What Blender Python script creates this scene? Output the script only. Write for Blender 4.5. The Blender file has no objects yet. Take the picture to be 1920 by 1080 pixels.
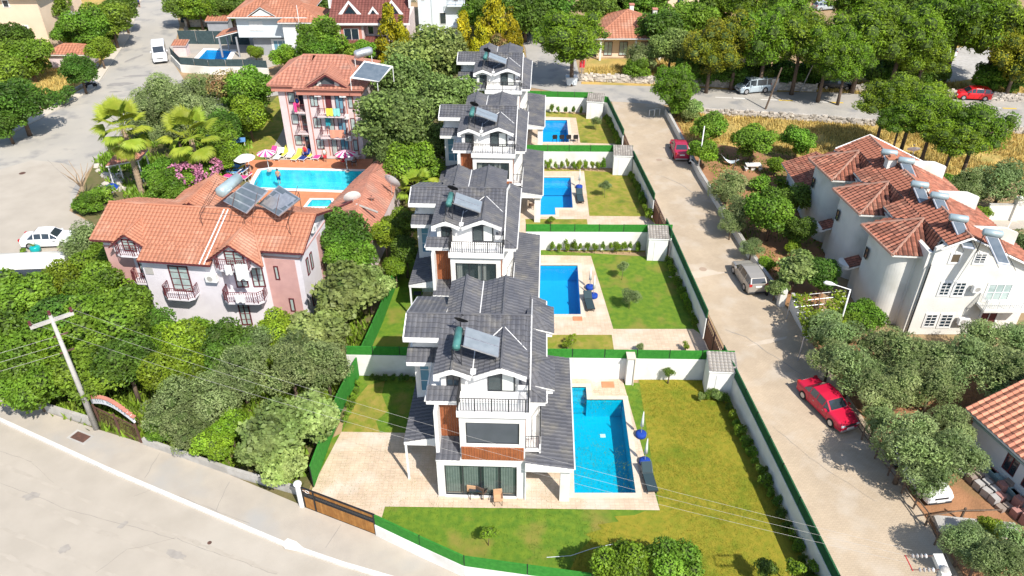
import bpy, bmesh, math, random
import numpy as np
from mathutils import Vector as V3, Matrix
R = math.radians
random.seed(7); rng = np.random.default_rng(7)
# ------------------------------------------------------------------ camera, sky, sun, exposure
sc = bpy.context.scene; col = sc.collection
F, TH, H = 1451.0, math.atan(.672), 35.0
ST, CT = math.sin(TH), math.cos(TH)
cam = bpy.data.cameras.new('camera'); co = bpy.data.objects.new('camera', cam); col.objects.link(co)
co.location = (0, 0, H); co.rotation_euler = (R(90) - TH, 0, 0)
cam.sensor_width = 36; cam.lens = F / 1920 * 36; cam.clip_end = 2000; sc.camera = co
TOSUN = V3((.54 * math.cos(R(48)), -.84 * math.cos(R(48)), math.sin(R(48)))).normalized()
w = bpy.data.worlds.new('World'); sc.world = w; w.use_nodes = True
nt = w.node_tree; sky = nt.nodes.new('ShaderNodeTexSky'); sky.sky_type = 'NISHITA'; sky.sun_disc = False
sky.sun_elevation = R(48); sky.sun_rotation = math.atan2(TOSUN.x, TOSUN.y)
nt.links.new(sky.outputs[0], nt.nodes['Background'].inputs[0]); nt.nodes['Background'].inputs[1].default_value = .13
sl = bpy.data.lights.new('sun', 'SUN'); so = bpy.data.objects.new('sun', sl); col.objects.link(so)
sl.energy = 4.6; sl.angle = R(.53); sl.color = (1, .955, .88); so.rotation_euler = TOSUN.to_track_quat('Z', 'Y').to_euler(); so.location = (20, -30, 60)
sc.view_settings.view_transform = 'Standard'; sc.view_settings.look = 'None'; sc.view_settings.exposure = .53; sc.view_settings.gamma = 1

def G(px, py, z=0.0):
    v = (py - 540) / F; d = ((px - 960) / F, CT - v * ST, -(ST + v * CT)); t = (z - H) / d[2]
    return V3((d[0] * t, d[1] * t, z))
# ------------------------------------------------------------------ helpers
def tag(o, label=None, cat=None, group=None, kind=None):
    if label: o['label'] = label
    if cat: o['category'] = cat
    if group: o['group'] = group
    if kind: o['kind'] = kind
    return o
def thing(name, label, cat, loc=(0, 0, 0), rz=0, group=None):
    o = bpy.data.objects.new(name, None); col.objects.link(o); o.location = loc; o.rotation_euler = (0, 0, rz); o.empty_display_size = .2
    return tag(o, label, cat, group)
def copy_tree(o, parent=None):
    c = o.copy(); col.objects.link(c)
    if parent: c.parent = parent
    for ch in o.children: copy_tree(ch, c)
    return c
class M:
    def __init__(s): s.v = []; s.f = []; s.T = None; s.sm = False; s.ch = []
    def add(s, vs, fs):
        n = len(s.v); s.ch.append((n, len(s.f)))
        s.v += [tuple(s.T @ V3(p)) if s.T is not None else tuple(p) for p in vs]; s.f += [tuple(i + n for i in f) for f in fs]; return s
    def box(s, x0, y0, z0, x1, y1, z1):
        x0, x1 = sorted((x0, x1)); y0, y1 = sorted((y0, y1)); z0, z1 = sorted((z0, z1))
        return s.add([(x0,y0,z0),(x1,y0,z0),(x1,y1,z0),(x0,y1,z0),(x0,y0,z1),(x1,y0,z1),(x1,y1,z1),(x0,y1,z1)],
                     [(0,3,2,1),(4,5,6,7),(0,1,5,4),(1,2,6,5),(2,3,7,6),(3,0,4,7)])
    def obox(s, c, u, hu, hv, hz):   # box centred at c, oriented with horizontal unit vector u
        u = V3((u[0], u[1], 0)).normalized(); v = V3((-u.y, u.x, 0)); c = V3(c); z = V3((0, 0, 1)); P = []
        for k in (-1, 1):
            for a, b in ((-1,-1),(1,-1),(1,1),(-1,1)): P.append(c + u*a*hu + v*b*hv + z*k*hz)
        return s.add(P, [(0,3,2,1),(4,5,6,7),(0,1,5,4),(1,2,6,5),(2,3,7,6),(3,0,4,7)])
    def seg(s, a, b, z0, z1, th):    # vertical wall strip from a to b
        a = V3((a[0], a[1], 0)); b = V3((b[0], b[1], 0)); d = b - a
        return s.obox((a + b) / 2 + V3((0, 0, (z0 + z1) / 2)), d, d.length / 2, th / 2, (z1 - z0) / 2)
    def prism(s, poly, vec):         # polygon (any orientation) extruded along vec
        n = len(poly); P = [V3(p) for p in poly]; Q = [p + V3(vec) for p in P]
        return s.add(P + Q, [tuple(range(n))[::-1], tuple(range(n, 2*n))] + [(i, (i+1) % n, n + (i+1) % n, n + i) for i in range(n)])
    def flat(s, poly, z=None):
        P = [(p[0], p[1], z if z is not None else p[2]) for p in poly]; return s.add(P, [tuple(range(len(P)))])
    def tube(s, pts, r, n=6, r1=None, cap=True):
        pts = [V3(p) for p in pts]; k = len(pts); rs = r if isinstance(r, (list, tuple)) else [r + ((r1 if r1 is not None else r) - r) * i / (k - 1) for i in range(k)]
        P = []; 
        for i, p in enumerate(pts):
            d = (pts[min(i+1, k-1)] - pts[max(i-1, 0)]).normalized(); a = d.orthogonal().normalized() if abs(d.z) < .99 else V3((1,0,0)); 
            if abs(d.z) < .95: a = d.cross(V3((0,0,1))).normalized()
            b = d.cross(a)
            for j in range(n): t = 2 * math.pi * j / n; P.append(p + (a * math.cos(t) + b * math.sin(t)) * rs[i])
        fs = [(i*n + j, i*n + (j+1) % n, (i+1)*n + (j+1) % n, (i+1)*n + j) for i in range(k-1) for j in range(n)]
        if cap: fs += [tuple(range(n))[::-1], tuple(range((k-1)*n, k*n))]
        return s.add(P, fs)
    def disc(s, c, r, n=12, z1=None):  # cylinder/disc about z
        return s.tube([c, (c[0], c[1], z1)], r, n) if z1 is not None else s.flat([(c[0] + r*math.cos(6.2832*i/n), c[1] + r*math.sin(6.2832*i/n), c[2]) for i in range(n)])
    def dome(s, c, r, hz, n=12, m=4, low=0.0):
        P = []; c = V3(c)
        for i in range(m + 1):
            t = low + (math.pi/2 - low) * i / m
            for j in range(n): a = 6.28318 * j / n; P.append(c + V3((r*math.cos(t)*math.cos(a), r*math.cos(t)*math.sin(a), hz*math.sin(t))))
        return s.add(P, [(i*n+j, i*n+(j+1)%n, (i+1)*n+(j+1)%n, (i+1)*n+j) for i in range(m) for j in range(n)])
    def each(s, name, mt, parent=None, smooth=False):      # every added piece becomes a part of its own
        out = []; E = s.ch + [(len(s.v), len(s.f))]
        for (a, fa), (b, fb) in zip(E[:-1], E[1:]):
            q = M(); q.v = s.v[a:b]; q.f = [tuple(i - a for i in f) for f in s.f[fa:fb]]; out.append(q.build(name, mt, parent, smooth))
        return out
    def build(s, name, mt, parent=None, smooth=False, **k):
        me = bpy.data.meshes.new(name); me.from_pydata(s.v, [], s.f); me.update()
        bm = bmesh.new(); bm.from_mesh(me); bmesh.ops.recalc_face_normals(bm, faces=bm.faces); bm.to_mesh(me); bm.free()
        at = me.attributes.new('rnd', 'FLOAT', 'FACE'); at.data.foreach_set('value', [.5] * len(me.polygons))
        return link(name, me, mt, parent, smooth, **k)
def link(name, me, mt, parent=None, smooth=False, label=None, cat=None, group=None, kind=None):
    o = bpy.data.objects.new(name, me); col.objects.link(o)
    if mt and not me.materials: me.materials.append(mt)
    if smooth: me.polygons.foreach_set('use_smooth', [True] * len(me.polygons))
    if parent: o.parent = parent
    return tag(o, label, cat, group, kind)
def struct(name, m, mt): return m.build(name, mt, kind='structure')
# ------------------------------------------------------------------ materials
MATS = {}
def mat(name, c, rough=.8, c2=None, scale=2.0, bump=0.0, bscale=12, spec=.3, metal=0, alpha=1, attr=0.0, leaf=False, det=6, stain=None, sscale=.25, coord='Object', objvar=0.0, trans=.0, emit=0):
    if name in MATS: return MATS[name]
    m = bpy.data.materials.new(name); m.use_nodes = True; n = m.node_tree.nodes; L = m.node_tree.links; b = n['Principled BSDF']
    b.inputs['Roughness'].default_value = rough; b.inputs['Specular IOR Level'].default_value = spec; b.inputs['Metallic'].default_value = metal
    tc = n.new('ShaderNodeTexCoord'); src = tc.outputs[coord]
    rgb = n.new('ShaderNodeRGB'); rgb.outputs[0].default_value = (*c, 1); out = rgb.outputs[0]
    def mix(a, bcol, fac, typ='MIX'):
        x = n.new('ShaderNodeMix'); x.data_type = 'RGBA'; x.blend_type = typ
        if isinstance(fac, float): x.inputs[0].default_value = fac
        else: L.new(fac, x.inputs[0])
        L.new(a, x.inputs[6])
        if isinstance(bcol, tuple): x.inputs[7].default_value = (*bcol, 1)
        else: L.new(bcol, x.inputs[7])
        return x.outputs[2]
    def noise(sc_, d=det, lo=.35, hi=.65):
        t = n.new('ShaderNodeTexNoise'); t.inputs['Scale'].default_value = sc_; t.inputs['Detail'].default_value = d; L.new(src, t.inputs['Vector'])
        r = n.new('ShaderNodeMapRange'); r.inputs[1].default_value = lo; r.inputs[2].default_value = hi; L.new(t.outputs[0], r.inputs[0]); return r.outputs[0]
    if c2: out = mix(out, c2, noise(scale))
    if stain: out = mix(out, stain, noise(sscale, 5, .52, .72))
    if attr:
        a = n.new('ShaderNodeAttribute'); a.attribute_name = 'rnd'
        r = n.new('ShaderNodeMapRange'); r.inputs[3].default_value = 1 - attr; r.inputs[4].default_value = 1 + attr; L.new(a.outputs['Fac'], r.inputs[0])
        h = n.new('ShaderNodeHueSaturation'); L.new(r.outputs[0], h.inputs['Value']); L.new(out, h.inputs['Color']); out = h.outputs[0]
    if objvar:
        oi = n.new('ShaderNodeObjectInfo'); r = n.new('ShaderNodeMapRange'); r.inputs[3].default_value = 1 - objvar; r.inputs[4].default_value = 1 + objvar; L.new(oi.outputs['Random'], r.inputs[0])
        h = n.new('ShaderNodeHueSaturation'); L.new(r.outputs[0], h.inputs['Value']); L.new(out, h.inputs['Color']); out = h.outputs[0]
        if leaf:
            mm = n.new('ShaderNodeMath'); mm.operation = 'MULTIPLY'; mm.inputs[1].default_value = 7.31; L.new(oi.outputs['Random'], mm.inputs[0]); m2 = n.new('ShaderNodeMath'); m2.operation = 'FRACT'; L.new(mm.outputs[0], m2.inputs[0])
            r3 = n.new('ShaderNodeMapRange'); r3.inputs[3].default_value = .482; r3.inputs[4].default_value = .518; L.new(m2.outputs[0], r3.inputs[0]); L.new(r3.outputs[0], h.inputs['Hue'])
    L.new(out, b.inputs['Base Color'])
    if alpha < 1: b.inputs['Alpha'].default_value = alpha
    if bump:
        bp = n.new('ShaderNodeBump'); bp.inputs['Strength'].default_value = bump; bp.inputs['Distance'].default_value = .05
        L.new(noise(bscale, 4, .2, .8), bp.inputs['Height']); L.new(bp.outputs[0], b.inputs['Normal'])
    if leaf:
        tr = n.new('ShaderNodeBsdfTranslucent'); L.new(out, tr.inputs[0]); ms = n.new('ShaderNodeMixShader'); ms.inputs[0].default_value = .3
        L.new(b.outputs[0], ms.inputs[1]); L.new(tr.outputs[0], ms.inputs[2]); L.new(ms.outputs[0], n['Material Output'].inputs[0])
    if emit: L.new(out, b.inputs['Emission Color']); b.inputs['Emission Strength'].default_value = emit
    MATS[name] = m; return m
def brickmat(name, c1, c2, mortar, scale, bw, bh, ms=.03, rough=.85, rot=0, off=.5, bump=.4, big=(.8, 1.15), bigscale=.35, stain=None):
    m = bpy.data.materials.new(name); m.use_nodes = True; n = m.node_tree.nodes; L = m.node_tree.links; b = n['Principled BSDF']; b.inputs['Roughness'].default_value = rough; b.inputs['Specular IOR Level'].default_value = .25
    tc = n.new('ShaderNodeTexCoord'); mp = n.new('ShaderNodeMapping'); mp.inputs['Rotation'].default_value = (0, 0, rot); L.new(tc.outputs['Object'], mp.inputs[0])
    br = n.new('ShaderNodeTexBrick'); br.offset = off; L.new(mp.outputs[0], br.inputs[0]); br.inputs['Color1'].default_value = (*c1, 1); br.inputs['Color2'].default_value = (*c2, 1); br.inputs['Mortar'].default_value = (*mortar, 1)
    br.inputs['Scale'].default_value = scale; br.inputs['Brick Width'].default_value = bw; br.inputs['Row Height'].default_value = bh; br.inputs['Mortar Size'].default_value = ms; br.inputs['Mortar Smooth'].default_value = .3
    no = n.new('ShaderNodeTexNoise'); no.inputs['Scale'].default_value = bigscale; no.inputs['Detail'].default_value = 8; no.inputs['Roughness'].default_value = .65; L.new(tc.outputs['Object'], no.inputs[0])
    r = n.new('ShaderNodeMapRange'); r.inputs[1].default_value = .3; r.inputs[2].default_value = .7; r.inputs[3].default_value = big[0]; r.inputs[4].default_value = big[1]; L.new(no.outputs[0], r.inputs[0])
    h = n.new('ShaderNodeHueSaturation'); L.new(br.outputs[0], h.inputs['Color']); L.new(r.outputs[0], h.inputs['Value']); out = h.outputs[0]
    if stain:
        n2 = n.new('ShaderNodeTexNoise'); n2.inputs['Scale'].default_value = .5; n2.inputs['Detail'].default_value = 6; L.new(tc.outputs['Object'], n2.inputs[0])
        r2 = n.new('ShaderNodeMapRange'); r2.inputs[1].default_value = .5; r2.inputs[2].default_value = .75; r2.inputs[4].default_value = .7; L.new(n2.outputs[0], r2.inputs[0])
        x = n.new('ShaderNodeMix'); x.data_type = 'RGBA'; L.new(r2.outputs[0], x.inputs[0]); L.new(out, x.inputs[6]); x.inputs[7].default_value = (*stain, 1); out = x.outputs[2]
    L.new(out, b.inputs['Base Color'])
    bp = n.new('ShaderNodeBump'); bp.inputs['Strength'].default_value = bump; bp.inputs['Distance'].default_value = .02; bp.invert = True; L.new(br.outputs['Fac'], bp.inputs['Height']); L.new(bp.outputs[0], b.inputs['Normal'])
    MATS[name] = m; return m
white = mat('white_render', (.78, .77, .75), .85, (.70, .69, .66), 1.2, .15, 30, stain=(.60, .58, .53), sscale=.5)
whitet = mat('white_trim', (.80, .79, .77), .7, (.72, .71, .69), 3)
dtile = mat('dark_roof_tile', (.088,.09,.104), .75, (.125,.124,.132), 1.2, .2, 20, attr=.16, stain=(.17, .16, .145), sscale=.9)
ltile = mat('pale_roof_tile', (.36, .33, .29), .8, (.26, .23, .20), 1.5, .2, 20, attr=.3)
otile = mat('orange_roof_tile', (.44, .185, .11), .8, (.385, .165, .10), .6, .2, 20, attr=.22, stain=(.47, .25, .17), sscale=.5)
otile2 = mat('pink_orange_roof_tile', (.45, .195, .13), .8, (.38, .165, .115), .6, .2, 20, attr=.2, stain=(.36, .22, .17), sscale=.5)
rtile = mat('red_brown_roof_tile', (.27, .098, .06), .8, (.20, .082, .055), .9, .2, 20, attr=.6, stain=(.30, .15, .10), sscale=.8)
otileB = mat('weathered_terracotta_tile', (.52, .22, .13), .85, (.42, .17, .11), 1.2, .3, 20, attr=.55, objvar=.22)
btile = mat('brown_roof_tile', (.16, .055, .045), .8, (.20, .075, .06), 1, .2, 20, attr=.2)
wood = mat('terracotta_wood', (.34, .115, .045), .6, (.27, .085, .035), 3, .1, objvar=.12)
wood2 = mat('gate_wood', (.36, .17, .045), .6, (.28, .12, .03), 3, .1, objvar=.15)
dframe = mat('dark_frame', (.035, .037, .042), .4)
black = mat('black_metal', (.018, .018, .02), .5)
glass = mat('tinted_glass', (.05,.075,.075), .06, alpha=.5, spec=.8)
dglass = mat('dark_glass', (.02, .035, .05), .05, spec=1.0)
bglass = mat('blue_glass', (.10, .24, .33), .08, spec=.8, c2=(.16, .33, .42), scale=.8)
curtain = mat('curtain_cloth', (.42, .52, .46), .9, (.34, .43, .38), 4)
curtw = mat('white_curtain', (.62, .64, .6), .9)
inter = mat('room_interior', (.06, .07, .08), .9, (.1, .11, .12), 1.5)  # dark colour stands for the dim rooms behind the glass
pink = mat('pink_render', (.56, .33, .30), .9, (.50, .29, .27), 1.5, .1)
lpink = mat('pale_pink_render', (.68, .56, .55), .9, (.62, .51, .50), 1.5, .1, stain=(.56, .46, .45), sscale=.5)
lilac = mat('lilac_render', (.70, .66, .69), .9, (.64, .60, .63), 1.2, .1)
cream = mat('cream_render', (.74, .58, .43), .9, (.68, .53, .39), .6, .1)
offw = mat('offwhite_render', (.72, .70, .65), .9, (.66, .64, .59), .7, .15, stain=(.55, .53, .47), sscale=.4)
maroon = mat('maroon_wood', (.13, .03, .035), .6, (.10, .025, .03), 3)
brick = mat('salmon_band', (.52, .22, .16), .85, (.46, .19, .14), 1)
greyw = mat('grey_render', (.33, .34, .36), .9, (.28, .29, .31), 1)
bluew = mat('pale_blue_render', (.60, .65, .68), .9)
steel = mat('steel', (.55, .56, .58), .35, metal=.6, c2=(.42, .43, .46), scale=3)
solar = mat('solar_glass', (.10, .13, .16), .12, (.14, .17, .20), 2, spec=.9)
solarL = mat('solar_glass_pale', (.22, .25, .27), .15, (.27, .30, .32), 2, spec=.9)
teal = mat('teal_tank', (.05, .16, .15), .35, (.08, .22, .2), 2)
galv = mat('galvanised_tank', (.42, .52, .54), .35, (.34, .42, .44), 2, metal=.3)
conc = mat('concrete_grey', (.46, .44, .41), .9, (.38, .36, .33), 2, .3, 15, stain=(.33, .31, .28))
rust = mat('rusty_metal', (.09, .05, .04), .7, (.14, .07, .05), 4)
hedge = mat('artificial_hedge', (.030, .21, .022), .9, (.045, .26, .03), 5, .8, 40, objvar=.08)
hedgeD = mat('artificial_hedge_outer', (.018, .10, .04), .9, (.025, .13, .045), 4, .8, 40)
net = mat('dark_netting', (.035, .06, .065), .8, (.05, .08, .085), 3, .3, 30)
kerbm = mat('white_concrete_kerb', (.70, .68, .64), .85, (.60, .58, .54), 3, .2, stain=(.5, .47, .42))
street = mat('street_concrete', (.43, .38, .315), .9, (.385, .34, .28), .5, .25, 25, stain=(.475, .43, .365), sscale=.12, det=9)
sidew = mat('pavement_concrete', (.43, .38, .315), .9, (.385, .34, .285), .8, .25, 25, stain=(.37, .35, .32), sscale=.3, det=9)
road = mat('worn_asphalt', (.37, .345, .305), .9, (.42, .385, .33), .25, .25, 30, stain=(.23, .225, .22), sscale=.35, det=10)
road2 = mat('upper_asphalt', (.40, .37, .33), .9, (.34, .32, .285), .3, .25, 30, stain=(.25, .245, .24), sscale=.4, det=10)
dirt = mat('dry_soil', (.40, .27, .15), .95, (.30, .21, .115), .5, .4, 10, stain=(.20, .16, .07), sscale=.2, det=9)
redsoil = mat('red_garden_soil', (.38, .19, .095), .95, (.27, .14, .07), .8, .5, 8, stain=(.19, .14, .06), sscale=.35, det=9)
dark_soil = mat('garden_soil', (.16, .13, .06), .95, (.10, .11, .03), .8, .5, 8, det=9)  # darker, greener brown than the other soils
dryg = mat('dry_grass_ground', (.50, .34, .11), .95, (.40, .28, .085), .4, .5, 8, stain=(.24, .23, .06), sscale=.25, det=9)
lawn = mat('green_lawn', (.085, .175, .014), .95, (.15, .23, .018), 2.2, .5, 30, stain=(.25, .21, .045), sscale=.5, det=9)
lawnY = mat('yellowing_lawn', (.215,.22,.017), .95, (.30,.25,.024), 2.6, .6, 30, stain=(.15, .20, .012), sscale=.55, det=9)
lawnD = mat('dry_patchy_lawn', (.18, .22, .02), .95, (.34, .26, .06), 1.6, .5, 30, stain=(.09, .15, .015), sscale=.8, det=9)
paving = brickmat('terrace_pavers', (.60, .47, .345), (.55, .42, .30), (.50, .39, .285), 1, .28, .2, .018, rot=0, off=0, big=(.85, 1.12), bigscale=.8, stain=(.66, .60, .53))
stpav = brickmat('street_pavers', (.475, .38, .272), (.44, .35, .25), (.39, .31, .225), 1, .22, .12, .015, rot=R(4), big=(.86, 1.1), bigscale=.35, stain=(.51, .45, .375))
coping = mat('pool_coping', (.62, .54, .44), .8, (.56, .48, .38), 3, .1)
terra = mat('terracotta_deck', (.58, .24, .12), .8, (.50, .20, .10), 1.5, .15)
stonem = mat('rubble_stone', (.58, .52, .45), .9, (.42, .38, .33), 3, .5, 12, objvar=.15, attr=.25)
tilepool = brickmat('pool_tiles_blue', (.012, .36, .66), (.01, .345, .645), (.015, .375, .66), 1, .3, .3, .01, off=0, bump=.05, rough=.4, big=(.97, 1.03))
tilepoolT = brickmat('pool_tiles_teal', (.0, .42, .58), (.0, .40, .56), (.01, .43, .58), 1, .3, .3, .01, off=0, bump=.05, rough=.4, big=(.97, 1.03))
tilepoolH = brickmat('pool_tiles_cyan', (.07, .58, .66), (.05, .52, .62), (.1, .62, .7), 1, .5, .5, .02, off=0, bump=.05, rough=.4, big=(.8, 1.2), bigscale=1.5)
blue = mat('royal_blue_fabric', (.01, .05, .30), .8)
def water_mat():
    m = bpy.data.materials.new('pool_water'); m.use_nodes = True; n = m.node_tree.nodes; L = m.node_tree.links; n.remove(n['Principled BSDF'])
    t = n.new('ShaderNodeBsdfTransparent'); t.inputs[0].default_value = (.80, .96, .99, 1); g = n.new('ShaderNodeBsdfGlossy'); g.inputs['Roughness'].default_value = .03
    fr = n.new('ShaderNodeFresnel'); fr.inputs[0].default_value = 1.33; ms = n.new('ShaderNodeMixShader'); L.new(fr.outputs[0], ms.inputs[0]); L.new(t.outputs[0], ms.inputs[1]); L.new(g.outputs[0], ms.inputs[2]); L.new(ms.outputs[0], n['Material Output'].inputs[0])
    no = n.new('ShaderNodeTexNoise'); no.inputs['Scale'].default_value = 2.5; no.inputs['Detail'].default_value = 3; bp = n.new('ShaderNodeBump'); bp.inputs['Strength'].default_value = .25; bp.inputs['Distance'].default_value = .1
    tc = n.new('ShaderNodeTexCoord'); L.new(tc.outputs['Object'], no.inputs[0]); L.new(no.outputs[0], bp.inputs['Height']); L.new(bp.outputs[0], g.inputs['Normal']); L.new(bp.outputs[0], fr.inputs['Normal']); return m
water = water_mat()
# ------------------------------------------------------------------ roof tiles
def tile_geo(tw, th, seg, amp, lift):
    xs = [i / seg for i in range(seg + 1)]; hs = [amp * max(0, math.sin(math.pi * min(1, x / .72))) for x in xs]; P = []
    for x, h in zip(xs, hs): P.append((x * tw, 0, h))
    for x, h in zip(xs, hs): P.append((x * tw, th, h + lift))
    for x, h in zip(xs, hs): P.append((x * tw, th, h - .01))
    n = seg + 1; fs = [(i, i+1, n+i+1, n+i) for i in range(seg)] + [(n+i, n+i+1, 2*n+i+1, 2*n+i) for i in range(seg)]
    return np.array(P), fs
TILE_ME = {}
def tiles(poly, mt, parent, tw=.3, th=.34, seg=3, amp=.035, lift=.04, singles=None, lift0=.02):
    P = [V3(p) for p in poly]; n = (P[1] - P[0]).cross(P[2] - P[0]).normalized()
    if n.z < 0: n = -n
    d = (V3((0, 0, -1)) - n * n.dot(V3((0, 0, -1)))).normalized(); a = d.cross(n).normalized(); o = P[0]
    S = [(p - o).dot(a) for p in P]; T = [(p - o).dot(d) for p in P]; s0, s1, t0, t1 = min(S), max(S), min(T), max(T)
    ns, nt_ = int((s1 - s0) / tw) + 2, int((t1 - t0) / th) + 2; t0 = t1 - nt_ * th
    geo, fs = tile_geo(tw, th, seg, amp, lift); ax = np.array([list(a), list(d), list(n)]); VS = []; FS = []; RN = []; cnt = 0; cen = sum(P, V3()) / len(P)
    E = []
    for i in range(len(P)):
        e = P[(i+1) % len(P)] - P[i]; m = n.cross(e).normalized()
        if m.dot(cen - P[i]) < 0: m = -m
        E.append((P[i], m))
    sing = []
    for j in range(nt_):
        for i in range(ns):
            s_, t_ = s0 + (i - .5) * tw, t0 + j * th
            cs = [o + a * (s_ + x * tw) + d * (t_ + y * th) for x in (0, 1) for y in (0, 1)]
            ds = [[(c - p).dot(m) for c in cs] for p, m in E]
            if any(max(q) < 0 for q in ds): continue
            if singles is not None and singles[0] > 0 and all(min(q) > -.004 for q in ds): sing.append((s_, t_)); singles[0] -= 1; continue
            jz = random.uniform(-.004, .004)
            VS.append((geo + np.array([s_, t_, lift0 + jz])) @ ax + np.array(o)); FS += [tuple(k + cnt for k in f) for f in fs]; cnt += len(geo); q_ = random.uniform(.35, 1); RN += [q_] * (seg - 1) + [.0] + [q_ * .5] * seg  # trough faces darkest: groove shade put into the tone; front faces darker too
    if VS:
        me = bpy.data.meshes.new('roof_tiles'); me.from_pydata(np.concatenate(VS).tolist(), [], FS)
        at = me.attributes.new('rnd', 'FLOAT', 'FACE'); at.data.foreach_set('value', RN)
        bm = bmesh.new(); bm.from_mesh(me)
        for p, m in E: bmesh.ops.bisect_plane(bm, geom=bm.verts[:] + bm.edges[:] + bm.faces[:], plane_co=p, plane_no=-m, clear_outer=True)
        bm.to_mesh(me); bm.free()
        link('roof_tiles', me, mt, parent, kind='stuff')
    if sing:
        key = (tw, th, mt.name)
        if key not in TILE_ME:
            me = bpy.data.meshes.new('roof_tile'); me.from_pydata(geo.tolist(), [], fs); me.materials.append(mt); at = me.attributes.new('rnd', 'FLOAT', 'FACE'); at.data.foreach_set('value', [.7] * (seg - 1) + [0.] + [.35] * seg); TILE_ME[key] = me  # same groove shade painted on the single tile's trough face
        for s_, t_ in sing:
            ob = bpy.data.objects.new('roof_tile', TILE_ME[key]); col.objects.link(ob); ob.parent = parent
            p = o + a * s_ + d * t_ + n * (lift0 + random.uniform(-.004, .005))
            ob.matrix_local = Matrix.Translation(p) @ Matrix(((a.x, d.x, n.x), (a.y, d.y, n.y), (a.z, d.z, n.z))).to_4x4() @ Matrix.Rotation(random.uniform(-.01, .01), 4, 'Z')
def roof(parent, slopes, tm, slabm, caps=(), capm=None, thick=.14, tw=.3, th=.34, seg=3, singles=None, amp=.035, lift=.04, name='roof', capr=.09):
    m = M()
    for p in slopes: m.prism([V3(q) - V3((0, 0, .004)) for q in p], (0, 0, -thick))
    r = m.build(name, slabm, parent)
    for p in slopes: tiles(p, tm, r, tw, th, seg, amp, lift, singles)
    if caps:
        c = M()
        for a, b in caps: c.tube([V3(a) + V3((0, 0, .03)), V3(b) + V3((0, 0, .03))], capr, 6)
        c.build('ridge_cap', capm or tm, r)
    return r
# ------------------------------------------------------------------ walls with openings, windows, railings
def wall_holes(m, a, b, z0, z1, th, holes):  # a,b 2D ends (face line), thickness to the left side of a->b ; holes (s0,s1,z0,z1)
    a = V3((a[0], a[1], 0)); b = V3((b[0], b[1], 0)); u = (b - a).normalized(); v = V3((-u.y, u.x, 0)); Ln = (b - a).length
    xs = sorted({0, Ln, *[h[0] for h in holes], *[h[1] for h in holes]}); zs = sorted({z0, z1, *[h[2] for h in holes], *[h[3] for h in holes]})
    for i in range(len(xs) - 1):
        for j in range(len(zs) - 1):
            cx, cz = (xs[i] + xs[i+1]) / 2, (zs[j] + zs[j+1]) / 2
            if any(h[0] < cx < h[1] and h[2] < cz < h[3] for h in holes): continue
            m.obox(a + u * cx + v * th / 2 + V3((0, 0, cz)), u, (xs[i+1] - xs[i]) / 2, th / 2, (zs[j+1] - zs[j]) / 2)
def window(parent, a, u, w_, z0, z1, nv=1, nh=0, fm=None, gm=None, depth=-.06, fw=.06, curt=None, arch=False, name='window', curtm=None, lab=None):
    """a = 2D lower-left corner on the wall face, u = 2D direction to the right, outward normal = (u.y,-u.x); depth>0 means proud of wall"""
    fm = fm or dframe; gm = gm or glass
    u = V3((u[0], u[1], 0)).normalized(); nn = V3((u.y, -u.x, 0)); a = V3((a[0], a[1], 0)); o = a + nn * depth; f = M(); t = .035
    def bx(x0, x1, za, zb, tt=t): f.obox(o + u * (x0 + x1) / 2 + V3((0, 0, (za + zb) / 2)), u, (x1 - x0) / 2, tt, (zb - za) / 2)
    bx(0, fw, z0, z1); bx(w_ - fw, w_, z0, z1); bx(fw, w_ - fw, z0, z0 + fw); bx(fw, w_ - fw, z1 - fw, z1)
    for i in range(1, nv + 1): x = w_ * i / (nv + 1); bx(x - fw * .5, x + fw * .5, z0 + fw, z1 - fw, t * .9)
    for i in range(1, nh + 1): z = z0 + (z1 - z0) * i / (nh + 1); bx(fw, w_ - fw, z - .018, z + .018, t * .7)
    wn = f.build(name, fm, parent)
    for k in range(nv + 1):
        g = M(); x0, x1 = w_ * k / (nv + 1) + fw * .5, w_ * (k + 1) / (nv + 1) - fw * .5
        p0, p1 = o + u * x0, o + u * x1; g.add([p0 + V3((0,0,z0+fw)), p1 + V3((0,0,z0+fw)), p1 + V3((0,0,z1-fw)), p0 + V3((0,0,z1-fw))], [(0,1,2,3)])
        g.build('pane', gm, wn)
    for (c0, c1) in (curt or []):
        c = M(); N = max(6, int((c1 - c0) * w_ / .07)); P = []
        for i in range(N + 1):
            p = o - nn * (.16 + .035 * (i % 2)) + u * (w_ * (c0 + (c1 - c0) * i / N)); P += [p + V3((0,0,z0+.03)), p + V3((0,0,z1-.03))]
        c.add(P, [(2*i, 2*i+2, 2*i+3, 2*i+1) for i in range(N)]); c.build('curtain', curtm or curtain, wn)
    return wn
def railing(parent, pts, z, h=.95, step=.12, r=.012, m_=None, mid=True, name='railing', closed=False):
    m = M(); m.sm = True
    for a, b in zip(pts[:-1], pts[1:]):
        a, b = V3((*a[:2], z)), V3((*b[:2], z)); Ln = (b - a).length; up = V3((0, 0, h))
        m.tube([a + up, b + up], .034, 4); m.tube([a + up * .12, b + up * .12], .015, 4)
        if mid: m.tube([a + up * .82, b + up * .82], .012, 4)
        k = max(1, round(Ln / step))
        for i in range(k + 1): p = a + (b - a) * i / k; m.tube([p + up * (0 if i % 6 == 0 else .12), p + up], r * (1.8 if i % 6 == 0 else 1), 4, cap=False)
    return m.build(name, m_ or black, parent)
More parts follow.
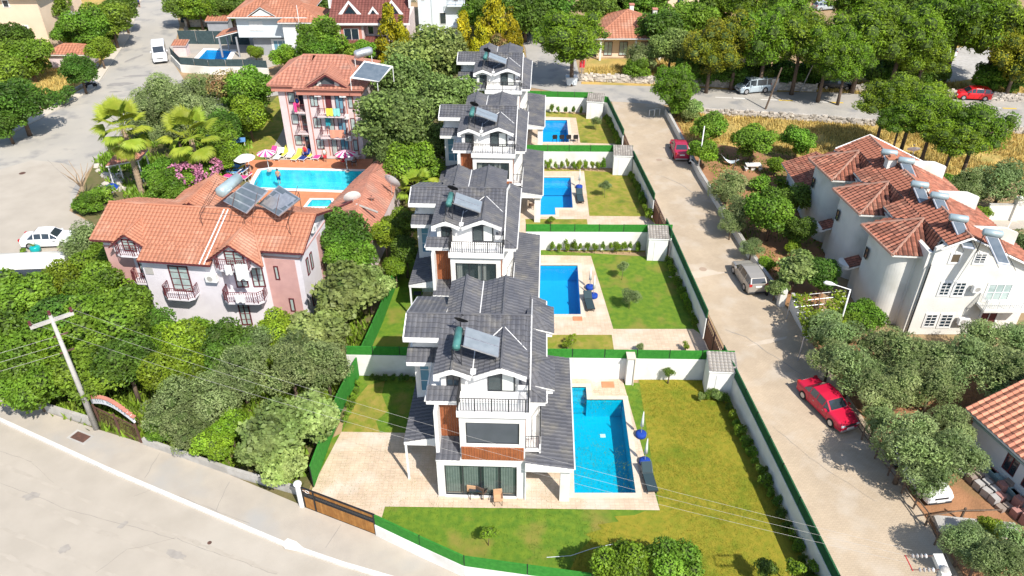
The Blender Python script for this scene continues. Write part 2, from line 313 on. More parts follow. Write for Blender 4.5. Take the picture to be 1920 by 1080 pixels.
def ac_unit(parent, c, u, s=1.0, label=None):
    m = M(); m.obox(c, u, .42 * s, .16 * s, .3 * s); o = m.build('air_conditioner', whitet, parent)
    u = V3((u[0], u[1], 0)).normalized(); nn = V3((u.y, -u.x, 0)); g = M(); q = V3(c) + nn * (.165 * s) - u * .08 * s
    v = V3((0, 0, 1)); g.add([q + (u * math.cos(t) + v * math.sin(t)) * .22 * s for t in [6.2832 * i / 12 for i in range(12)]], [tuple(range(12))]); g.build('fan_grille', conc, o); return o
def dish(loc, rz, r, label, tilt=35, ped=.8):
    t = thing('satellite_dish', label, 'satellite dish', loc, rz); m = M(); m.tube([(0, 0, 0), (0, 0, ped)], .03, 5); m.build('mast', steel, t)
    d = M(); P = []; n = 16
    for k, rr in enumerate((0.05, .5, 1.0)):
        for i in range(n): a = 6.2832 * i / n; P.append((r*rr*math.cos(a), 0.28*r*rr*rr, r*rr*math.sin(a)))
    d.add(P, [(k*n+i, k*n+(i+1)%n, (k+1)*n+(i+1)%n, (k+1)*n+i) for k in range(2) for i in range(n)] + [tuple(range(n))])
    ob = d.build('dish', whitet, t, True); ob.location = (0, -.05, ped); ob.rotation_euler = (R(180 - tilt), 0, 0)
    e = M(); e.tube([(0, 0, -r), (0, r*.9, -r*.05)], .015, 4); e.box(-.05, r*.86, -.1, .05, r*.98, .04); eo = e.build('feed_arm', dframe, t); eo.location = (0, -.05, ped); eo.rotation_euler = (R(180 - tilt), 0, 0)
    return t
# ------------------------------------------------------------------ ground sheets
from mathutils.geometry import delaunay_2d_cdt
from mathutils import Vector as V2
def gp(*pts): return [G(*p) for p in pts]
def ccw(P):
    P = [V3((p[0], p[1], 0)) for p in P]; A = sum(P[i].x * P[(i+1) % len(P)].y - P[(i+1) % len(P)].x * P[i].y for i in range(len(P)))
    return P if A > 0 else P[::-1]
def offset(P, d):
    P = ccw(P); out = []
    for i, p in enumerate(P):
        a = (p - P[i-1]).normalized(); b = (P[(i+1) % len(P)] - p).normalized(); na, nb = V3((a.y, -a.x, 0)), V3((b.y, -b.x, 0)); s = (na + nb) / (1 + na.dot(nb)); out.append(p + s * d)
    return out
def inpoly(x, y, P):
    c = False; n = len(P)
    for i in range(n):
        a, b = P[i], P[i-1]
        if (a[1] > y) != (b[1] > y) and x < (b[0]-a[0]) * (y-a[1]) / (b[1]-a[1]) + a[0]: c = not c
    return c
def sheet(name, outer, z, mt, holes=(), thick=0, parent=None, kind='structure', **k):
    loops = [ccw(outer)] + [ccw(h)[::-1] for h in holes]; pts = []; ed = []; m = M()
    for l in loops: n0 = len(pts); pts += [V2((p.x, p.y)) for p in l]; ed += [(n0 + i, n0 + (i+1) % len(l)) for i in range(len(l))]
    vs, _, fs, *_r = delaunay_2d_cdt(pts, ed, [], 0, 1e-6); keep = []
    for f in fs:
        cx = sum(vs[i].x for i in f) / len(f); cy = sum(vs[i].y for i in f) / len(f)
        if inpoly(cx, cy, loops[0]) and not any(inpoly(cx, cy, h) for h in loops[1:]): keep.append(tuple(f))
    m.add([(p.x, p.y, z) for p in vs], keep)
    if thick:
        for l in loops:
            n = len(l); m.add([(p.x, p.y, z) for p in l] + [(p.x, p.y, z - thick) for p in l], [(i, (i+1) % n, n + (i+1) % n, n + i) for i in range(n)])
    o = m.build(name, mt, parent, **k); me = o.data
    bm = bmesh.new(); bm.from_mesh(me)
    bmesh.ops.reverse_faces(bm, faces=[f for f in bm.faces if abs(f.normal.z) > .9 and f.normal.z < 0]); bmesh.ops.delete(bm, geom=[v for v in bm.verts if not v.link_faces], context='VERTS'); bm.to_mesh(me); bm.free()
    if kind: o['kind'] = kind
    return o
POOL = {
 'near': [(3.63,30.68),(7.19,30.68),(7.40,38.69),(5.00,38.69),(5.03,39.95),(4.02,39.95)],
 'third': [(2.14,48.4),(5.31,48.4),(5.55,55.45),(2.3,55.45)],
 'second': [(2.63,64.4),(4.1,64.4),(4.12,65.8),(5.82,65.8),(6.03,72.4),(2.85,72.4)],
 'far': [(3.24,81.5),(6.43,81.5),(6.57,88.05),(3.45,88.05)],
 'hotel': [G(482,352),G(660,358),G(700,322),G(500,318),G(490,320),G(478,340),G(476,347)],
 'small': [G(575,388),G(625,388),G(620,375),G(585,375)],
 'top': [G(370,113),G(424,113),G(434,96),G(388,94)]}
AP = list(POOL.values())
sheet('ground', [(-330,-20),(330,-20),(330,620),(-330,620)], -.03, dirt, AP)
# roads
mainst = [G(0,788),G(200,880),G(400,965),G(530,1020),G(640,1058),V3((2,22.3,0)),V3((16.5,18.4,0)),V3((40,16,0)),V3((40,-12,0)),V3((-60,-12,0)),V3((-60,48.5,0))]
sheet('main_street', mainst, 0, street)
walk = [G(0,788),G(200,880),G(400,965),G(530,1020),G(640,1058),V3((2,22.3,0)),V3((16.2,18.6,0)),V3((16.0,21.2,0)),G(870,1082),G(706,1005),G(572,952),G(430,892),G(265,832),G(180,806),G(0,745),V3((-60,52,0)),V3((-60,48.5,0))]
sheet('pavement', walk, .11, sidew, thick=.13)
m = M(); K = [V3((-60,48.5,0))] + walk[:7]
for a, b in zip(K[:-1], K[1:]): m.seg(a, b, -.02, .125, .24)
struct('kerb', m, kerbm)
sheet('concrete_patch', gp((528,1022),(540,1012),(556,1018),(570,1030),(556,1036),(536,1032)), .13, kerbm)
lroad = [G(-260,300),G(0,262),G(93,214),G(178,166),G(209,120),G(241,72),G(268,-10),G(292,-60),G(345,-60),G(322,0),G(337,48),G(320,110),G(345,150),G(505,160),G(520,150),G(540,175),G(400,200),G(300,180),G(250,240),G(180,300),G(160,330),G(130,395),G(190,430),G(230,480),G(190,520),G(120,545),G(-60,545),G(-300,500)]
sheet('left_road', lroad, 0, road)
sheet('left_footpath', [G(-260,300),G(0,262),G(93,214),G(178,166),G(209,120),G(241,72),G(268,-10),G(248,-10),G(222,70),G(190,122),G(165,162),G(80,208),G(0,252),G(-260,280)], .1, mat('pale_footpath', (.58,.52,.43), .9, (.52,.46,.38), .6, .2, 20), thick=.12)
sheet('forecourt', gp((-200,345),(0,318),(60,300),(120,306),(158,322),(132,362),(130,395),(190,430),(230,480),(190,520),(120,545),(-60,545)), .006, street)
bst = [V3((16.6,18.5,0)),G(1575,1082),G(1470,872),G(1372,678),G(1262,452),G(1190,295),G(1150,200),G(1140,170),G(1245,185),G(1246,205),G(1310,330),G(1390,460),G(1470,570),G(1540,670),G(1630,800),G(1740,980),G(1800,1085),V3((23.4,18,0))]
sheet('side_street', bst, .005, stpav)
ur = [G(905,150),G(1000,165),G(1140,190),G(1245,196),G(1310,205),G(1450,215),G(1610,226),G(1760,236),G(1930,247),G(2100,255),G(2100,200),G(1920,190),G(1700,183),G(1560,173),G(1420,172),G(1300,164),G(1090,158),G(1075,90),G(1060,40),G(1000,20),G(960,40),G(985,90),G(990,130)]
sheet('upper_road', ur, .012, road2)
def strip(name, a, b, w_, z, mt):
    m = M(); m.seg(a, b, z, z + .004, w_); return m.build(name, mt, kind='structure')
ym = mat('yellow_road_paint', (.62,.42,.06), .8); wm = mat('white_road_paint', (.66,.64,.6), .8)
for k, (x, y) in enumerate([(1375,184),(1460,188),(1555,192),(1645,196),(1880,203)]):
    strip('road_marking', G(x,y), G(x+26,y+1.0), .35, .018, ym if k else wm); strip('road_marking', G(x-34,y-1.5), G(x-3,y-.2), .2, .018, wm)
pale = mat('pale_cement', (.53,.45,.355), .9, (.48,.40,.31), 1.5); darkp = mat('dark_patch', (.26,.245,.225), .9, (.30,.28,.255), 1.5)
def blob(name, px, py, rx, ry, rot, z, mt):
    c = G(px, py); P = []
    for i in range(18): a = 6.2832*i/18; q = random.uniform(.7,1.15); x, y = rx*q*math.cos(a), ry*q*math.sin(a); P.append((c.x + x*math.cos(rot)-y*math.sin(rot), c.y + x*math.sin(rot)+y*math.cos(rot)))
    sheet(name, P, z, mt)
for px, py, rx, ry, ro in ((1305,515,.6,2.6,1.75),(1440,640,.25,1.8,1.9)): blob('cement_patch', px, py, rx, ry, ro, .013, pale)
for px, py, rx, ry, ro in ((225,158,1.8,.8,.2),(270,172,1.6,.35,0),(215,172,.9,.3,.1),(318,52,1.5,.9,.3),(250,110,.35,2.2,-.3),(262,142,2.2,.5,.1)): blob('asphalt_patch', px, py, rx, ry, ro, .008, darkp)
def crack(pts, w_=.03, z=.02, mt=None, name='crack'):
    pts = [G(*p) for p in pts]; m = M()
    for a, b in zip(pts[:-1], pts[1:]):
        n = max(2, int((b-a).length/.5)); L0 = [a.lerp(b, i/n) + V3((random.uniform(-.05,.05), random.uniform(-.05,.05), 0)) for i in range(n+1)]
        for c, d in zip(L0[:-1], L0[1:]): m.seg(c, d, z-.004, z, w_*random.uniform(.5,1.3))
    m.build(name, mt or darkp, kind='structure')
crack([(1360,618),(1400,632),(1430,655),(1500,700),(1560,760)], .05); crack([(1240,330),(1275,345),(1300,362)], .04); crack([(0,905),(140,960),(330,1010),(520,1078)], .02); crack([(250,930),(330,900)], .015); crack([(90,300),(130,340),(150,345)], .04)
tyrem = mat('tyre_polished_street', (.385,.34,.28), .85, (.43,.38,.315), 1.2)
for o_ in (0, 46, 120, 170):
    crack([(-40,850+o_),(150,935+o_),(320,1000+o_),(520,1075+o_)], .22, .006, tyrem, 'tyre_mark')
for px, py, rx, ry, ro in ((60,930,.5,.3,.2),(230,985,.3,.2,1),(330,1040,.7,.25,-.4),(120,1030,.35,.3,.5)): blob('oil_stain', px, py, rx, ry, ro, .01, mat('oil_stain', (.31,.28,.245), .7, (.36,.325,.28), 3))
crack([(0,845),(60,868),(100,905)], .015); crack([(180,1075),(240,1030),(330,1010)], .015); crack([(1500,620),(1540,700),(1600,780)], .02, .02); crack([(1450,800),(1520,860),(1640,940)], .015, .02)
crack([(120,845),(260,905),(380,950),(470,985)], .03, .12); crack([(430,905),(405,960)], .03, .122); crack([(640,985),(610,1030)], .03, .122); crack([(300,850),(272,900)], .03, .122)
# gardens / soils
sheet('left_garden_soil', [G(0,745),G(180,804),G(265,830),G(430,890),G(565,948),G(700,655),G(745,470),G(840,330),G(900,150),G(905,60),G(500,150),G(400,180),G(300,180),G(180,300),G(135,395),G(195,430),G(235,480),G(190,520),G(120,545),G(-60,545),G(-150,700)], -.012, dark_soil, AP)
sheet('hotel_lawn', gp((400,300),(520,180),(600,200),(600,300),(470,310),(430,300)), 0, lawnD)
sheet('pool_terrace', gp((455,362),(470,345),(458,300),(700,298),(690,330),(640,410),(520,400)), .012, terra, [offset(POOL['hotel'], .02), offset(POOL['small'], .02)])
sheet('hotel_path', gp((500,300),(540,225),(555,225),(590,290),(590,300)), .015, sidew)
sheet('dry_lot', [G(1262,212),G(1310,206),G(1610,228),G(1930,250),G(2100,260),G(2100,360),G(1930,340),G(1760,330),G(1560,300),G(1500,300),G(1290,262)], -.008, dryg)
sheet('villa_garden_soil', [G(1262,215),G(1290,262),G(1500,295),G(1560,300),G(1540,600),G(1700,700),G(1930,680),G(1990,900),G(1930,1082),G(1810,1082),G(1740,980),G(1630,800),G(1540,670),G(1470,570),G(1390,460),G(1310,330)], -.004, redsoil)
sheet('dry_verge', gp((1090,158),(1300,164),(1420,172),(1560,173),(1700,183),(1920,190),(2100,200),(2100,60),(1750,90),(1500,130),(1240,110),(1100,110)), .002, dryg)
sheet('beige_yard', gp((1640,130),(1750,100),(1930,60),(1930,130),(1720,165)), .008, conc)
sheet('left_dry_ground', gp((-260,300),(0,252),(80,208),(165,162),(190,122),(222,70),(248,-10),(150,-60),(-300,-60)), .003, dryg)
sheet('right_yard_path', gp((1850,412),(1990,412),(1990,430),(1845,430)), .01, sidew)
sheet('neighbour_terrace', gp((335,112),(345,50),(520,40),(560,110),(500,128)), .004, sidew, [POOL['top']])
sheet('neighbour_lawn', gp((352,56),(400,56),(402,50),(355,50)), .012, lawn)
sheet('far_villas_yard', gp((600,118),(900,100),(900,40),(600,60)), 0, lawnD)
# villa plots : lawns and pavers
FT = lambda x, y: G(x, y, 2.5)
plotN = [G(572,952),G(706,1005),V3((-2.5,25.1,0)),V3((16.0,21.2,0)),G(1575,1082),FT(1470,870),FT(1372,672),V3((2.0,40.9,0)),V3((-11,41.2,0)),G(640,812),G(615,825)]
sheet('near_lawn', plotN, 0, lawn, [POOL['near']])
yl = gp((1198,712),(1330,712),(1345,745),(1385,765),(1440,870),(1530,1040),(1560,1082)) + [V3((15.6,22,0)),V3((2.5,24.3,0)),G(1085,1035),G(1110,1010),G(1098,1002),G(1128,992),G(1120,984),G(1160,978),G(1152,968),G(1190,966),G(1210,958),G(1237,957)]
sheet('near_side_lawn', yl, .01, lawnY)
sheet('worn_lawn', gp((642,810),(655,780),(668,748),(690,722),(722,714),(716,740),(728,770),(705,790),(712,811)), .01, lawnD)
sheet('near_terrace', [G(573,950),G(590,905),G(640,810),G(760,812),V3((-5.9,41,0)),V3((7.6,41,0)),G(1237,957),G(722,950),G(706,1003)], .02, paving, [POOL['near']])
plot3 = [V3((-10.9,41.3,0)),V3((15,41,0)),FT(1262,436),V3((1.5,58.1,0)),V3((-9.3,58.3,0)),G(722,540)]
sheet('third_lawn', plot3, 0, lawn, [POOL['third']])
sheet('third_terrace', [V3((-7.6,44,0)),V3((-6.8,57,0)),V3((1.6,57.2,0)),G(1108,480),G(1150,617),G(1300,617),G(1366,664),V3((2.0,43.2,0))], .012, paving, [POOL['third']])
sheet('third_small_lawn', gp((1020,628),(1147,628),(1152,662),(1024,664)), .02, lawnD)
plot2 = [V3((-9,58.4,0)),V3((14,57.6,0)),FT(1188,283),V3((1,75,0)),V3((-8.5,75.3,0))]
sheet('second_lawn', plot2, 0, lawnD, [POOL['second']])
sheet('second_terrace', [V3((-6.4,60.5,0)),V3((-6,74,0)),V3((1.4,74,0)),G(1095,321),G(1105,405),G(1212,406),G(1250,438),V3((1.5,59.3,0))], .012, paving, [POOL['second']])
sheet('second_small_lawn', gp((985,411),(1100,411),(1104,434),(987,434)), .02, lawnD)
plot1 = [V3((-8.4,75.4,0)),V3((12.9,74.8,0)),FT(1140,182),V3((-3,93,0)),V3((-8,92,0))]
sheet('far_lawn', plot1, 0, lawnD, [POOL['far']])
sheet('far_terrace', [V3((-5.5,77.5,0)),V3((-5,90,0)),V3((1.6,89.5,0)),G(1080,221),G(1088,268),G(1160,270),G(1178,281),V3((1.5,76.3,0))], .012, paving, [POOL['far']])
# ------------------------------------------------------------------ pools
def pool(name, label, P, tm, depth=1.5, wz=-.14, cop=.36, copm=None, cz=.05):
    t = thing(name, label, 'swimming pool', (0, 0, 0)); P = ccw(P); n = len(P); m = M()
    m.add([(p.x, p.y, cz - .01) for p in P] + [(p.x, p.y, -depth) for p in P], [(i, (i+1) % n, n+(i+1) % n, n+i) for i in range(n)] + [tuple(range(n, 2*n))])
    b = m.build('basin', tm, t)
    sheet('coping', offset(P, cop), cz, copm or coping, [P], thick=cz + .03, parent=t, kind=None)
    wtr = M(); q = offset(P, -.002); wtr.add([(p.x, p.y, wz) for p in q], [tuple(range(n))]); wo_ = wtr.build('water', water, t)
    if wo_.data.polygons[0].normal.z < 0: wo_.data.flip_normals()
    return t
p4 = pool('swimming_pool', 'large turquoise pool with a step alcove beside the nearest villa', POOL['near'], tilepoolT)
m = M()
for k in range(3): m.box(4.06, 39.9 - .32 * (k + 1), -1.4, 5.0, 39.93 - .32 * k, -.35 - .28 * k)
m.build('steps', tilepoolT, p4)
m = M(); m.box(5.8, 36.7, -1.49, 6.15, 37.0, -1.47); m.build('drain_cover', whitet, p4)
pool('swimming_pool', 'plain rectangular blue pool beside the third villa counted from the far end', POOL['third'], tilepool)
p2 = pool('swimming_pool', 'blue pool with a notched near corner beside the second villa from the far end', POOL['second'], tilepool)
m = M(); m.box(2.9, 71.2, -1.4, 5.95, 72.35, -.55); m.build('shallow_shelf', tilepool, p2)
pool('swimming_pool', 'blue pool with black chairs on its near edge, beside the farthest villa', POOL['far'], tilepool)
pool('hotel_pool', 'wide pale cyan hotel pool set in a terracotta terrace', POOL['hotel'], tilepoolH, 1.3, -.1, .45, whitet)
pool('paddling_pool', 'small cyan pool tucked between the hotel pool and the bar roof', POOL['small'], tilepoolH, .5, -.1, .3, whitet)
pool('swimming_pool', 'small blue pool behind dark netting beside the grey villa at the top', POOL['top'], tilepool, 1.3, -.12, .7, whitet)
for c, sz, lab in [((6.55,40.2),(.42,.3),'terracotta filter hatch in the pavers behind the nearest pool'), (tuple(G(1083,598)[:2]),(.35,.25),'small terracotta hatch in front of the third pool')]:
    m = M(); m.box(c[0]-sz[0], c[1]-sz[1], .02, c[0]+sz[0], c[1]+sz[1], .06); m.build('hatch_cover', terra, label=lab, cat='hatch cover')
# ------------------------------------------------------------------ garden walls with artificial hedge panels
def hedge_wall(name, label, pts, wz=1.8, hz=2.5, th=.16, step=2.2, hm=None, wmat=None, z0=-.05):
    t = thing(name, label, 'garden wall'); m = M()
    for a, b in zip(pts[:-1], pts[1:]): m.seg(a, b, z0, wz, th)
    if wz > 0: m.build('wall', wmat or white, t)
    for a, b in zip(pts[:-1], pts[1:]):
        a, b = V3((a[0], a[1], 0)), V3((b[0], b[1], 0)); L_ = (b - a).length; k = max(1, round(L_ / step)); u = (b - a) / L_
        for i in range(k):
            q = M(); q.seg(a + u * (L_ * i / k + .03), a + u * (L_ * (i + 1) / k - .03), max(wz, .02) + .01, hz + random.uniform(-.01, .015), .09); q.build('hedge_panel', hm or hedge, t)
            p = M(); c = a + u * (L_ * i / k); p.box(c.x - .025, c.y - .025, max(wz, 0), c.x + .025, c.y + .025, hz + .05); p.build('post', black, t)
    return t
hedge_wall('garden_wall', 'white wall topped with bright green panels behind the nearest pool', [(1.9,41.0),(15.0,40.75)])
hedge_wall('garden_wall', 'short white wall with green panels left of the nearest villa', [(-11.3,41.3),(-5.8,41.15)])
hedge_wall('garden_wall', 'white wall with green panels behind a row of shrubs and the third pool', [(1.2,58.15),(13.8,58.05)])
hedge_wall('garden_wall', 'white wall with green panels behind the second pool from the far end', [(1.5,75.0),(12.6,74.85)])
hedge_wall('garden_wall', 'white wall with green panels along the upper road behind the farthest villa', [(1.5,91.3),(9.6,90.7),FT(1140,182)])
hedge_wall('garden_wall', 'shaded white wall with a green strip left of the second and third villas', [(-9.2,75.1),(-5.2,75.1)])
hedge_wall('garden_wall', 'all green panel fence between the fig trees and the nearest terrace', [G(588,914),G(620,826),V3((-11.2,37.5,0)),V3((-10.6,41.1,0))], wz=0, hz=1.7)
hedge_wall('garden_wall', 'all green panel fence left of the third villa, rising uphill', [V3((-10.6,41.5,0)),V3((-9.9,47,0)),V3((-9.4,53,0)),V3((-9.1,58,0))], wz=0, hz=1.6)
q = hedge_wall('street_wall', 'long white wall with dark green panels between nearest lawn and side street', [FT(1380,690),FT(1470,870),FT(1575,1080),V3((16.3,21.6,0))], hm=hedgeD)
hedge_wall('street_wall', 'white wall with green panels along the side street by the mown third lawn', [FT(1262,436),FT(1328,583)], hm=hedgeD)
hedge_wall('street_wall', 'short stretch of green topped wall between the third street gate and the nearest shed', [FT(1358,648),FT(1378,686)], hm=hedgeD)
hedge_wall('street_wall', 'white wall with green panels along the side street by the second lawn from the far end', [FT(1188,283),FT(1228,363)], hm=hedgeD)
hedge_wall('street_wall', 'short green topped wall between the second street gate and its cross wall', [FT(1250,410),FT(1261,434)], hm=hedgeD)
hedge_wall('street_wall', 'green topped wall along the side street by the farthest lawn, curving at the road corner', [FT(1140,182),FT(1170,243)], hm=hedgeD)
fw = hedge_wall('street_wall', 'low sunlit white wall with a green strip facing the main street at the bottom', [G(707,1005),G(790,1045),G(872,1083),V3((4,24.0,0)),V3((16.2,21.3,0))], wz=1.0, hz=1.75, step=3)
# pillar beside the nearest pool
m = M(); m.box(7.75, 40.2, 0, 8.2, 40.75, 2.3); t = m.build('wall_pillar', white, label='white pillar with a tan cap against the wall at the end of the nearest pool', cat='pillar'); m = M(); m.box(7.68,40.1,2.3,8.27,40.85,2.38); m.box(8.21,40.12,.02,8.27,40.3,2.3); m.build('cap', coping, t)
# street gates
def slat_gate(label, a, b, h=2.1, n=14):
    t = thing('sliding_gate', label, 'gate'); a = V3((a[0],a[1],0)); b = V3((b[0],b[1],0)); u = (b-a).normalized(); L_ = (b-a).length; m = M()
    m.seg(a, b, .1, .18, .07); m.seg(a, b, h-.08, h, .07); m.seg(a, b, h*.7, h*.7+.06, .06)
    for s_ in (0, .5, 1): c = a + u*L_*s_; m.box(c.x-.04, c.y-.04, .05, c.x+.04, c.y+.04, h)
    m.build('frame', rust, t)
    for i in range(n):
        q = M(); q.seg(a + u*L_*(i+.08)/n, a + u*L_*(i+.92)/n, .19, h*.69, .03); q.build('board', MATS['gate_brown'], t)
    for i in range(n):
        q = M(); q.seg(a + u*L_*(i+.3)/n, a + u*L_*(i+.7)/n, h*.7+.07, h-.09, .03); q.build('bar', rust, t)
mat('gate_brown', (.17,.08,.05), .7, objvar=.12)
slat_gate('brown street gate by the third plot, nearest of the three street gates', FT(1329,586), FT(1357,646))
slat_gate('brown street gate at the second plot from the far end', FT(1229,365), FT(1249,408))
slat_gate('small brown street gate at the farthest plot', FT(1171,245), FT(1187,281))
# main wooden gate on the front
t = thing('sliding_gate', 'long wooden sliding gate in a black frame facing the main street', 'gate')
a, b = G(574,953), G(706,1004); u = (b-a).normalized(); L_ = (b-a).length; m = M(); h = 1.75
for z in (.05, 1.05, 1.36, h-.06): m.seg(a, b, z, z+.07, .08)
for s_ in (0, .16, 1): c = a+u*L_*s_; m.obox(c+V3((0,0,h/2)), u, .05, .045, h/2)
m.build('frame', black, t)
for i in range(30):
    q = M(); q.seg(a+u*L_*(i+.04)/30, a+u*L_*(i+.96)/30, .13, 1.05, .035); q.build('board', wood2, t)
for i in range(30):
    q = M(); q.seg(a+u*L_*(i+.04)/30, a+u*L_*(i+.96)/30, 1.44, h-.06, .03); q.build('board', wood2, t)
for i in range(15):
    q = M(); q.seg(a+u*L_*(i+.1)/15, a+u*L_*(i+.9)/15, 1.13, 1.35, .03); q.build('grille', dframe, t)
m = M(); c = a+u*L_*.08+V3((0,0,1.58)); nn = V3((u.y,-u.x,0)); pts = [c+nn*.05+u*.14*math.cos(x)+V3((0,0,.1*math.sin(x))) for x in [k*6.2832/12 for k in range(13)]]; m.tube(pts, .015, 4); m.tube([c+nn*.05-u*.3, c+nn*.05-u*.14, c+nn*.05-u*.1+V3((0,0,-.1))], .012, 4); m.build('ornament', whitet, t)
m = M(); c = a-u*.25; m.disc((c.x,c.y,0), .17, 12, 1.9); m.dome((c.x,c.y,1.9), .24, .18); m.build('gate_post', white, label='round white gate post with domed cap left of the long wooden gate', cat='gate post')
# sheds
def shed(label, c, w_, d_, h1, h2, rz):
    t = thing('garden_shed', label, 'shed', (*c, 0), rz); m = M(); m.add([(-w_/2,-d_/2,0),(w_/2,-d_/2,0),(w_/2,d_/2,0),(-w_/2,d_/2,0),(-w_/2,-d_/2,h1),(w_/2,-d_/2,h1),(w_/2,d_/2,h2),(-w_/2,d_/2,h2)], [(0,3,2,1),(4,5,6,7),(0,1,5,4),(1,2,6,5),(2,3,7,6),(3,0,4,7)]); m.build('wall', white, t)
    e = .06; roof(t, [[(-w_/2-e,-d_/2-e,h1+.1),(w_/2+e,-d_/2-e,h1+.1),(w_/2+e,d_/2+e,h2+.14),(-w_/2-e,d_/2+e,h2+.14)]], ltile, whitet, thick=.1, tw=.25, th=.25, singles=[300 if c[1] < 45 else 0])
    m = M(); m.box(-w_/2+.5, -d_/2-.03, .02, w_/2-.5, -d_/2+.02, h1-.25); m.build('door', whitet, t)
c = (G(1345,717,2.2)+G(1372,680,2.5))/2
shed('white shed with a tan tiled roof at the street corner of the nearest lawn', (c.x+.05, 39.7), 1.75, 1.5, 2.15, 2.5, R(-4))
c = G(1240,455,2.3); shed('white shed with a tan tiled roof in the corner of the mown third lawn', (c.x, 57.0), 1.6, 1.5, 2.1, 2.45, R(-4))
c = G(1172,296,2.3); shed('white tiled shed in the corner of the second lawn from the far end', (c.x, 73.8), 1.9, 1.6, 2.1, 2.45, R(-4))
c = G(1118,188,2.3); shed('white shed with a grey tiled roof in the corner of the farthest lawn', (c.x, 89.2), 1.9, 1.6, 2.1, 2.45, R(-10))
# low boundary walls
def wall_thing(name, label, pts, z1, th, mt, cat='wall', z0=-.03, cap=None):
    t = thing(name, label, cat); m = M()
    for a, b in zip(pts[:-1], pts[1:]): m.seg(a, b, z0, z1, th)
    m.build('wall', mt, t)
    if cap:
        m = M()
        for a, b in zip(pts[:-1], pts[1:]): m.seg(a, b, z1, z1+.06, th+.08)
        m.build('coping', cap, t)
    return t
def rubble(name, label, pts, h, th, n_per_m=5):
    t = thing(name, label, 'stone wall'); c = M()
    for a, b in zip(pts[:-1], pts[1:]): c.seg(a, b, -.03, h - .12, th * .6)
    c.build('core', stonem, t); m = M(); rn = []
    for a, b in zip(pts[:-1], pts[1:]):
        a, b = V3((a[0],a[1],0)), V3((b[0],b[1],0)); u = (b-a).normalized(); L_ = (b-a).length; v = V3((-u.y,u.x,0))
        for k in range(int(L_ * n_per_m * h * 2.2)):
            s_ = random.uniform(0, L_); z = random.uniform(.08, h); q = random.uniform(.10, .2); side = random.choice((-1, -1, -1, 1))
            p = a + u*s_ + v*side*th*.3 + V3((0,0,z)); n0 = len(m.f); m.obox(p, (u.x+random.uniform(-.2,.2), u.y+random.uniform(-.2,.2)), q*1.25, th*.22, q*.6); rn += [random.random()] * 6
    o = m.build('stone', stonem, t, kind='stuff'); at = o.data.attributes['rnd']; at.data.foreach_set('value', rn)
    return t
rubble('stone_wall', 'pale rubble wall on the near side of the upper road', [G(1312,214),G(1450,222),G(1610,234),G(1640,236)], .9, .45)
rubble('stone_wall', 'pale rubble wall below the stone pines left of the silver van', [G(1085,152),G(1230,157),G(1300,160),G(1385,166)], 1.1, .4)
rubble('stone_wall', 'rubble wall along the upper road between the silver van and the black car', [G(1452,168),G(1530,172)], 1.1, .4)
rubble('stone_wall', 'rubble wall right of the black car under the pines', [G(1595,172),G(1700,178),G(1790,183)], 1.1, .4)
rubble('stone_wall', 'rubble wall end at the right edge beyond the red hatchback', [G(1850,187),G(1935,193)], 1.1, .4)
rubble('stone_wall', 'rubble wall under the dry grass at the right end of the upper road', [G(1840,244),G(1935,252)], .9, .45)
wall_thing('garden_wall', 'low cream wall along the side street in front of the olive trees', [G(1248,214),G(1262,240),G(1312,335),G(1392,465),G(1425,515),G(1462,566)], .75, .22, offw, 'garden wall', cap=conc)
wall_thing('garden_wall', 'curved pale wall panel by the vine arbour entrance', [G(1480,577),G(1492,600),G(1515,638)], 1.35, .16, offw, 'garden wall', cap=conc)
m = M(); c = G(1463,572); m.box(c.x-.25,c.y-.25,0,c.x+.25,c.y+.25,1.5); m.build('gate_post', offw, label='square white gate post beside the vine arbour', cat='gate post')
wall_thing('garden_wall', 'white wall with a lamp post right of the roof tanks', [G(1845,412),G(1990,412)], 1.6, .2, offw, 'garden wall', cap=conc)
m = M(); c = G(1897,412); m.box(c.x-.3,c.y-.3,0,c.x+.3,c.y+.3,2.3); m.build('wall_pillar', offw, label='white pillar in the wall at the far right', cat='pillar')
wall_thing('retaining_wall', 'long pale wall with dark netting in front of the top left villa pool', [G(324,116),G(342,135),G(395,139),G(460,139),G(505,142)], 1.0, .25, offw, 'retaining wall')
wall_thing('garden_wall', 'low kerb wall along the left road footpath', [G(0,246),G(80,203),G(160,160),G(185,122)], .35, .25, conc, 'garden wall')
wall_thing('garden_wall', 'concrete boundary wall behind the vine thicket at the main street', [G(0,745),G(172,797)], .7, .2, conc, 'garden wall')
wall_thing('garden_wall', 'concrete boundary wall between the black arch gate and the fig tree', [G(272,834),G(430,889),G(560,926)], .6, .2, conc, 'garden wall')
wall_thing('garden_wall', 'grey kerb wall beside the parked white saloon at the left', [G(112,505),G(134,476)], .6, .2, conc, 'garden wall')
def netfence(label, pts, z0, z1):
    t = thing('netting_fence', label, 'fence')
    for a, b in zip(pts[:-1], pts[1:]):
        a, b = V3((a[0],a[1],0)), V3((b[0],b[1],0)); L_=(b-a).length; k=max(1,round(L_/2.5)); u=(b-a)/L_
        for i in range(k):
            q=M(); q.seg(a+u*L_*i/k, a+u*L_*(i+.97)/k, z0, z1, .03); q.build('net_panel', net, t)
            q=M(); q.tube([a+u*L_*i/k+V3((0,0,z0)), a+u*L_*i/k+V3((0,0,z1+.05))], .03, 5); q.build('post', dframe, t)
netfence('curved dark netting fence on the pale wall below the top left pool', [G(324,115),G(342,134),G(395,138),G(460,138),G(505,141)], 1.0, 2.0)
netfence('dark netting fence across the garden above the top left pool', [G(338,82),G(470,84)], 0, 2.0)
netfence('dark netting fence at the back of the top left plot', [G(340,42),G(470,40)], 0, 1.6)
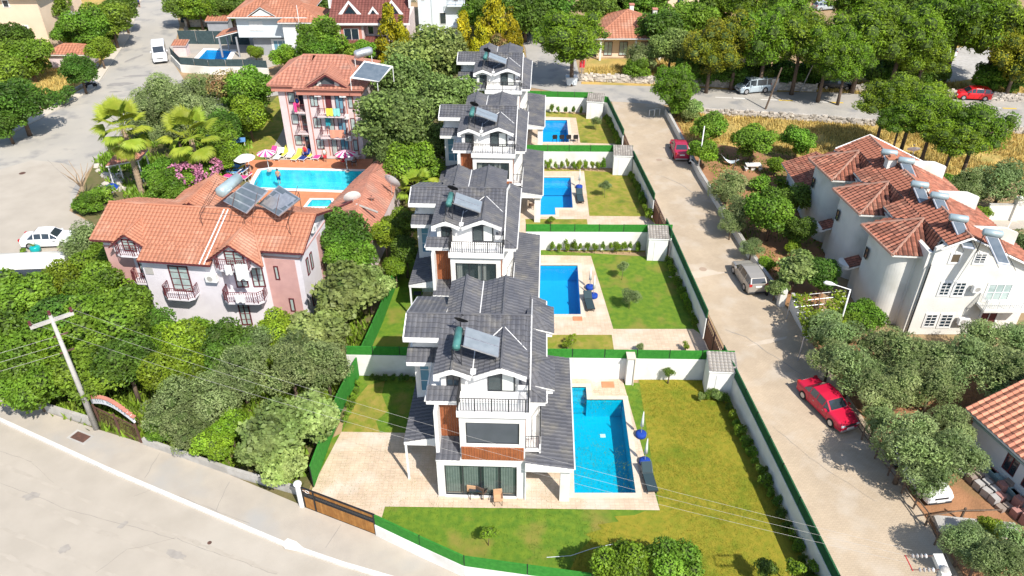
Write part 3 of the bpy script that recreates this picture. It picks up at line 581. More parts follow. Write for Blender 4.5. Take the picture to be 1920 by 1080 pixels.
rubble('stone_wall', 'sandy stone wall at the back of the top left plot', [G(348,50),G(470,50)], 1.2, .4)
# ------------------------------------------------------------------ the four white villas
def villa(idx, ox, oy, rz, label):
    t = thing('villa', label, 'villa', (ox, oy, 0), rz); near = idx == 4
    m = M()
    # ground floor
    wall_holes(m, (0,0), (4.95,0), 0, 3.12, .25, [(.42,4.5,.12,2.62)])
    wall_holes(m, (0,10), (0,.25), 0, 6.4, .2, []); wall_holes(m, (4.95,.25), (4.95,10), 0, 3.12, .2, [(1.5,3.6,.1,2.3)]); m.box(0,9.8,0,4.95,10,6.4)
    # first floor
    wall_holes(m, (1.38,.08), (4.95,.08), 3.12, 6.45, .25, [(.34,3.24,4.25,5.85)]); m.box(1.38,.33,3.12,1.55,1.3,6.45); m.box(4.75,.33,3.12,4.95,10,6.45)
    m.box(-.0,1.32,3.1,1.38,1.5,6.45)
    # left wing
    wall_holes(m, (-1.7,4.9), (0,4.9), 0, 8.25, .2, [(.25,1.45,3.7,6.2)]); m.box(-1.7,5.1,0,-1.5,9.3,7.35); m.box(-1.5,9.1,0,0,9.3,7.3)
    m.prism([(-1.7,4.9,7.35),(-1.7,4.9,8.25),(-1.7,5.55,8.75),(-1.7,9.3,7.4),(-1.7,9.3,7.3)], (.2,0,0))
    # attic fronts
    m.prism([(.3,1.7,6.7),(.3,1.7,7.9),(.97,1.7,8.25),(1.65,1.7,8.0),(2.1,1.7,7.85),(2.5,1.7,8.0),(3.6,1.7,8.35),(4.7,1.7,7.9),(4.75,1.7,7.2),(5.0,1.7,7.15),(5.0,1.7,6.7)], (0,.22,0))
    m.prism([(5.0,1.9,6.7),(5.0,1.9,7.15),(5.0,5.55,8.75),(5.0,9.4,7.2),(5.0,9.4,6.7)], (-.2,0,0)); m.box(.3,1.92,6.7,.5,5,7.9)
    m.prism([(.2,9.6,6.4),(.2,9.6,8.1),(1.1,9.6,8.5),(2.1,9.6,8.1),(3.5,9.6,8.5),(4.8,9.6,8.1),(4.8,9.6,6.4)], (0,-.2,0))
    m.box(1.95,1.3,8.0,2.25,1.72,8.25)
    wl = m.build('wall', white, t)
    m = M(); m.box(.25,.9,.05,4.7,9,3.05); m.box(1.6,.8,3.15,4.7,9,6.4); m.box(-1.45,5.6,.1,-.05,9,6.4); m.build('interior', inter, t)
    # slabs and fascias
    m = M(); m.box(1.28,-.12,6.4,5.18,1.7,6.62); m.box(1.36,-.06,6.32,5.1,1.6,6.4); m.box(1.28,-.12,6.62,1.36,1.7,6.78); m.box(5.1,-.12,6.62,5.18,1.7,6.78); m.box(1.36,-.12,6.62,5.1,-.04,6.78)
    m.box(-.45,.85,6.38,1.28,1.7,6.6); m.box(-.45,1.7,6.38,.3,4.9,6.6); m.box(5.18,.95,6.38,6.0,10.5,6.58); m.box(.3,1.7,6.42,5.0,9.8,6.6)
    m.box(-2.0,4.05,6.38,-.45,9.6,6.62); m.box(-.45,4.9,6.38,0,9.6,6.6)
    m.box(1.36,1.66,6.62,5.0,1.7,6.72)
    m.build('slab', whitet, t)
    # sitting ledge / plinth and front step
    m = M(); m.box(-.05,-.06,0,.38,-.003,.12); m.box(4.55,-.06,0,5.0,-.003,.12); m.each('plinth', coping, t)
    # wood cladding : lower panel of boards, left recess
    for i in range(24):
        q = M(); x = 1.45 + i * .1435; q.box(x,-.02,3.14,x+.128,.07,4.06); q.build('board', wood, t)
    for i in range(10):
        q = M(); x = .02 + i * .134; q.box(x,1.27,3.55,x+.12,1.315,6.36); q.build('board', wood, t)
    for i in range(6):
        q = M(); y = .4 + i * .145; q.box(4.955,y,3.7,4.985,y+.13,6.3); q.build('board', wood, t)
    # openings
    window(t, (.42,0), (1,0), 4.08, .12, 2.62, 3, depth=-.14, curt=[(.0,.2),(.23,.46),(.54,.75),(.78,1)])
    window(t, (1.72,.08), (1,0), 2.9, 4.25, 5.85, 0 if near else 2, depth=-.1, gm=mat('grey_blind', (.075,.085,.10), .3, (.09,.10,.12), 1.5, spec=.8) if near else glass, curt=None if near else [(.03,.16),(.55,.75)], curtm=curtw)
    window(t, (.62,1.7), (1,0), .74, 7.05, 7.85, 1, depth=.03, fw=.05, gm=glass if idx != 4 else dglass, name='window')
    window(t, (2.85,1.7), (1,0), 1.5, 6.73, 8.1, 1, depth=.03, curt=None, gm=glass, name='balcony_door')
    m = M(); m.box(3.65,1.65,6.8,4.25,1.69,8.0); m.each('curtain', curtw, t)
    m = M(); m.box(2.9,1.685,6.78,4.3,1.698,8.05); m.box(.66,1.685,7.1,1.32,1.698,7.8); m.each('dark_backing', inter, t)  # dark sheets on the wall face stand for the dim room behind the panes
    window(t, (-1.45,4.9), (1,0), 1.2, 3.7, 6.2, 1, 2, depth=-.06, gm=bglass, fm=whitet)
    # rounded arch caps over attic windows are part of the gables : white barge boards
    m = M()
    def barge(pts, y0, y1, h=.24):
        for (xa, za), (xb, zb) in zip(pts[:-1], pts[1:]): m.add([(xa,y0,za-h),(xb,y0,zb-h),(xb,y0,zb),(xa,y0,za),(xa,y1,za-h),(xb,y1,zb-h),(xb,y1,zb),(xa,y1,za)], [(0,1,2,3),(7,6,5,4),(0,4,5,1),(3,2,6,7),(0,3,7,4),(1,5,6,2)])
    barge([(-.02,8.02),(.45,8.36),(.97,8.52),(1.5,8.36),(1.98,8.1)], 1.13, 1.2); barge([(2.15,8.1),(2.9,8.45),(3.6,8.68),(4.3,8.45),(4.95,8.12)], 1.13, 1.2)
    m.box(-.02,1.13,7.8,.3,1.7,7.84)
    # verge boards of the main roof, both ends
    for x in (5.13, -2.06):
        y0 = 1.45 if x > 0 else 4.05
        z0 = 7.37 if x > 0 else 8.41
        m.prism([(x,y0,z0-.18),(x,5.55,8.82),(x,5.55,9.06),(x,y0,z0+.06)], (.07,0,0)); m.prism([(x,5.55,8.82),(x,9.55,7.2),(x,9.55,7.45),(x,5.55,9.06)], (.07,0,0))
    m.box(-2.06,4.0,8.15,-.02,4.07,8.45); m.box(4.5,1.38,7.1,5.2,1.45,7.38)
    barge([(.2,8.3),(1.1,8.78),(2.1,8.3)], 9.95, 10.02, .2); barge([(2.1,8.3),(3.5,8.78),(4.95,8.3)], 9.95, 10.02, .2)
    m.each('barge_board', whitet, t)
    # roofs
    z = lambda v: 9.0 - .4 * abs(v - 5.55)
    dl = lambda u: 8.55 - .42 * abs(u - .97); dr = lambda u: 8.72 - .42 * abs(u - 3.6)
    vd = lambda zz: 5.55 - (9.0 - zz) / .4       # depth at which the main front slope reaches height zz
    S = [[(-2.0,4.07,z(4.07)),(-.02,4.07,z(4.07)),(-.02,5.55,9.0),(-2.0,5.55,9.0)],
         [(-.02,vd(dl(-.02)),dl(-.02)),(.97,vd(dl(.97)),dl(.97)),(.97,5.55,9.0),(-.02,5.55,9.0)],
         [(.97,vd(dl(.97)),dl(.97)),(2.05,vd(dl(2.05)),dl(2.05)),(2.05,5.55,9.0),(.97,5.55,9.0)],
         [(2.05,vd(dr(2.05)),dr(2.05)),(3.6,vd(dr(3.6)),dr(3.6)),(3.6,5.55,9.0),(2.05,5.55,9.0)],
         [(3.6,vd(dr(3.6)),dr(3.6)),(4.98,vd(dr(4.98)),dr(4.98)),(4.98,5.55,9.0),(3.6,5.55,9.0)],
         [(4.98,5.55,9.0),(5.14,5.55,9.0),(5.14,1.45,z(1.45)),(4.55,1.45,z(1.45)),(4.55,vd(dr(4.55)),dr(4.55)-.01),(4.98,vd(dr(4.98)),dr(4.98)-.01)][:5],
         [(-.02,1.2,dl(-.02)),(.97,1.2,dl(.97)),(.97,vd(dl(.97)),dl(.97)),(-.02,vd(dl(-.02)),dl(-.02))],
         [(2.03,1.2,dl(2.03)),(.97,1.2,dl(.97)),(.97,vd(dl(.97)),dl(.97)),(2.03,vd(dl(2.03)),dl(2.03))],
         [(2.08,1.2,dr(2.08)),(3.6,1.2,dr(3.6)),(3.6,vd(dr(3.6)),dr(3.6)),(2.08,vd(dr(2.08)),dr(2.08))],
         [(4.98,1.2,dr(4.98)),(3.6,1.2,dr(3.6)),(3.6,vd(dr(3.6)),dr(3.6)),(4.98,vd(dr(4.98)),dr(4.98))],
         [(-2.0,5.55,9.0),(.2,5.55,9.0),(.2,9.55,z(9.55)),(-2.0,9.55,z(9.55))],
         [(4.9,5.55,9.0),(5.14,5.55,9.0),(5.14,9.5,z(9.5)),(4.9,9.5,z(9.5))],
         [(.15,5.6,8.33),(1.1,5.6,8.8),(1.1,9.98,8.8),(.15,9.98,8.33)],[(2.12,5.6,8.33),(1.1,5.6,8.8),(1.1,9.98,8.8),(2.12,9.98,8.33)],
         [(2.12,5.6,8.33),(3.5,5.6,8.8),(3.5,9.98,8.8),(2.12,9.98,8.33)],[(4.98,5.6,8.33),(3.5,5.6,8.8),(3.5,9.98,8.8),(4.98,9.98,8.33)]]
    caps = [((-2.0,5.55,9.05),(5.14,5.55,9.05)),((.97,1.15,8.6),(.97,4.4,8.6)),((3.6,1.15,8.77),(3.6,4.85,8.77)),((1.1,5.6,8.85),(1.1,9.98,8.85)),((3.5,5.6,8.85),(3.5,9.98,8.85))]
    roof(t, S, dtile, whitet, caps, thick=.1, capr=.07)
    v = M(); v.tube([(2.06,1.2,8.18),(2.06,4.0,8.2)], .035, 5); v.tube([(2.12,5.7,8.42),(2.12,9.98,8.42)], .035, 5); v.tube([(4.98,vd(dr(4.98)),dr(4.98)+.05),(3.6,4.85,8.8)], .03, 5); v.tube([(2.05,vd(dr(2.05)),dr(2.05)+.05),(3.6,4.85,8.8)], .03, 5); v.each('valley_strip', whitet, t)
    # skirts
    SK = [[(-.45,.83,6.64),(1.26,.83,6.64),(1.26,1.68,7.0),(-.45,1.68,7.0)],[(-2.0,4.03,6.66),(-.05,4.03,6.66),(-.05,4.88,7.1),(-2.0,4.88,7.1)],
          [(6.02,.93,6.62),(6.02,10.5,6.62),(5.06,10.5,7.08),(5.06,1.7,7.08)],[(5.2,.93,6.62),(6.02,.93,6.62),(5.06,1.7,7.08)]]
    ck = [((6.0,.95,6.66),(5.08,1.68,7.1))]
    if near:
        for v0, vm, v1 in ((1.9,2.9,4.55),(7.05,8.3,9.7)):
            ap = (5.04,vm,7.62); e0, e1 = (6.5,v0,6.68), (6.5,v1,6.68); f0, f1 = (5.04,v0-.05,7.1), (5.04,v1+.05,7.1)
            SK += [[e0, e1, ap], [f0, e0, ap], [e1, f1, ap]]; ck += [(e0, ap), (e1, ap)]
        m = M()
        for v0, vm, v1 in ((1.9,2.9,4.55),(7.05,8.3,9.7)): m.box(6.03,v0+.08,6.34,6.42,v1-.08,6.6)
        m.each('side_gable', whitet, t)
    roof(t, SK, dtile, whitet, ck, thick=.08, capr=.05, name='skirt_roof')
    m = M(); m.tube([(-.5,.8,6.66),(-.5,4.0,6.66)], .05, 6); m.tube([(6.07,.95,6.6),(6.07,10.5,6.6)], .05, 6); m.tube([(7.7,-.35,2.92),(7.7,9.3,2.92)], .05, 6); m.tube([(4.98,-.1,.1),(4.98,-.1,3.2)], .04, 6); m.each('gutter', whitet, t)
    # porch on the right
    sg = [0]
    roof(t, [[(4.97,-.36,3.3),(7.65,-.36,2.92),(7.65,9.3,2.92),(4.97,9.3,3.3)]], dtile, whitet, thick=.08, name='porch_roof')
    m = M(); m.prism([(4.97,-.33,2.62),(7.6,-.33,2.62),(7.6,-.33,2.86),(4.97,-.33,3.2)], (0,.22,0)); m.box(7.3,-.1,2.6,7.55,9.2,2.84)
    for y in (-.1, 3.2, 6.0, 8.9): m.box(6.95 if y < 0 else 7.1,y,0,7.5,y+.4,2.62)
    m.each('porch_beam', white, t)
    # first floor side balcony
    m = M(); m.box(4.96,.35,3.5,5.8,3.2,3.68); m.box(5.72,.35,3.4,5.82,3.2,4.05); m.box(4.96,3.0,3.68,5.72,3.2,6.38); m.build('side_balcony', white, t)
    railing(t, [(4.98,.4),(5.68,.4)], 3.68, .95, .14); railing(t, [(5.77,.4),(5.77,3.0)], 4.05, .6, .14)
    # balcony railing in the front
    railing(t, [(1.36,1.62),(1.36,-.02),(5.1,-.02),(5.1,1.62)], 6.72, .95, .15, r=.019)
    # left : car port and lean-to
    sing = [300] if near else None
    roof(t, [[(-1.98,1.2,3.08),(-.06,1.2,3.52),(-.06,7.4,3.52),(-1.98,7.4,3.08)],[(.0,-.14,3.16),(1.37,-.14,3.16),(1.37,1.26,3.62),(.0,1.26,3.62)]], dtile if not near else dtile, whitet, thick=.1, singles=sing, name='lean_to_roof')
    m = M(); m.prism([(-1.98,1.22,2.88),(-.06,1.22,2.88),(-.06,1.22,3.42),(-1.98,1.22,2.98)], (0,.15,0)); m.box(-1.96,1.25,0,-1.84,1.37,2.9); m.box(-1.96,7.2,0,-1.84,7.32,2.9); m.each('car_port_post', whitet, t)
    return t
VO = [(4,-4.23,30.42,R(-2)),(3,-5.75,46.55,R(-2.5)),(2,-4.88,63.4,R(-2.5)),(1,-4.15,79.5,R(-2.5))]
VL = {4:'nearest white villa, dark tiled roof with two small gables on its right side', 3:'second nearest white villa, beside the mown green lawn', 2:'white villa third from the camera, beside the notched pool', 1:'farthest and smallest looking white villa, next to the upper road'}
for a_ in VO: villa(*a_, VL[a_[0]])
def solar_heater(par_xy, rz, lab, glab='solar heaters on the villa roofs'):
    t = thing('solar_water_heater', lab, 'solar water heater', par_xy, rz, glab)
    m = M(); m.tube([(1.22,1.75,9.55),(1.22,1.78,9.6),(1.22,3.35,9.6),(1.22,3.38,9.55)], [.15,.22,.22,.15], 12); m.build('tank', teal, t, True)
    for k in range(2):
        y0 = 1.8 + k * .85; a, b = V3((1.6,y0,9.72)), V3((3.45,y0,9.02)); n = V3((.35,0,.94)).normalized()
        q = M(); q.prism([a, b, b+V3((0,.82,0)), a+V3((0,.82,0))], n*-.08); p = q.build('solar_panel', steel, t)
        q = M(); d = (b-a).normalized()*.05; yy = V3((0,.05,0)); w2=V3((0,.82,0)); q.add([a+d+yy+n*.006,b-d+yy+n*.006,b-d+w2-yy+n*.006,a+d+w2-yy+n*.006],[(0,1,2,3)]); q.build('absorber', solarL, p)
    m = M()
    for y in (1.85, 3.3):
        m.tube([(1.45,y,8.2),(1.45,y,9.75)], .025, 4); m.tube([(1.45,y,9.7),(3.4,y,8.95)], .025, 4); m.tube([(3.3,y,8.4),(3.3,y,9.0)], .025, 4); m.tube([(1.0,y,8.3),(1.0,y,9.4)], .025, 4); m.tube([(1.0,y,9.35),(1.45,y,8.3)], .02, 4)
    m.tube([(.95,2.0,9.3),(.9,2.0,8.5),(.9,1.6,8.45)], .02, 4); m.build('stand', dframe, t)
    return t
sl_ = {4:'teal tank solar heater with two pale panels on the nearest villa',3:'teal tank solar heater on the roof of the second nearest villa',2:'teal tank solar heater on the villa third from the camera',1:'teal tank solar heater on the farthest villa roof'}
dl_ = {4:'black satellite dish behind the teal tank of the nearest villa',3:'black satellite dish behind the solar tank of the second nearest villa',2:'black satellite dish on the roof of the villa third from the camera',1:'black satellite dish on the farthest villa roof'}
for a_ in VO:
    solar_heater((a_[1],a_[2],0), a_[3], sl_[a_[0]])
    M_ = Matrix.Translation((a_[1],a_[2],0)) @ Matrix.Rotation(a_[3],4,'Z'); d_ = dish(M_ @ V3((1.25,3.9,8.35)), R(160), .42, dl_[a_[0]], 40, 1.35); d_['group'] = 'black dishes on the villa roofs'
    for c_ in d_.children:
        c_.data.materials.clear(); c_.data.materials.append(black)
# ------------------------------------------------------------------ front left pink hotel
class Fr:                                   # helper frame for a building
    def __init__(s, name, label, cat, o, rz): s.t = thing(name, label, cat, (o[0], o[1], 0), rz)
h1 = Fr('hotel_building', 'pink and white two storey hotel with an orange roof and solar panels', 'building', (-30.2, 49.3), R(-7)); t = h1.t
LEN, DEP = 15.0, 5.6
m = M(); wall_holes(m, (0,0), (LEN,0), 0, 6.3, .25, []); m.box(0,.25,0,.25,DEP,6.3); m.box(0,DEP-.25,0,LEN,DEP,6.3)
m.box(3.6,-1.45,0,9.6,0,5.85); m.box(.0,0.0,5.9,LEN,DEP,6.2)
m.prism([(LEN,0,6.3),(LEN,DEP/2,7.55),(LEN,DEP,6.3)], (-.25,0,0)); m.prism([(0,0,6.3),(0,DEP/2,7.55),(0,DEP,6.3)], (.25,0,0)); m.box(LEN-.25,.25,0,LEN,DEP-.25,6.3)
# dormer fronts
m.prism([(1.2,-.62,5.6),(1.2,-.62,6.1),(2.5,-.62,7.15),(3.9,-.62,6.1),(3.9,-.62,5.6)], (0,.2,0)); m.prism([(8.9,-1.5,5.6),(8.9,-1.5,6.0),(10.8,-1.5,7.4),(12.7,-1.5,6.0),(12.7,-1.5,5.6)], (0,.2,0))
m.prism([(9.6,-1.45,0),(11.9,-1.1,0),(12.3,0,0),(9.6,0,0)], (0,0,3.0)); m.prism([(9.6,0,3.0),(9.6,-.6,3.0),(12.3,-.1,3.0),(12.3,0,3.0)], (0,0,2.9))
m.build('wall', lilac, t)
m = M(); m.box(-.02,-.03,0,2.0,-.003,5.5); m.box(12.3,-.03,0,14.6,-.003,5.5); m.box(LEN+.003,3.5,0,LEN+.03,4.3,5.4); m.each('pink_wall_panel', pink, t)
m = M(); m.box(LEN+.003,0,5.6,LEN+.05,DEP,5.72); m.box(-.05,-.06,5.6,1.0,-.003,5.72); m.box(12.3,-.06,5.6,LEN,-.003,5.72); m.box(3.55,-1.5,5.72,9.65,-1.45,5.8); m.each('band', pink, t)
def french(a, z0, z1, w_=1.3, dep=.04, nh=3, fm=maroon, nv=1, gm=None, u=(1,0)): window(t, a, u, w_, z0, z1, nv, nh, fm, gm or glassH, depth=dep, fw=.09, name='french_window')
glassH = mat('pale_glass', (.30,.38,.36), .15, (.42,.5,.48), 2, spec=.7)
french((2.3,0), 3.1, 5.3, 1.2); french((5.6,-1.45), 3.1, 5.3, 1.5); french((2.0,-.62), 5.75, 6.75, 1.0); french((10.2,-1.5), 5.75, 6.9, 1.4); french((10.0,-.52), 3.1, 5.2, .9, u=(1,.18)); french((11.2,-.3), 3.1, 5.2, .9, u=(1,.18)); french((10.2,-1.36), .3, 2.4, .8, u=(1,.15))
french((12.9,0), 3.7, 4.9, .35, nh=0, nv=0); french((13.6,0), .9, 2.1, .4, nh=0, nv=0)
for y in (.9, 1.7): window(t, (LEN,y), (0,1), .42, 3.6, 5.0, 0, 0, maroon, glassH, depth=.04, fw=.06); window(t, (LEN,y), (0,1), .42, .8, 2.0, 0, 0, maroon, glassH, depth=.04, fw=.06)
m = M(); m.box(3.75,-1.5,4.4,4.35,-1.45,5.0); m.build('vent_grille', conc, t)
def balc(a, u, w_, d, z):
    u = V3((*u,0)).normalized(); nn = V3((u.y,-u.x,0)); a = V3((*a,0)); m = M(); P = [a, a+nn*d*.7+u*.0, a+nn*d+u*.35, a+nn*d+u*(w_-.35), a+nn*d*.7+u*w_, a+u*w_]; m.prism([p+V3((0,0,z-.14)) for p in P], (0,0,.14)); o = m.build('balcony', lilac, t); railing(o, P, z, .9, .16, .022, maroon)
    return P
balc((5.2,-1.45), (1,0), 2.3, 1.0, 3.05); balc((1.9,0), (1,0), 1.9, .8, 3.05); balc((1.6,-.62), (1,0), 1.8, .5, 5.62); balc((9.7,-1.4), (1,.1), 2.9, 1.1, 3.05); balc((9.6,-1.5), (1,0), 2.4, .6, 5.62)
q = M(); q.tube([(10.0,-1.9,5.8),(10.0,-2.2,6.1)],.01,4); ac_unit(t, (8.9,-1.7,4.6), (1,0), 1.0); ac_unit(t, (LEN+.2,4.9,4.3), (0,1)); ac_unit(t, (LEN+.2,2.8,6.6), (0,1), .8)
zr, ze = 7.75, 6.42; hm = DEP / 2; sl_p = (zr - ze) / (hm + .55); zz = lambda v: zr - sl_p * abs(v - hm)
SL = [[(-.6,-.55,zz(-.55)),(LEN+.6,-.55,zz(-.55)),(LEN+.6,hm,zr),(-.6,hm,zr)],[(-.6,hm,zr),(LEN+.6,hm,zr),(LEN+.6,DEP+.55,zz(DEP+.55)),(-.6,DEP+.55,zz(DEP+.55))],
      [(3.7,-2.0,zz(-2.0)),(9.2,-2.0,zz(-2.0)),(9.2,-.55,zz(-.55)),(3.7,-.55,zz(-.55))],
      [(1.0,-.9,6.0),(2.5,-.9,7.2),(2.5,1.5,7.2),(1.0,-.3,6.05)],[(4.1,-.9,6.0),(2.5,-.9,7.2),(2.5,1.5,7.2),(4.1,-.5,6.05)],
      [(8.6,-1.8,5.85),(10.8,-1.8,7.45),(10.8,2.1,7.45),(8.6,-1.0,5.9)],[(13.0,-1.8,5.85),(10.8,-1.8,7.45),(10.8,2.1,7.45),(13.0,-1.0,5.9)]]
# non planar slopes are replaced by planar triangles and quads
SL = SL[:3] + [[(1.0,-.9,6.12),(2.5,-.9,7.25),(2.5,1.62,7.25),(1.0,-.9+.02,6.12)],[(4.1,-.9,6.05),(2.5,-.9,7.25),(2.5,1.62,7.25)],[(8.6,-1.8,5.85),(10.8,-1.8,7.5),(10.8,2.2,7.5)],[(13.0,-1.8,5.85),(10.8,-1.8,7.5),(10.8,2.2,7.5)]]
SL += [[(4.2,hm,zr),(5.2+3.3,DEP+2.2,zr+.0),(8.4,DEP+2.2,zr)]][:0]
# rear cross wing
SL += [[(2.6,DEP+2.4,6.4),(5.6,DEP+2.4,8.0),(5.6,hm+.2,8.0),(2.6,hm+.2,6.4)],[(8.6,DEP+2.4,6.4),(5.6,DEP+2.4,8.0),(5.6,hm+.2,8.0),(8.6,hm+.2,6.4)]]
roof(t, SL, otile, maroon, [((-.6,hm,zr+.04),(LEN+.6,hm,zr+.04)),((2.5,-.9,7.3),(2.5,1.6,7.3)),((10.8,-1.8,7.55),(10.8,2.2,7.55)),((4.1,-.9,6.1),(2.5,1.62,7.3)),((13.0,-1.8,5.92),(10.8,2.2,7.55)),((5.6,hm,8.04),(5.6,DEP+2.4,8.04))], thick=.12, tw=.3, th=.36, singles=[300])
m = M(); m.box(3,DEP,0,8.2,DEP+2.1,6.35); m.prism([(3,DEP+2.1,6.3),(5.6,DEP+2.1,7.8),(8.2,DEP+2.1,6.3)],(0,-.2,0)); m.build('rear_wing', lilac, t)
m = M(); m.tube([(8.4,-2.0,zz(-2)+.07),(8.55,hm,zr+.07)], .05, 4); m.tube([(8.75,-2.0,zz(-2)+.07),(8.85,hm,zr+.07)], .05, 4); m.each('roof_flashing', whitet, t)
# laundry on its balcony
MT = Matrix.Translation(t.location) @ Matrix.Rotation(R(-7), 4, 'Z')
def cloth(name, p, w_, h, label, mt, u=(1,0)):
    m = M(); u = V3((*u,0)).normalized(); N = 6; P = []
    for i in range(N+1): q = V3(p) + u*w_*i/N + V3((u.y,-u.x,0))*(.03*math.sin(i*2.1)); P += [q, q - V3((0,0,h*(1+.08*math.sin(i*1.7))))]
    m.add(P, [(2*i,2*i+2,2*i+3,2*i+1) for i in range(N)]); o = m.build(name, mt, label=label, cat='laundry'); sm = o.modifiers.new('s','SOLIDIFY'); sm.thickness = .01; return o
p = MT @ V3((11.3,-2.5,6.45)); cloth('sheet', p, .9, 1.3, 'white sheet drying at the gable balcony of the front hotel', whitet); p = MT @ V3((10.6,-2.6,6.4)); cloth('towel', p, .5, .8, 'small white towel drying left of the big sheet', whitet)
p = MT @ V3((10.9,-2.7,4.0)); cloth('towel', p, .7, .7, 'pale towel hung over the first floor railing of the front hotel', whitet)
solarM = mat('solar_glass_mid', (.10,.125,.145), .3, (.14,.165,.185), 2, spec=.9)
# big roof solar heater
t = thing('solar_water_heater', 'big roof solar heater with a galvanised tank and two tilted panels on the front hotel', 'solar water heater')
def P3(px, py, z): return G(px, py, z)
for q4, nm in (((463,341),(502,357),(461,400),(418,377)), 0), (((523,347),(563,372),(522,405),(484,382)), 1):
    A, B, C_, D = [P3(*q4[0],9.6),P3(*q4[1],9.6),P3(*q4[2],8.35),P3(*q4[3],8.35)]; n = (B-A).cross(D-A).normalized(); n = n if n.z > 0 else -n
    m = M(); m.prism([A,B,C_,D], n*-.1); sp = m.build('solar_panel', steel, t)
    for k in range(4):
        a0, a1 = (k+.1)/4, (k+.9)/4; m = M(); L0 = lambda s_: A.lerp(D, s_); L1 = lambda s_: B.lerp(C_, s_)
        m.add([L0(a0).lerp(L1(a0),.04)+n*.006,L0(a0).lerp(L1(a0),.96)+n*.006,L0(a1).lerp(L1(a1),.96)+n*.006,L0(a1).lerp(L1(a1),.04)+n*.006],[(0,1,2,3)]); m.build('absorber', solarM, sp)
m = M(); a, b = P3(413,361,9.3), P3(446,334,9.3); d = (b-a).normalized(); m.tube([a-d*.12, a, b, b+d*.12], [.25,.42,.42,.25], 14); m.build('tank', galv, t, True)
m = M()
for x, y, z in ((375,410,8.6),(537,405,8.6)): pass
c1, c2, c3, c4 = P3(374,398,8.3), P3(540,412,8.3), P3(560,360,8.4), P3(410,345,8.4)
for a, b in ((c1,c2),(c2,c3),(c3,c4),(c4,c1)): m.tube([a,b], .025, 4)
for c in (c1,c2,c3,c4,(c1+c2)/2,(c3+c4)/2): m.tube([c, V3((c.x,c.y,6.5))], .025, 4)
for a, b in ((c1,c4),(c2,c3),((c1+c2)/2,(c3+c4)/2)): m.tube([a+V3((0,0,0)),b+V3((0,0,.5))], .022, 4)
for s_ in (.35,.6,.85): p = c1.lerp(c2,s_); m.tube([p, p+V3((.2,1.4,1.2))], .02, 4)
m.build('stand', rust, t)
# ------------------------------------------------------------------ rear pink hotel (four storeys)
t = thing('hotel_building', 'tall pink hotel block with balconies behind the big pool', 'building', (-24.4, 78.3, 0), R(-3)); W2, D2, H2_ = 8.6, 7.0, 7.55
m = M(); wall_holes(m, (0,0), (2.9,0), 0, H2_, .25, []); m.box(2.9,-.9,0,W2,.2,H2_); m.box(0,.25,0,.25,D2,H2_); m.box(W2-.25,.2,0,W2,D2,H2_); m.box(0,D2-.25,0,W2,D2,H2_)
m.build('wall', lpink, t)
m = M(); m.box(-.5,-.45,H2_-.35,2.7,-.2,H2_+.35); m.box(2.4,-1.35,H2_-.35,W2+.5,-1.1,H2_+.35); m.box(-.5,-.2,H2_-.35,-.25,D2,H2_+.35); m.box(W2+.25,-1.1,H2_-.35,W2+.5,D2,H2_+.35); m.box(2.4,-1.1,H2_-.35,2.7,-.45,H2_+.35); m.box(-.25,-.2,H2_-.3,W2+.25,D2,H2_+.2); m.each('fascia_band', brick, t)
for x, y in ((.75,-.001),(1.9,-.001),(3.35,-.901),(4.9,-.901),(7.3,-.901),(8.0,-.901)):
    q = M(); q.box(x,y-.05,.4,x+.1,y,H2_-.36); q.build('pilaster_strip', brick, t)
for z in (.5, 2.9, 5.25):
    window(t, (1.0,0), (1,0), .75, z+.6, z+1.75, 0, 0, maroon, glassH, depth=.04); window(t, (3.6,-.9), (1,0), .8, z+.6, z+1.75, 1, 0, maroon, glassH, depth=.04)
    window(t, (5.2,-.9), (1,0), .6, z-.1, z+1.8, 0, 0, maroon, glassH if z < 4 else maroon, depth=.04, name='french_window'); window(t, (6.2,-.9), (1,0), .85, z-.1, z+1.8, 1, 0, maroon, bglass, depth=.04, name='french_window'); window(t, (7.55,-.9), (1,0), .5, z+.5, z+1.75, 0, 0, maroon, glassH, depth=.04)
    window(t, (2.1,0), (1,0), .6, z-.1, z+1.8, 0, 0, maroon, dglass, depth=.04, name='french_window')
    if z > 1:
        for x0, x1, y0, y1 in ((1.7,2.85,-.85,-.005),(4.4,7.2,-1.85,-.905)):
            q = M(); q.box(x0,y0,z-.25,x1,y1,z-.1); b_ = q.build('balcony', lpink, t); railing(b_, [(x0+.04,y1),(x0+.04,y0+.04),(x1-.04,y0+.04),(x1-.04,y1)], z-.1, .8, .2, .015, maroon)
    for x, y in ((2.3,-.25),(4.55,-1.15),(7.15,-1.2)): ac_unit(t, (x,y,z+2.0), (1,0), .8)
W3 = W2
za, zb = H2_+.38, H2_+2.3
RS = [[(-.8,-.7,za),(3.2,-.7,za),(3.2,3.4,zb),(2.2,3.4,zb)],[(2.1,-1.6,za),(W2+.8,-1.6,za),(6.6,3.4,zb),(3.6,3.4,zb)],[(-.8,-.7,za),(2.2,3.4,zb),(2.2,3.41,zb),(-.8,D2+.6,za)],[(W2+.8,-1.6,za),(W2+.8,D2+.6,za),(6.6,3.4,zb)],[(-.8,D2+.6,za),(W2+.8,D2+.6,za),(6.6,3.4,zb),(2.2,3.4,zb)]]
roof(t, RS, otile2, brick, [((-.8,-.7,za),(2.2,3.4,zb)),((W2+.8,-1.6,za),(6.6,3.4,zb)),((2.2,3.4,zb),(6.6,3.4,zb)),((W2+.8,D2+.6,za),(6.6,3.4,zb))], thick=.1, tw=.42, th=.42, seg=2)
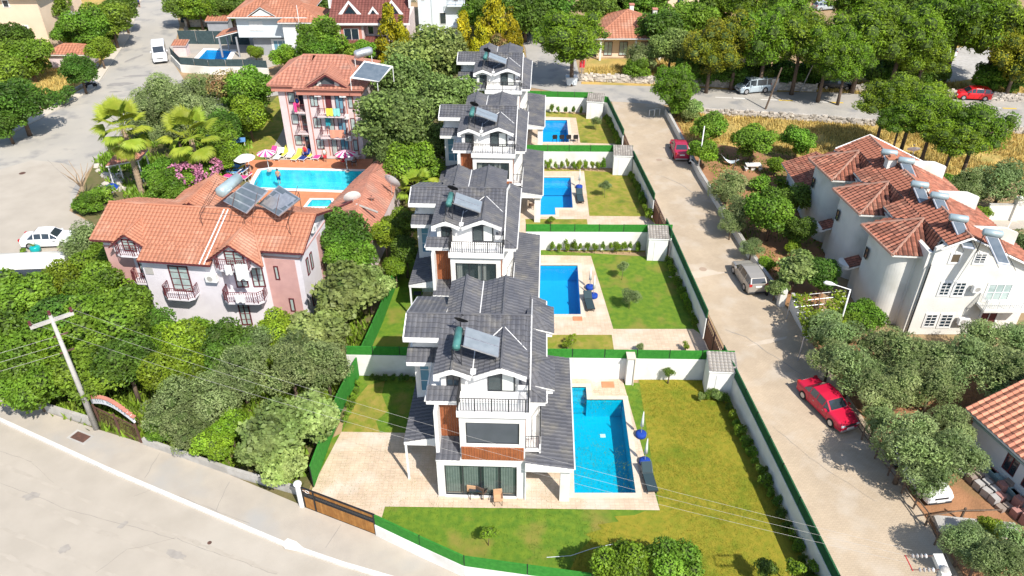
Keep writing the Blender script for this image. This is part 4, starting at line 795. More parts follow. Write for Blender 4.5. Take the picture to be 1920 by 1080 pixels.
# glazed attic gable
m = M(); m.prism([(3.7,-1.15,za-.05),(5.7,-1.15,za+1.35),(7.9,-1.15,za-.05)], (0,.1,0)); g = m.build('attic_gable', inter, t)
m = M()
for a, b in (((3.6,za),(5.7,za+1.42)),((8.0,za),(5.7,za+1.42))): m.prism([(a[0],-1.5,a[1]-.1),(b[0],-1.5,b[1]-.1),(b[0],-1.5,b[1]+.12),(a[0],-1.5,a[1]+.12)], (0,.3,0))
m.each('gable_frame', maroon, t)
for pts in ([(4.0,za),(4.35,za+.35),(4.35,za)],[(4.5,za+.1),(4.75,za+.65),(5.0,za+.75),(5.1,za+.1)],[(6.35,za+.1),(6.5,za+.8),(6.8,za+.6),(7.0,za+.1)],[(7.15,za),(7.2,za+.4),(7.6,za)]):
    m = M(); m.prism([(x,-1.2,z_) for x, z_ in pts], (0,.04,0)); m.each('curtain', curtw, t)
railing(t, [(4.9,-1.35),(6.5,-1.35)], za-.1, .5, .12, .02, maroon)
roof(t, [[(3.3,-1.55,za+.1),(5.7,-1.55,za+1.6),(5.7,2.0,za+1.62)],[(8.1,-1.55,za+.1),(5.7,-1.55,za+1.6),(5.7,2.0,za+1.62)]], otile2, brick, [((5.7,-1.55,za+1.64),(5.7,2.0,za+1.66))], thick=.08, tw=.4, th=.42, seg=2, name='gable_roof')
MT2 = Matrix.Translation(t.location) @ Matrix.Rotation(R(-3), 4, 'Z')
tealc = mat('teal_cloth', (.03,.28,.33), .9); yel = mat('yellow_cloth', (.75,.68,.08), .9); peach = mat('peach_cloth', (.72,.30,.20), .9); mint = mat('mint_cloth', (.25,.62,.55), .9); pinkc = mat('pink_cloth', (.75,.06,.25), .9); redc = mat('red_cloth', (.6,.04,.05), .9); navy = mat('navy_cloth', (.015,.04,.2), .9); bluec = mat('sky_blue_cloth', (.12,.30,.62), .9)
for p, w_, h_, lab, mm in [((5.4,-1.93,6.05),.7,.8,'yellow towel over the top balcony rail of the tall pink hotel',yel),((6.15,-1.93,6.05),.7,.8,'mint towel beside the yellow one on the top balcony rail',mint),((5.5,-1.93,3.7),1.5,.85,'peach sheet over the middle balcony rail of the tall pink hotel',peach),((5.0,-1.3,4.9),.5,1.0,'teal curtain cloth hanging in a doorway of the tall pink hotel',tealc),((1.75,-.9,6.2),.3,1.0,'pink towel hanging at the upper left balcony of the tall hotel',pinkc)]:
    cloth('towel', MT2 @ V3(p), w_, h_, lab, mm)
# heater on the right of that roof
t = thing('solar_water_heater', 'white framed solar heater with a pale tank on the tall pink hotel roof', 'solar water heater', (-15.6, 77.5, 0), R(-3)); m = M(); m.tube([(-.9,2.6,10.3),(-.7,2.7,10.3),(.6,3.4,10.5),(.8,3.5,10.5)], [.3,.45,.45,.3], 12); m.build('tank', steel, t, True)
A, B, C_, D = [V3(p) for p in ((-.3,1.2,10.1),(2.6,1.2,9.6),(1.5,-1.6,8.8),(-1.2,-1.6,9.3))]; n = (B-A).cross(D-A).normalized(); n = n if n.z > 0 else -n
A, B, C_, D = [p + V3((.7,0,0)) for p in (A,B,C_,D)]
m = M(); m.prism([A,B,B.lerp(C_,.9),D], n*-.1); sp = m.build('solar_panel', whitet, t); m = M(); m.add([A.lerp(B,.05)+n*.01+(D-A)*.05,A.lerp(B,.95)+n*.01+(D-A)*.05,A.lerp(B,.95)+(D-A)*.9+n*.01,A.lerp(B,.05)+(D-A)*.92+n*.01],[(0,1,2,3)]); m.build('absorber', solar, sp)
m = M(); 
for c in (A,B,C_,D): m.tube([c, V3((c.x,c.y,8.0))], .04, 4)
m.tube([A,B],.04,4); m.tube([(-.9,2.6,8),(-.9,2.6,10)],.04,4); m.tube([(.7,3.4,8),(.7,3.4,10)],.04,4); m.build('stand', whitet, t)
# ------------------------------------------------------------------ poolside bar with orange roof
t = thing('pool_bar', 'low building with a salmon tiled roof between the hotel pool and the villas', 'building')
zt = 4.6
Z3 = 3.1
pA, pB, pC, pD, pE, pF = G(612,392,Z3), G(672,330,Z3), G(722,292,Z3), G(752,296,Z3), G(742,380,Z3), G(698,462,Z3)
pG = G(634,410,Z3); r0, r1, r2 = G(676,425,3.9), G(693,330,zt), G(735,288,3.9)
rA, rB = G(668,395,zt), G(694,328,zt)
eL = [G(606,398,Z3), G(665,338,Z3), G(712,296,Z3)]; eR = [G(692,462,Z3), G(738,365,Z3), G(752,296,Z3)]
def planar(q):   # planarise a quad by moving its last point
    a, b, c, d = [V3(p) for p in q]; n = (b-a).cross(c-a).normalized(); dd = d.copy(); dd.z = a.z - (n.x*(d.x-a.x) + n.y*(d.y-a.y)) / n.z; return [a, b, c, dd]
RS = [planar([eL[0], eL[1], rB, rA]), planar([eR[1], eR[0], rA, rB]), [eL[0], rA, eR[0]], planar([eL[1], eL[2], eR[2], rB])[:3] + [rB][:0]]
RS = [[eL[0], eL[1], rB], [eL[0], rB, rA], [eR[1], eR[0], rA], [eR[1], rA, rB], [eL[0], rA, eR[0]], [eL[1], eL[2], rB], [eL[2], eR[2], rB], [eR[2], eR[1], rB]]
roof(t, RS, otile2, brick, [(rA, rB), (rB, eL[2].lerp(eR[2], .6)), (rA, eL[0]), (rA, eR[0])], thick=.1, tw=.36, th=.38)
cen = sum(eL+eR, V3())/6; m = M(); out = [cen.lerp(p, .93) for p in (eL[0],eR[0],eR[1],eR[2],eL[2],eL[1])]
for a, b in zip(out, out[1:]+out[:1]): m.seg(a, b, 0, 3.0, .2)
m.build('wall', lpink, t)
dish(G(663,385,4.1), R(200), .75, 'white satellite dish on the left of the bar roof, seen edge on', 25, .6); dish(G(735,366,3.5), R(150), .8, 'big pale satellite dish at the right edge of the bar roof', 25, 1.2); dish(G(697,380,4.0), R(180), .35, 'small satellite dish between the two larger ones on the bar roof', 60, .3)
m = M(); m.tube([G(668,383,4.6), G(708,398,4.4)], .09, 6); m.build('mast_pole', conc, label='grey pole lying across the bar roof beside the dishes', cat='pole'); m = M(); m.tube([G(612,398,3.6), G(660,377,4.5)], .07, 6); m.build('ridge_pipe', maroon, label='dark red pipe running up the left slope of the bar roof', cat='pipe')
# ------------------------------------------------------------------ right hand terraced house
t = thing('terraced_house', 'white terraced house with stepped red brown roofs and rounded stair towers', 'house', (0,0,0)); m = M()
Y0, Y1, XR, ZR = 45.9, 62.8, 31.35, 8.45
def rp(x, y): return (x - .015 * (y - Y0), y)          # slight skew of the house axis
def zmain(x): return ZR - .47 * abs(x - XR)
X0, X1 = 29.0, 37.2
wall_holes(m, rp(29.35,Y0), rp(X1,Y0), 0, 5.55, .25, []); m.prism([(29.35,Y0,5.55),(29.35,Y0,zmain(29.35)-.05),(XR,Y0,ZR-.05),(X1,Y0,zmain(X1)-.05),(X1,Y0,5.55)], (0,.25,0))
a, b = rp(X0,Y0+1.2), rp(X0,Y1); m.seg(a, b, 0, 6.5, .25); m.seg(rp(X1,Y0+.2), rp(X1,Y1), 0, 5.6, .25); m.seg(rp(X0,Y1), rp(X1,Y1), 0, 6.2, .25); m.seg(rp(29.2,Y0+.2), rp(29.2,Y0+2.4), 0, 7.0, .3)
p1 = rp(XR,Y1); m.prism([(rp(X0,Y1)[0],Y1,6.0),(rp(X0,Y1)[0],Y1,zmain(X0)),(p1[0],Y1,ZR-.05),(rp(X1,Y1)[0],Y1,zmain(X1)),(rp(X1,Y1)[0],Y1,5.0)], (0,-.25,0))
m.build('wall', offw, t)
SLP = [[(*rp(26.95,Y0+1.9),zmain(26.95)),(*rp(26.95,Y1+.4),zmain(26.95)),(*rp(XR,Y1+.4),ZR),(*rp(XR,Y0-.3),ZR),(*rp(29.5,Y0-.3),zmain(29.5)),(*rp(29.5,Y0+1.9),zmain(29.5))]]
SLPc = [[(*rp(29.95,Y0-.3),zmain(29.95)),(*rp(29.95,Y1+.4),zmain(29.95)),(*rp(XR,Y1+.4),ZR),(*rp(XR,Y0-.3),ZR)], [(*rp(XR,Y0-.3),ZR),(*rp(XR,Y1+.4),ZR),(*rp(37.6,Y1+.4),zmain(37.6)),(*rp(37.6,Y0-.3),zmain(37.6))]]
caps = [((*rp(XR,Y0-.3),ZR),(*rp(XR,Y1+.4),ZR))]
TW = []
for k in range(3):
    yy = 46.85 + 6.0 * k; cl = V3((*rp(26.5,yy+4.4),6.3)); cf = V3((*rp(27.0,yy),6.3)); cr = V3((*rp(29.5,yy-.25),6.3)); ap = V3((*rp(29.97,yy+2.6),7.8)); bk = V3((*rp(29.5,yy+4.4),7.2))
    fr_ = M(); fr_.prism([rp(29.45,yy-.2)+(6.2,), rp(29.9,yy-.2)+(7.7,), rp(29.9,yy-.2)+(6.2,)], (0,.1,0)); fr_.build('wall_wedge', offw, t)
    SLPc += [[cl, cf, ap], [cf, cr, ap], [cl, ap, bk], [cr, V3((*rp(29.97,yy-.25),7.78)), ap]]; caps += [(cf, ap), (cl + V3((0,0,.04)), ap + V3((0,0,.04))), (cf, cl)]
    SLPc += [[(*rp(28.55,yy+3.9),zmain(28.55)),(*rp(28.55,yy+5.85 if k < 2 else Y1+.4),zmain(28.55)),(*rp(29.95,yy+5.85 if k < 2 else Y1+.4),zmain(29.95)),(*rp(29.95,yy+2.5),zmain(29.95))]]
    q = M(); P = []; cx, cy = rp(28.55, yy + 1.75); r_ = 1.45
    for i in range(13): an = math.pi * (1 + i / 24) ; P.append((cx + r_*math.cos(an) , cy + r_*math.sin(an) ))
    P = [(rp(27.1,yy+4.0)), ] + P + [(*rp(29.6,yy+.3),)] + [rp(29.6,yy+4.0)]
    q.prism([(x,y,0) for x, y in P], (0,0,6.05)); q.build('stair_tower', offw, t); TW.append((cx, cy, yy))
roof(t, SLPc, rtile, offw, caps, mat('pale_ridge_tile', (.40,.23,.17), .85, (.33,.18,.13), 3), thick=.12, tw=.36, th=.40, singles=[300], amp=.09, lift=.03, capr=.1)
# white verge edges
q = M(); q.tube([(*rp(29.5,Y0-.3),zmain(29.5)-.05),(*rp(XR,Y0-.3),ZR-.05),(*rp(37.6,Y0-.3),zmain(37.6)-.05)], .09, 4); q.tube([(*rp(28.7,Y1+.45),zmain(28.7)),(*rp(XR,Y1+.45),ZR+.02),(*rp(37.6,Y1+.45),zmain(37.6))], .14, 4); q.each('verge', whitet, t)
q = M(); q.tube([(29.28,Y0-.1,0),(29.28,Y0-.1,6.0),(29.6,Y0+.4,6.4)], .055, 6); q.build('downpipe', dframe, t)
def rwin(x, z0, z1, w_, nv=1, nh=3, gm=None):
    q = M(); q.box(x-.1,Y0-.05,z0-.1,x+w_+.1,Y0-.003,z0-.003); q.box(x-.1,Y0-.05,z1+.003,x+w_+.1,Y0-.003,z1+.1); q.box(x-.1,Y0-.05,z0,x-.003,Y0-.003,z1); q.box(x+w_+.003,Y0-.05,z0,x+w_+.1,Y0-.003,z1); q.each('window_surround', whitet, t)
    window(t, (x,Y0), (1,0), w_, z0, z1, nv, nh, whitet, gm or dglass, depth=.03, fw=.05)
rwin(30.55,6.3,7.05,.65,0,0,mat('brown_glass',(.12,.09,.06),.3)); rwin(32.25,6.25,7.05,.75); rwin(30.6,3.55,4.65,.7); rwin(31.6,3.5,4.65,.75); rwin(30.35,.75,1.85,.8); rwin(31.45,.7,1.85,.85); rwin(34.0,3.1,4.5,1.7,2,1,glassH); rwin(34.3,.2,2.2,1.2,1,0,maroon)
ac_unit(t, (33.1,Y0-.3,4.3), (1,0), .9); ac_unit(t, (33.0,Y0-.3,1.45), (1,0), .9)
q = M(); q.box(33.6,Y0-1.1,2.75,37.0,Y0-.003,2.92); bb = q.build('balcony', offw, t); railing(bb, [(33.65,Y0-.02),(33.65,Y0-1.05),(36.9,Y0-1.05)], 2.92, .85, .14, .02, whitet)
q = M(); q.prism([(35.9,Y0-1.6,2.6),(37.6,Y0-1.6,2.6),(37.6,Y0-.01,3.1),(35.9,Y0-.01,3.1)], (0,0,-.1)); 
for (cx, cy, yy) in TW:
    for zz0, hh in ((4.0,.9),): window(t, (rp(27.02,yy+3.6)[0]-.02,yy+3.6), (0,-1), .45, zz0, zz0+hh, 0, 1, dframe, dglass, depth=.05, fw=.05)
    px_, py_ = rp(26.6,yy+4.9); tiles_p = [(px_-.2,py_-.7,2.5),(px_+1.0,py_-.7,2.9),(px_+1.0,py_+.7,2.9),(px_-.2,py_+.7,2.5)]
    c_ = thing('tmp', 'x', 'x'); bpy.data.objects.remove(c_)
    roof(t, [tiles_p], rtile, offw, thick=.12, tw=.3, th=.3, name='porch_roof'); q = M(); P = [(px_-.2-.55*math.sin(a_*math.pi/8), py_-.7*math.cos(a_*math.pi/8)) for a_ in range(9)]; q.prism([(x,y,2.35) for x, y in P], (0,0,.35)); q.box(px_+.75,py_-.6,0,px_+.95,py_+.6,2.35); q.build('porch_canopy', offw, t)
# rear low annexe of the house
q = M(); a, b = G(1503,275,3), G(1560,275,3); c_ = G(1540,318,3); ax, ay = 27.2, 66.5
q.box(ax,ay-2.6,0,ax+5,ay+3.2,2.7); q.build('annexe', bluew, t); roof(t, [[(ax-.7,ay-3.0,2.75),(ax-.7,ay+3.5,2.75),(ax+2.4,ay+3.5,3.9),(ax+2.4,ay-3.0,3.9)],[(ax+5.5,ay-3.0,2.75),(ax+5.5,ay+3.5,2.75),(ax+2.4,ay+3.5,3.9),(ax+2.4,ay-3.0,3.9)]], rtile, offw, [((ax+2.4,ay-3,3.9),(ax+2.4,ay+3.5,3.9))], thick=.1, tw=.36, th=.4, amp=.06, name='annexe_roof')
# chimneys, dormer walls
for k, (x, y) in enumerate(((30.6,57.6),(31.0,52.6))):
    q = M(); q.box(x-.35,y-.3,7.2,x+.35,y+.3,8.9); q.build('chimney', offw, t); q = M(); q.box(x-.42,y-.37,8.9,x+.42,y+.37,9.0); q.box(x-.2,y-.15,9,x+.2,y+.15,9.2); q.each('chimney_cap', otile, t)
for k in range(3):
    y = 48.6 + 5.6 * k; q = M(); q.prism([(33.3,y,6.6),(36.6,y,5.6),(36.6,y,7.1),(35.6,y,7.5),(33.3,y,7.6)], (0,.25,0)); q.build('party_wall', offw, t)
hl = ['front most', 'second', 'third', 'fourth', 'fifth', 'rearmost']
HP = [(1856,490),(1805,460),(1770,388),(1725,330),(1700,310),(1672,288)]
for k, (px, py) in enumerate(((1862,436),(1798,408),(1762,366),(1725,345),(1700,300),(1668,285))):
    c = G(px, py, 9.1); tt = thing('solar_water_heater', ['tank and panel solar heater nearest the right edge of the terraced roof','solar heater second from the front on the terraced roof','solar heater by the middle party wall of the terraced roof','solar heater just behind the nearer chimney of the terraced roof','solar heater between the two round dishes on the terraced roof','solar heater at the far end of the terraced roof ridge'][k], 'solar water heater', (c.x, c.y, 0), R(-20), 'solar heaters on the terraced house')
    q = M(); q.tube([(-.62,0,9.05),(-.54,0,9.05),(.54,0,9.05),(.62,0,9.05)], [.16,.26,.26,.16], 10); q.build('tank', galv, tt, True)
    q = M(); q.prism([(-.38,-.15,8.85),(.38,-.15,8.85),(1.25,-1.6,7.75),(.5,-1.6,7.75)], (-.03,-.03,-.06)); sp = q.build('solar_panel', steel, tt); q = M(); q.add([(-.29,-.2,8.83),(.35,-.2,8.83),(1.16,-1.54,7.81),(.53,-1.54,7.81)], [(0,1,2,3)]); o_ = q.build('absorber', solar, sp)
    q = M(); 
    for x in (-.5,.5): q.tube([(x,0,9.0),(x,0,7.4)], .03, 4); q.tube([(x,0,8.8),(x+1.1,-1.8,7.5)], .025, 4)
    q.build('stand', dframe, tt)
dish(G(1708,300,8.6), R(170), .5, 'white satellite dish behind the ridge of the terraced house', 50, .8)
# ------------------------------------------------------------------ bottom right cottage
t = thing('cottage', 'low white cottage with a terracotta roof in the bottom right corner', 'house'); ZE, ZT = 2.9, 4.9
e0, e1 = G(1812,768,ZE), G(1925,868,ZE); r_0 = G(1915,735,ZT-.4)
u = (e1-e0); u.z = 0; u.normalize(); v = V3((-u.y,u.x,0)); v = -v if v.x < 0 else v
e1 = e0 + u * 7.5; wv = 7.5; a_, b_ = e0 - u*.1, e1
RS = [[a_, b_, b_ + v*wv + V3((0,0,wv*.36)), a_ + v*wv + V3((0,0,wv*.36))]]
RS += [[a_ + v*wv + V3((0,0,wv*.36)), b_ + v*wv + V3((0,0,wv*.36)), b_ + v*wv*2, a_ + v*wv*2]]
roof(t, RS, otileB, offw, [(a_ + v*wv + V3((0,0,wv*.36)), b_ + v*wv + V3((0,0,wv*.36)))], thick=.12, tw=.40, th=.40, singles=[300], amp=.10, lift=.03)
w0 = e0 + v*.5 + u*.4; w1 = e1 + v*.5; w0.z = w1.z = 0; m = M(); wall_holes(m, (w0.x,w0.y), (w1.x,w1.y), 0, 2.85, .22, [(2.6,3.5,.9,2.2),(4.0,4.9,.9,2.2)]); m.seg(w0+v*.1, w0+v*(2*wv-1), 0, 2.85, .22); m.prism([w0+V3((0,0,2.85)), w0+v*(wv-.5)+V3((0,0,2.85+wv*.345)), w0+v*(2*wv-1)+V3((0,0,2.85))], u*.22); m.build('wall', bluew, t)
m = M(); m.seg(w0+v*.7+u*.3, w1+v*.7, .1, 2.8, .05); m.build('interior', inter, t)
m = M(); m.seg(w0-v*.12, w1-v*.12, 2.3, 2.42, .12); m.seg(w0-v*.25, w1-v*.25, 0, .5, .3); m.each('plinth', mat('teal_plinth', (.30,.42,.42), .85), t)
for s_ in (2.6, 4.0): p = w0 + u*s_; window(t, (p.x,p.y), (u.x,u.y), .9, .9, 2.2, 1, 0, maroon, dglass, depth=-.08)
# stacked paving blocks in the shade of the cottage
bmats = [mat('block_grey', (.42,.40,.38), .9, (.34,.32,.31), 3), mat('block_red', (.40,.20,.17), .9, (.33,.17,.15), 3), mat('block_brown', (.30,.24,.20), .9, (.25,.2,.17), 3)]
blk = {}
for k in range(46):
    i, j = k % 8, k // 8; p = G(1842, 880) + u * (i * .56 + random.uniform(-.06,.06)) - v * (-1.1 + j * .5 + random.uniform(-.05,.05)) ; hgt = random.choice((.25,.25,.5,.5,.75)); mi = random.choice((0,0,1,2,2))
    if (hgt, mi) not in blk: q = M(); q.box(-.23,-.19,0,.23,.19,hgt); me_ = q.build('paving_block', bmats[mi]); blk[(hgt, mi)] = me_.data; bpy.data.objects.remove(me_)
    ob = link('paving_block', blk[(hgt, mi)], None, label='%s concrete block in the stacks beside the cottage wall' % ('grey','reddish','brown')[mi], cat='concrete block', group='concrete blocks stacked beside the cottage'); ob.location = (p.x, p.y, 0); ob.rotation_euler.z = math.atan2(u.y,u.x) + random.uniform(-.2,.2)
# low concrete platform
a, b = G(1752,985), G(1905,1000); m = M(); m.seg(a, b, 0, .35, .9); m.build('concrete_ledge', conc, label='pale concrete ledge beside the wooden fence at bottom right', cat='ledge')
# ------------------------------------------------------------------ vegetation
def leafmat(name, c, c2, rough=.5, objvar=.2, attr=.6): return mat(name, c, rough, c2, 1.3, attr=attr, leaf=True, objvar=objvar, spec=.25)
LM = {'dark': leafmat('leaf_dark', (.085,.17,.02), (.13,.22,.028)), 'mid': leafmat('leaf_mid', (.125,.235,.02), (.18,.285,.028)), 'lime': leafmat('leaf_lime', (.17,.28,.02), (.24,.34,.025)),
      'olive': leafmat('leaf_olive', (.19,.265,.085), (.26,.32,.13)), 'fig': leafmat('leaf_fig', (.19,.28,.07), (.27,.34,.11)), 'grey': leafmat('leaf_greygreen', (.165,.24,.055), (.23,.30,.085)), 'pine': leafmat('leaf_pine', (.125,.225,.012), (.18,.275,.018)),
      'yellow': leafmat('leaf_yellow', (.38,.37,.012), (.48,.42,.02)), 'palm': leafmat('leaf_palm', (.25,.34,.03), (.34,.40,.045)), 'pink': leafmat('flower_pink', (.62,.24,.36), (.52,.20,.38)), 'pinepale': leafmat('leaf_pine_gold', (.19,.24,.014), (.27,.26,.02)), 'rust': leafmat('leaf_rust', (.30,.17,.08), (.22,.22,.06))}
bark = mat('bark', (.17,.12,.085), .95, (.11,.08,.06), 6, .5, 20); barkP = mat('palm_bark', (.42,.31,.21), .95, (.33,.24,.16), 5, .5, 25)
core = mat('dark_crown_filler', (.05,.085,.018), 1.0, (.07,.10,.025), 3)  # dark lobes added inside crowns for opacity, inner shade put into their colour
def leaves_mesh(name, P, N, S, mt, asp=.6, rn=None, fold=.35):
    n = len(P); N = N / np.linalg.norm(N, axis=1, keepdims=True); A = np.cross(N, rng.normal(size=(n,3))); A /= np.linalg.norm(A, axis=1, keepdims=True) + 1e-9; B = np.cross(N, A)
    S = S[:,None]; v = np.stack([P - A*S, P - B*S*asp - N*S*fold*.5, P + A*S, P + B*S*asp - N*S*fold*.5], 1).reshape(-1,3)
    me = bpy.data.meshes.new(name); me.vertices.add(4*n); me.vertices.foreach_set('co', v.astype(np.float32).ravel())
    idx = np.arange(n)[:,None]*4; tri = np.concatenate([idx+[0,1,2], idx+[0,2,3]], 1).reshape(-1)
    me.loops.add(6*n); me.loops.foreach_set('vertex_index', tri.astype(np.int32)); me.polygons.add(2*n); me.polygons.foreach_set('loop_start', np.arange(0,6*n,3, dtype=np.int32)); me.polygons.foreach_set('loop_total', np.full(2*n,3,dtype=np.int32))
    me.update(calc_edges=True); at = me.attributes.new('rnd','FLOAT','FACE'); at.data.foreach_set('value', np.repeat(rn if rn is not None else rng.random(n), 2).astype(np.float32)); me.materials.append(mt); return me
def crown(kind, seed, nl, lr, n, ls, mt, flat=.8, top=0.0, rad=.62, asp=.6, gap=0.0, cone=False, shell=(.82, 1.08), inner=.0):
    """unit crown (radius about 1, centre at origin) made of leaf clumps on nl lobes"""
    r = np.random.default_rng(seed); C = []
    for i in range(nl):
        d = r.normal(size=3); d /= np.linalg.norm(d)
        if top and d[2] < -.15: d[2] = abs(d[2]) * .4; d /= np.linalg.norm(d)
        rr = rad * r.uniform(.55, 1.12) ; c = d * rr
        if cone: h = r.uniform(-1, 1); ww = .75 * (1 - (h + 1) / 2) ** .8 + .05; a = r.uniform(0, 6.28); c = np.array([math.cos(a)*ww*.7, math.sin(a)*ww*.7, h])
        else: c[2] *= flat
        C.append((c, lr * r.uniform(.7, 1.35) * (1 if not cone else (.55 + .5 * (1 - (c[2]+1)/2))), r.random()))
    if not cone: C.append((np.zeros(3), .55, .5))
    A = np.array([c[1] ** 2 for c in C]); A /= A.sum(); P, N, S, RN = [], [], [], []
    for (c, q, tone), k in zip(C, r.multinomial(n, A)):
        d = r.normal(size=(k,3)); d /= np.linalg.norm(d, axis=1, keepdims=True); m_ = d[:,2] > -.55; d = d[m_]; k = len(d)
        sp = r.uniform(shell[0], shell[1], (k,1)) ** 1.0; bump_ = 1 + .10*np.sin(d[:,:1]*9+seed+c[0]*7) * np.cos(d[:,1:2]*8+c[1]*5) + .06*np.sin(d[:,2:3]*15)
        p = c + d * q * sp * bump_ * np.array([1,1,.9]); nn = d * .85 + r.normal(size=(k,3)) * .75 + np.array([0,0,.25])
        P.append(p); N.append(nn); S.append(ls * r.uniform(.6, 1.35, k)); RN.append(np.clip(tone * .55 + r.random(k) * .45, 0, 1))
    P, N, S, RN = np.concatenate(P), np.concatenate(N), np.concatenate(S), np.concatenate(RN)
    keep = np.ones(len(P), bool)
    for c, q, _ in C: keep &= np.linalg.norm((P - c) / np.array([1,1,.9]), axis=1) > q * .68
    me = leaves_mesh('crown', P[keep], N[keep], S[keep], mt, asp, RN[keep]); 
    m = M(); m_c = [(c, q * .6) for c, q, _ in C]
    return me, m_c
CR = {}
def crowns(kind):
    if kind in CR: return CR[kind]
    L_ = []
    spec = dict(dark=(4,20,.33,13000,.046,'dark',dict(rad=.68)), mid=(4,20,.33,13000,.048,'mid',dict(rad=.68)), lime=(3,20,.33,12000,.050,'lime',dict(rad=.68)), olive=(4,24,.31,14000,.040,'olive',dict(rad=.72,flat=.8,asp=.36)),
                fig=(3,18,.34,8500,.070,'fig',dict(asp=.75)), grey=(3,26,.30,15000,.040,'grey',dict(rad=.74)), pine=(4,64,.22,19000,.034,'pine',dict(rad=.80,flat=.75,asp=.4)), pinepale=(2,60,.22,17000,.034,'pinepale',dict(rad=.80,flat=.85,asp=.4)),
                yellow=(2,34,.28,8000,.06,'yellow',dict(cone=True,asp=.4)), shrub=(4,7,.42,1400,.10,'mid',{}), shrubY=(3,7,.42,1300,.10,'lime',{}), shrubD=(3,8,.42,1600,.09,'dark',{}), pink=(2,14,.36,5000,.06,'mid',{}), rust=(2,14,.36,5000,.06,'rust',{}))[kind]
    for s_ in range(spec[0]): L_.append(crown(kind, s_ * 13 + len(kind) * 101, spec[1], spec[2], spec[3], spec[4], LM[spec[5]], **spec[6]))
    CR[kind] = L_; return L_
CORE = {}
ti = [0]
def trunk_mesh(h, r, limbs, spread, lean=0.0):
    m = M(); n = len(limbs); m.tube([(0,0,-.1),(lean*.2,0,h*.5),(lean*.5,.03,h)], [r*1.25, r, r*.85], 7)
    for lx, ly, lz in limbs: m.tube([(lean*.5,.03,h*.96),(lean*.5+lx*.45,ly*.45,h+lz*.45),(lean*.5+lx,ly,h+lz)], [r*.7,r*.45,r*.15], 5)
    return m
def tree(name, cat, label, px, py, hc, R_, kind, zs=.85, group=None, trunk=.14, rot=None, flowers=None, x=None, y=None):
    """crown centre seen at pixel (px,py) and at height hc"""
    R_ *= {'olive':1.12,'shrub':1,'shrubY':1,'shrubD':1,'pine':1.0,'pinepale':1.0,'yellow':1.25}.get(kind, 1.14)
    c = G(px, py, hc) if x is None else V3((x, y, hc)); t = thing(name, label, cat, (c.x, c.y, 0), 0, group); ti[0] += 1; k = ti[0]
    L_ = crowns(kind); me, cs = L_[k % len(L_)]; rr = random.Random(k)
    rz = rr.uniform(0, 6.28) if rot is None else rot; s_ = (R_*rr.uniform(.92,1.06), R_*rr.uniform(.92,1.06), R_*zs)
    o = bpy.data.objects.new('crown', me); col.objects.link(o); o.parent = t; o.location = (0,0,hc); o.rotation_euler.z = rz; o.scale = s_
    key = me.name
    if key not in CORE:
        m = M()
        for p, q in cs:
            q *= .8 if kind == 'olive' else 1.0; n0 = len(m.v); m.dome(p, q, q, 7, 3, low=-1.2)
        ob = m.build('dark_core', core); CORE[key] = ob.data; bpy.data.objects.remove(ob)
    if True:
        ob = bpy.data.objects.new('dark_core', CORE[key]); col.objects.link(ob); ob.parent = o
    tz = max(.3, hc - R_*zs*.55); limbs = [(math.cos(a)*R_*.5*rr.uniform(.6,1.1), math.sin(a)*R_*.5*rr.uniform(.6,1.1), R_*zs*rr.uniform(.5,.95)) for a in [rr.uniform(0,1)+6.28*i/5 for i in range(5)]]
    trunk_mesh(tz, trunk * max(.35, R_/2.5), limbs, 1, rr.uniform(-.2,.2)).build('trunk', bark, t, True)
    if flowers:
        P = []; r = np.random.default_rng(k); n = 900; d = r.normal(size=(n,3)); d /= np.linalg.norm(d,axis=1,keepdims=True); d[:,2] = abs(d[:,2]) ; d *= r.uniform(.93,1.1,(n,1)); clump = np.sin(d[:,0]*7+k)+np.cos(d[:,1]*6)+r.normal(size=n)*.5 > -.2; d = d[clump]
        me2 = leaves_mesh('blossom', d*np.array([R_,R_,R_*zs])*.97, d+r.normal(size=d.shape)*.4, np.full(len(d), .13), LM[flowers] if isinstance(flowers, str) else flowers, .8); ob = link('blossom', me2, None, t); ob.location = (0,0,hc)
    return t
T = lambda *a, **k: tree('tree', 'tree', *a, **k)
B = lambda *a, **k: tree('bush', 'bush', *a, **k)
O = lambda lab, px, py, hc, R_, **k: tree('olive_tree', 'olive tree', lab, px, py, hc, R_, 'olive', **k)
# left garden thicket
T('dark green tree at the left edge under the carport roof', 25, 560, 3.2, 2.6, 'mid'); T('lime green tree below the cream carport roof', 105, 530, 2.4, 1.9, 'lime'); T('broad mid green tree right of the white saloon and below the garden wall', 185, 545, 3.0, 2.3, 'mid')
T('big dark tree left of the concrete pole crossarm', 45, 640, 3.3, 2.8, 'mid'); T('dark tree just behind the crossarm of the concrete pole', 130, 605, 3.6, 2.6, 'dark'); T('deep green tree in the middle of the left thicket', 215, 600, 3.8, 2.8, 'mid')
T('dark crowned tree below the corner of the front hotel', 262, 600, 2.8, 1.8, 'dark'); T('green tree touching the main street wall at far left', 60, 715, 2.6, 2.2, 'mid'); T('tree right behind the concrete pole', 165, 690, 3.2, 2.4, 'mid'); T('dark tree above the arch gate', 235, 680, 3.4, 2.2, 'dark')
T('lime leaved tree right of the arch gate sign', 320, 700, 2.8, 2.0, 'lime'); T('bright lime tree below the balcony of the front hotel', 372, 632, 2.6, 1.7, 'lime'); T('yellow green tree between the dark thicket and the olives', 345, 650, 3.0, 1.9, 'lime'); T('bright round tree at the right corner of the front hotel', 517, 615, 2.9, 1.4, 'lime')
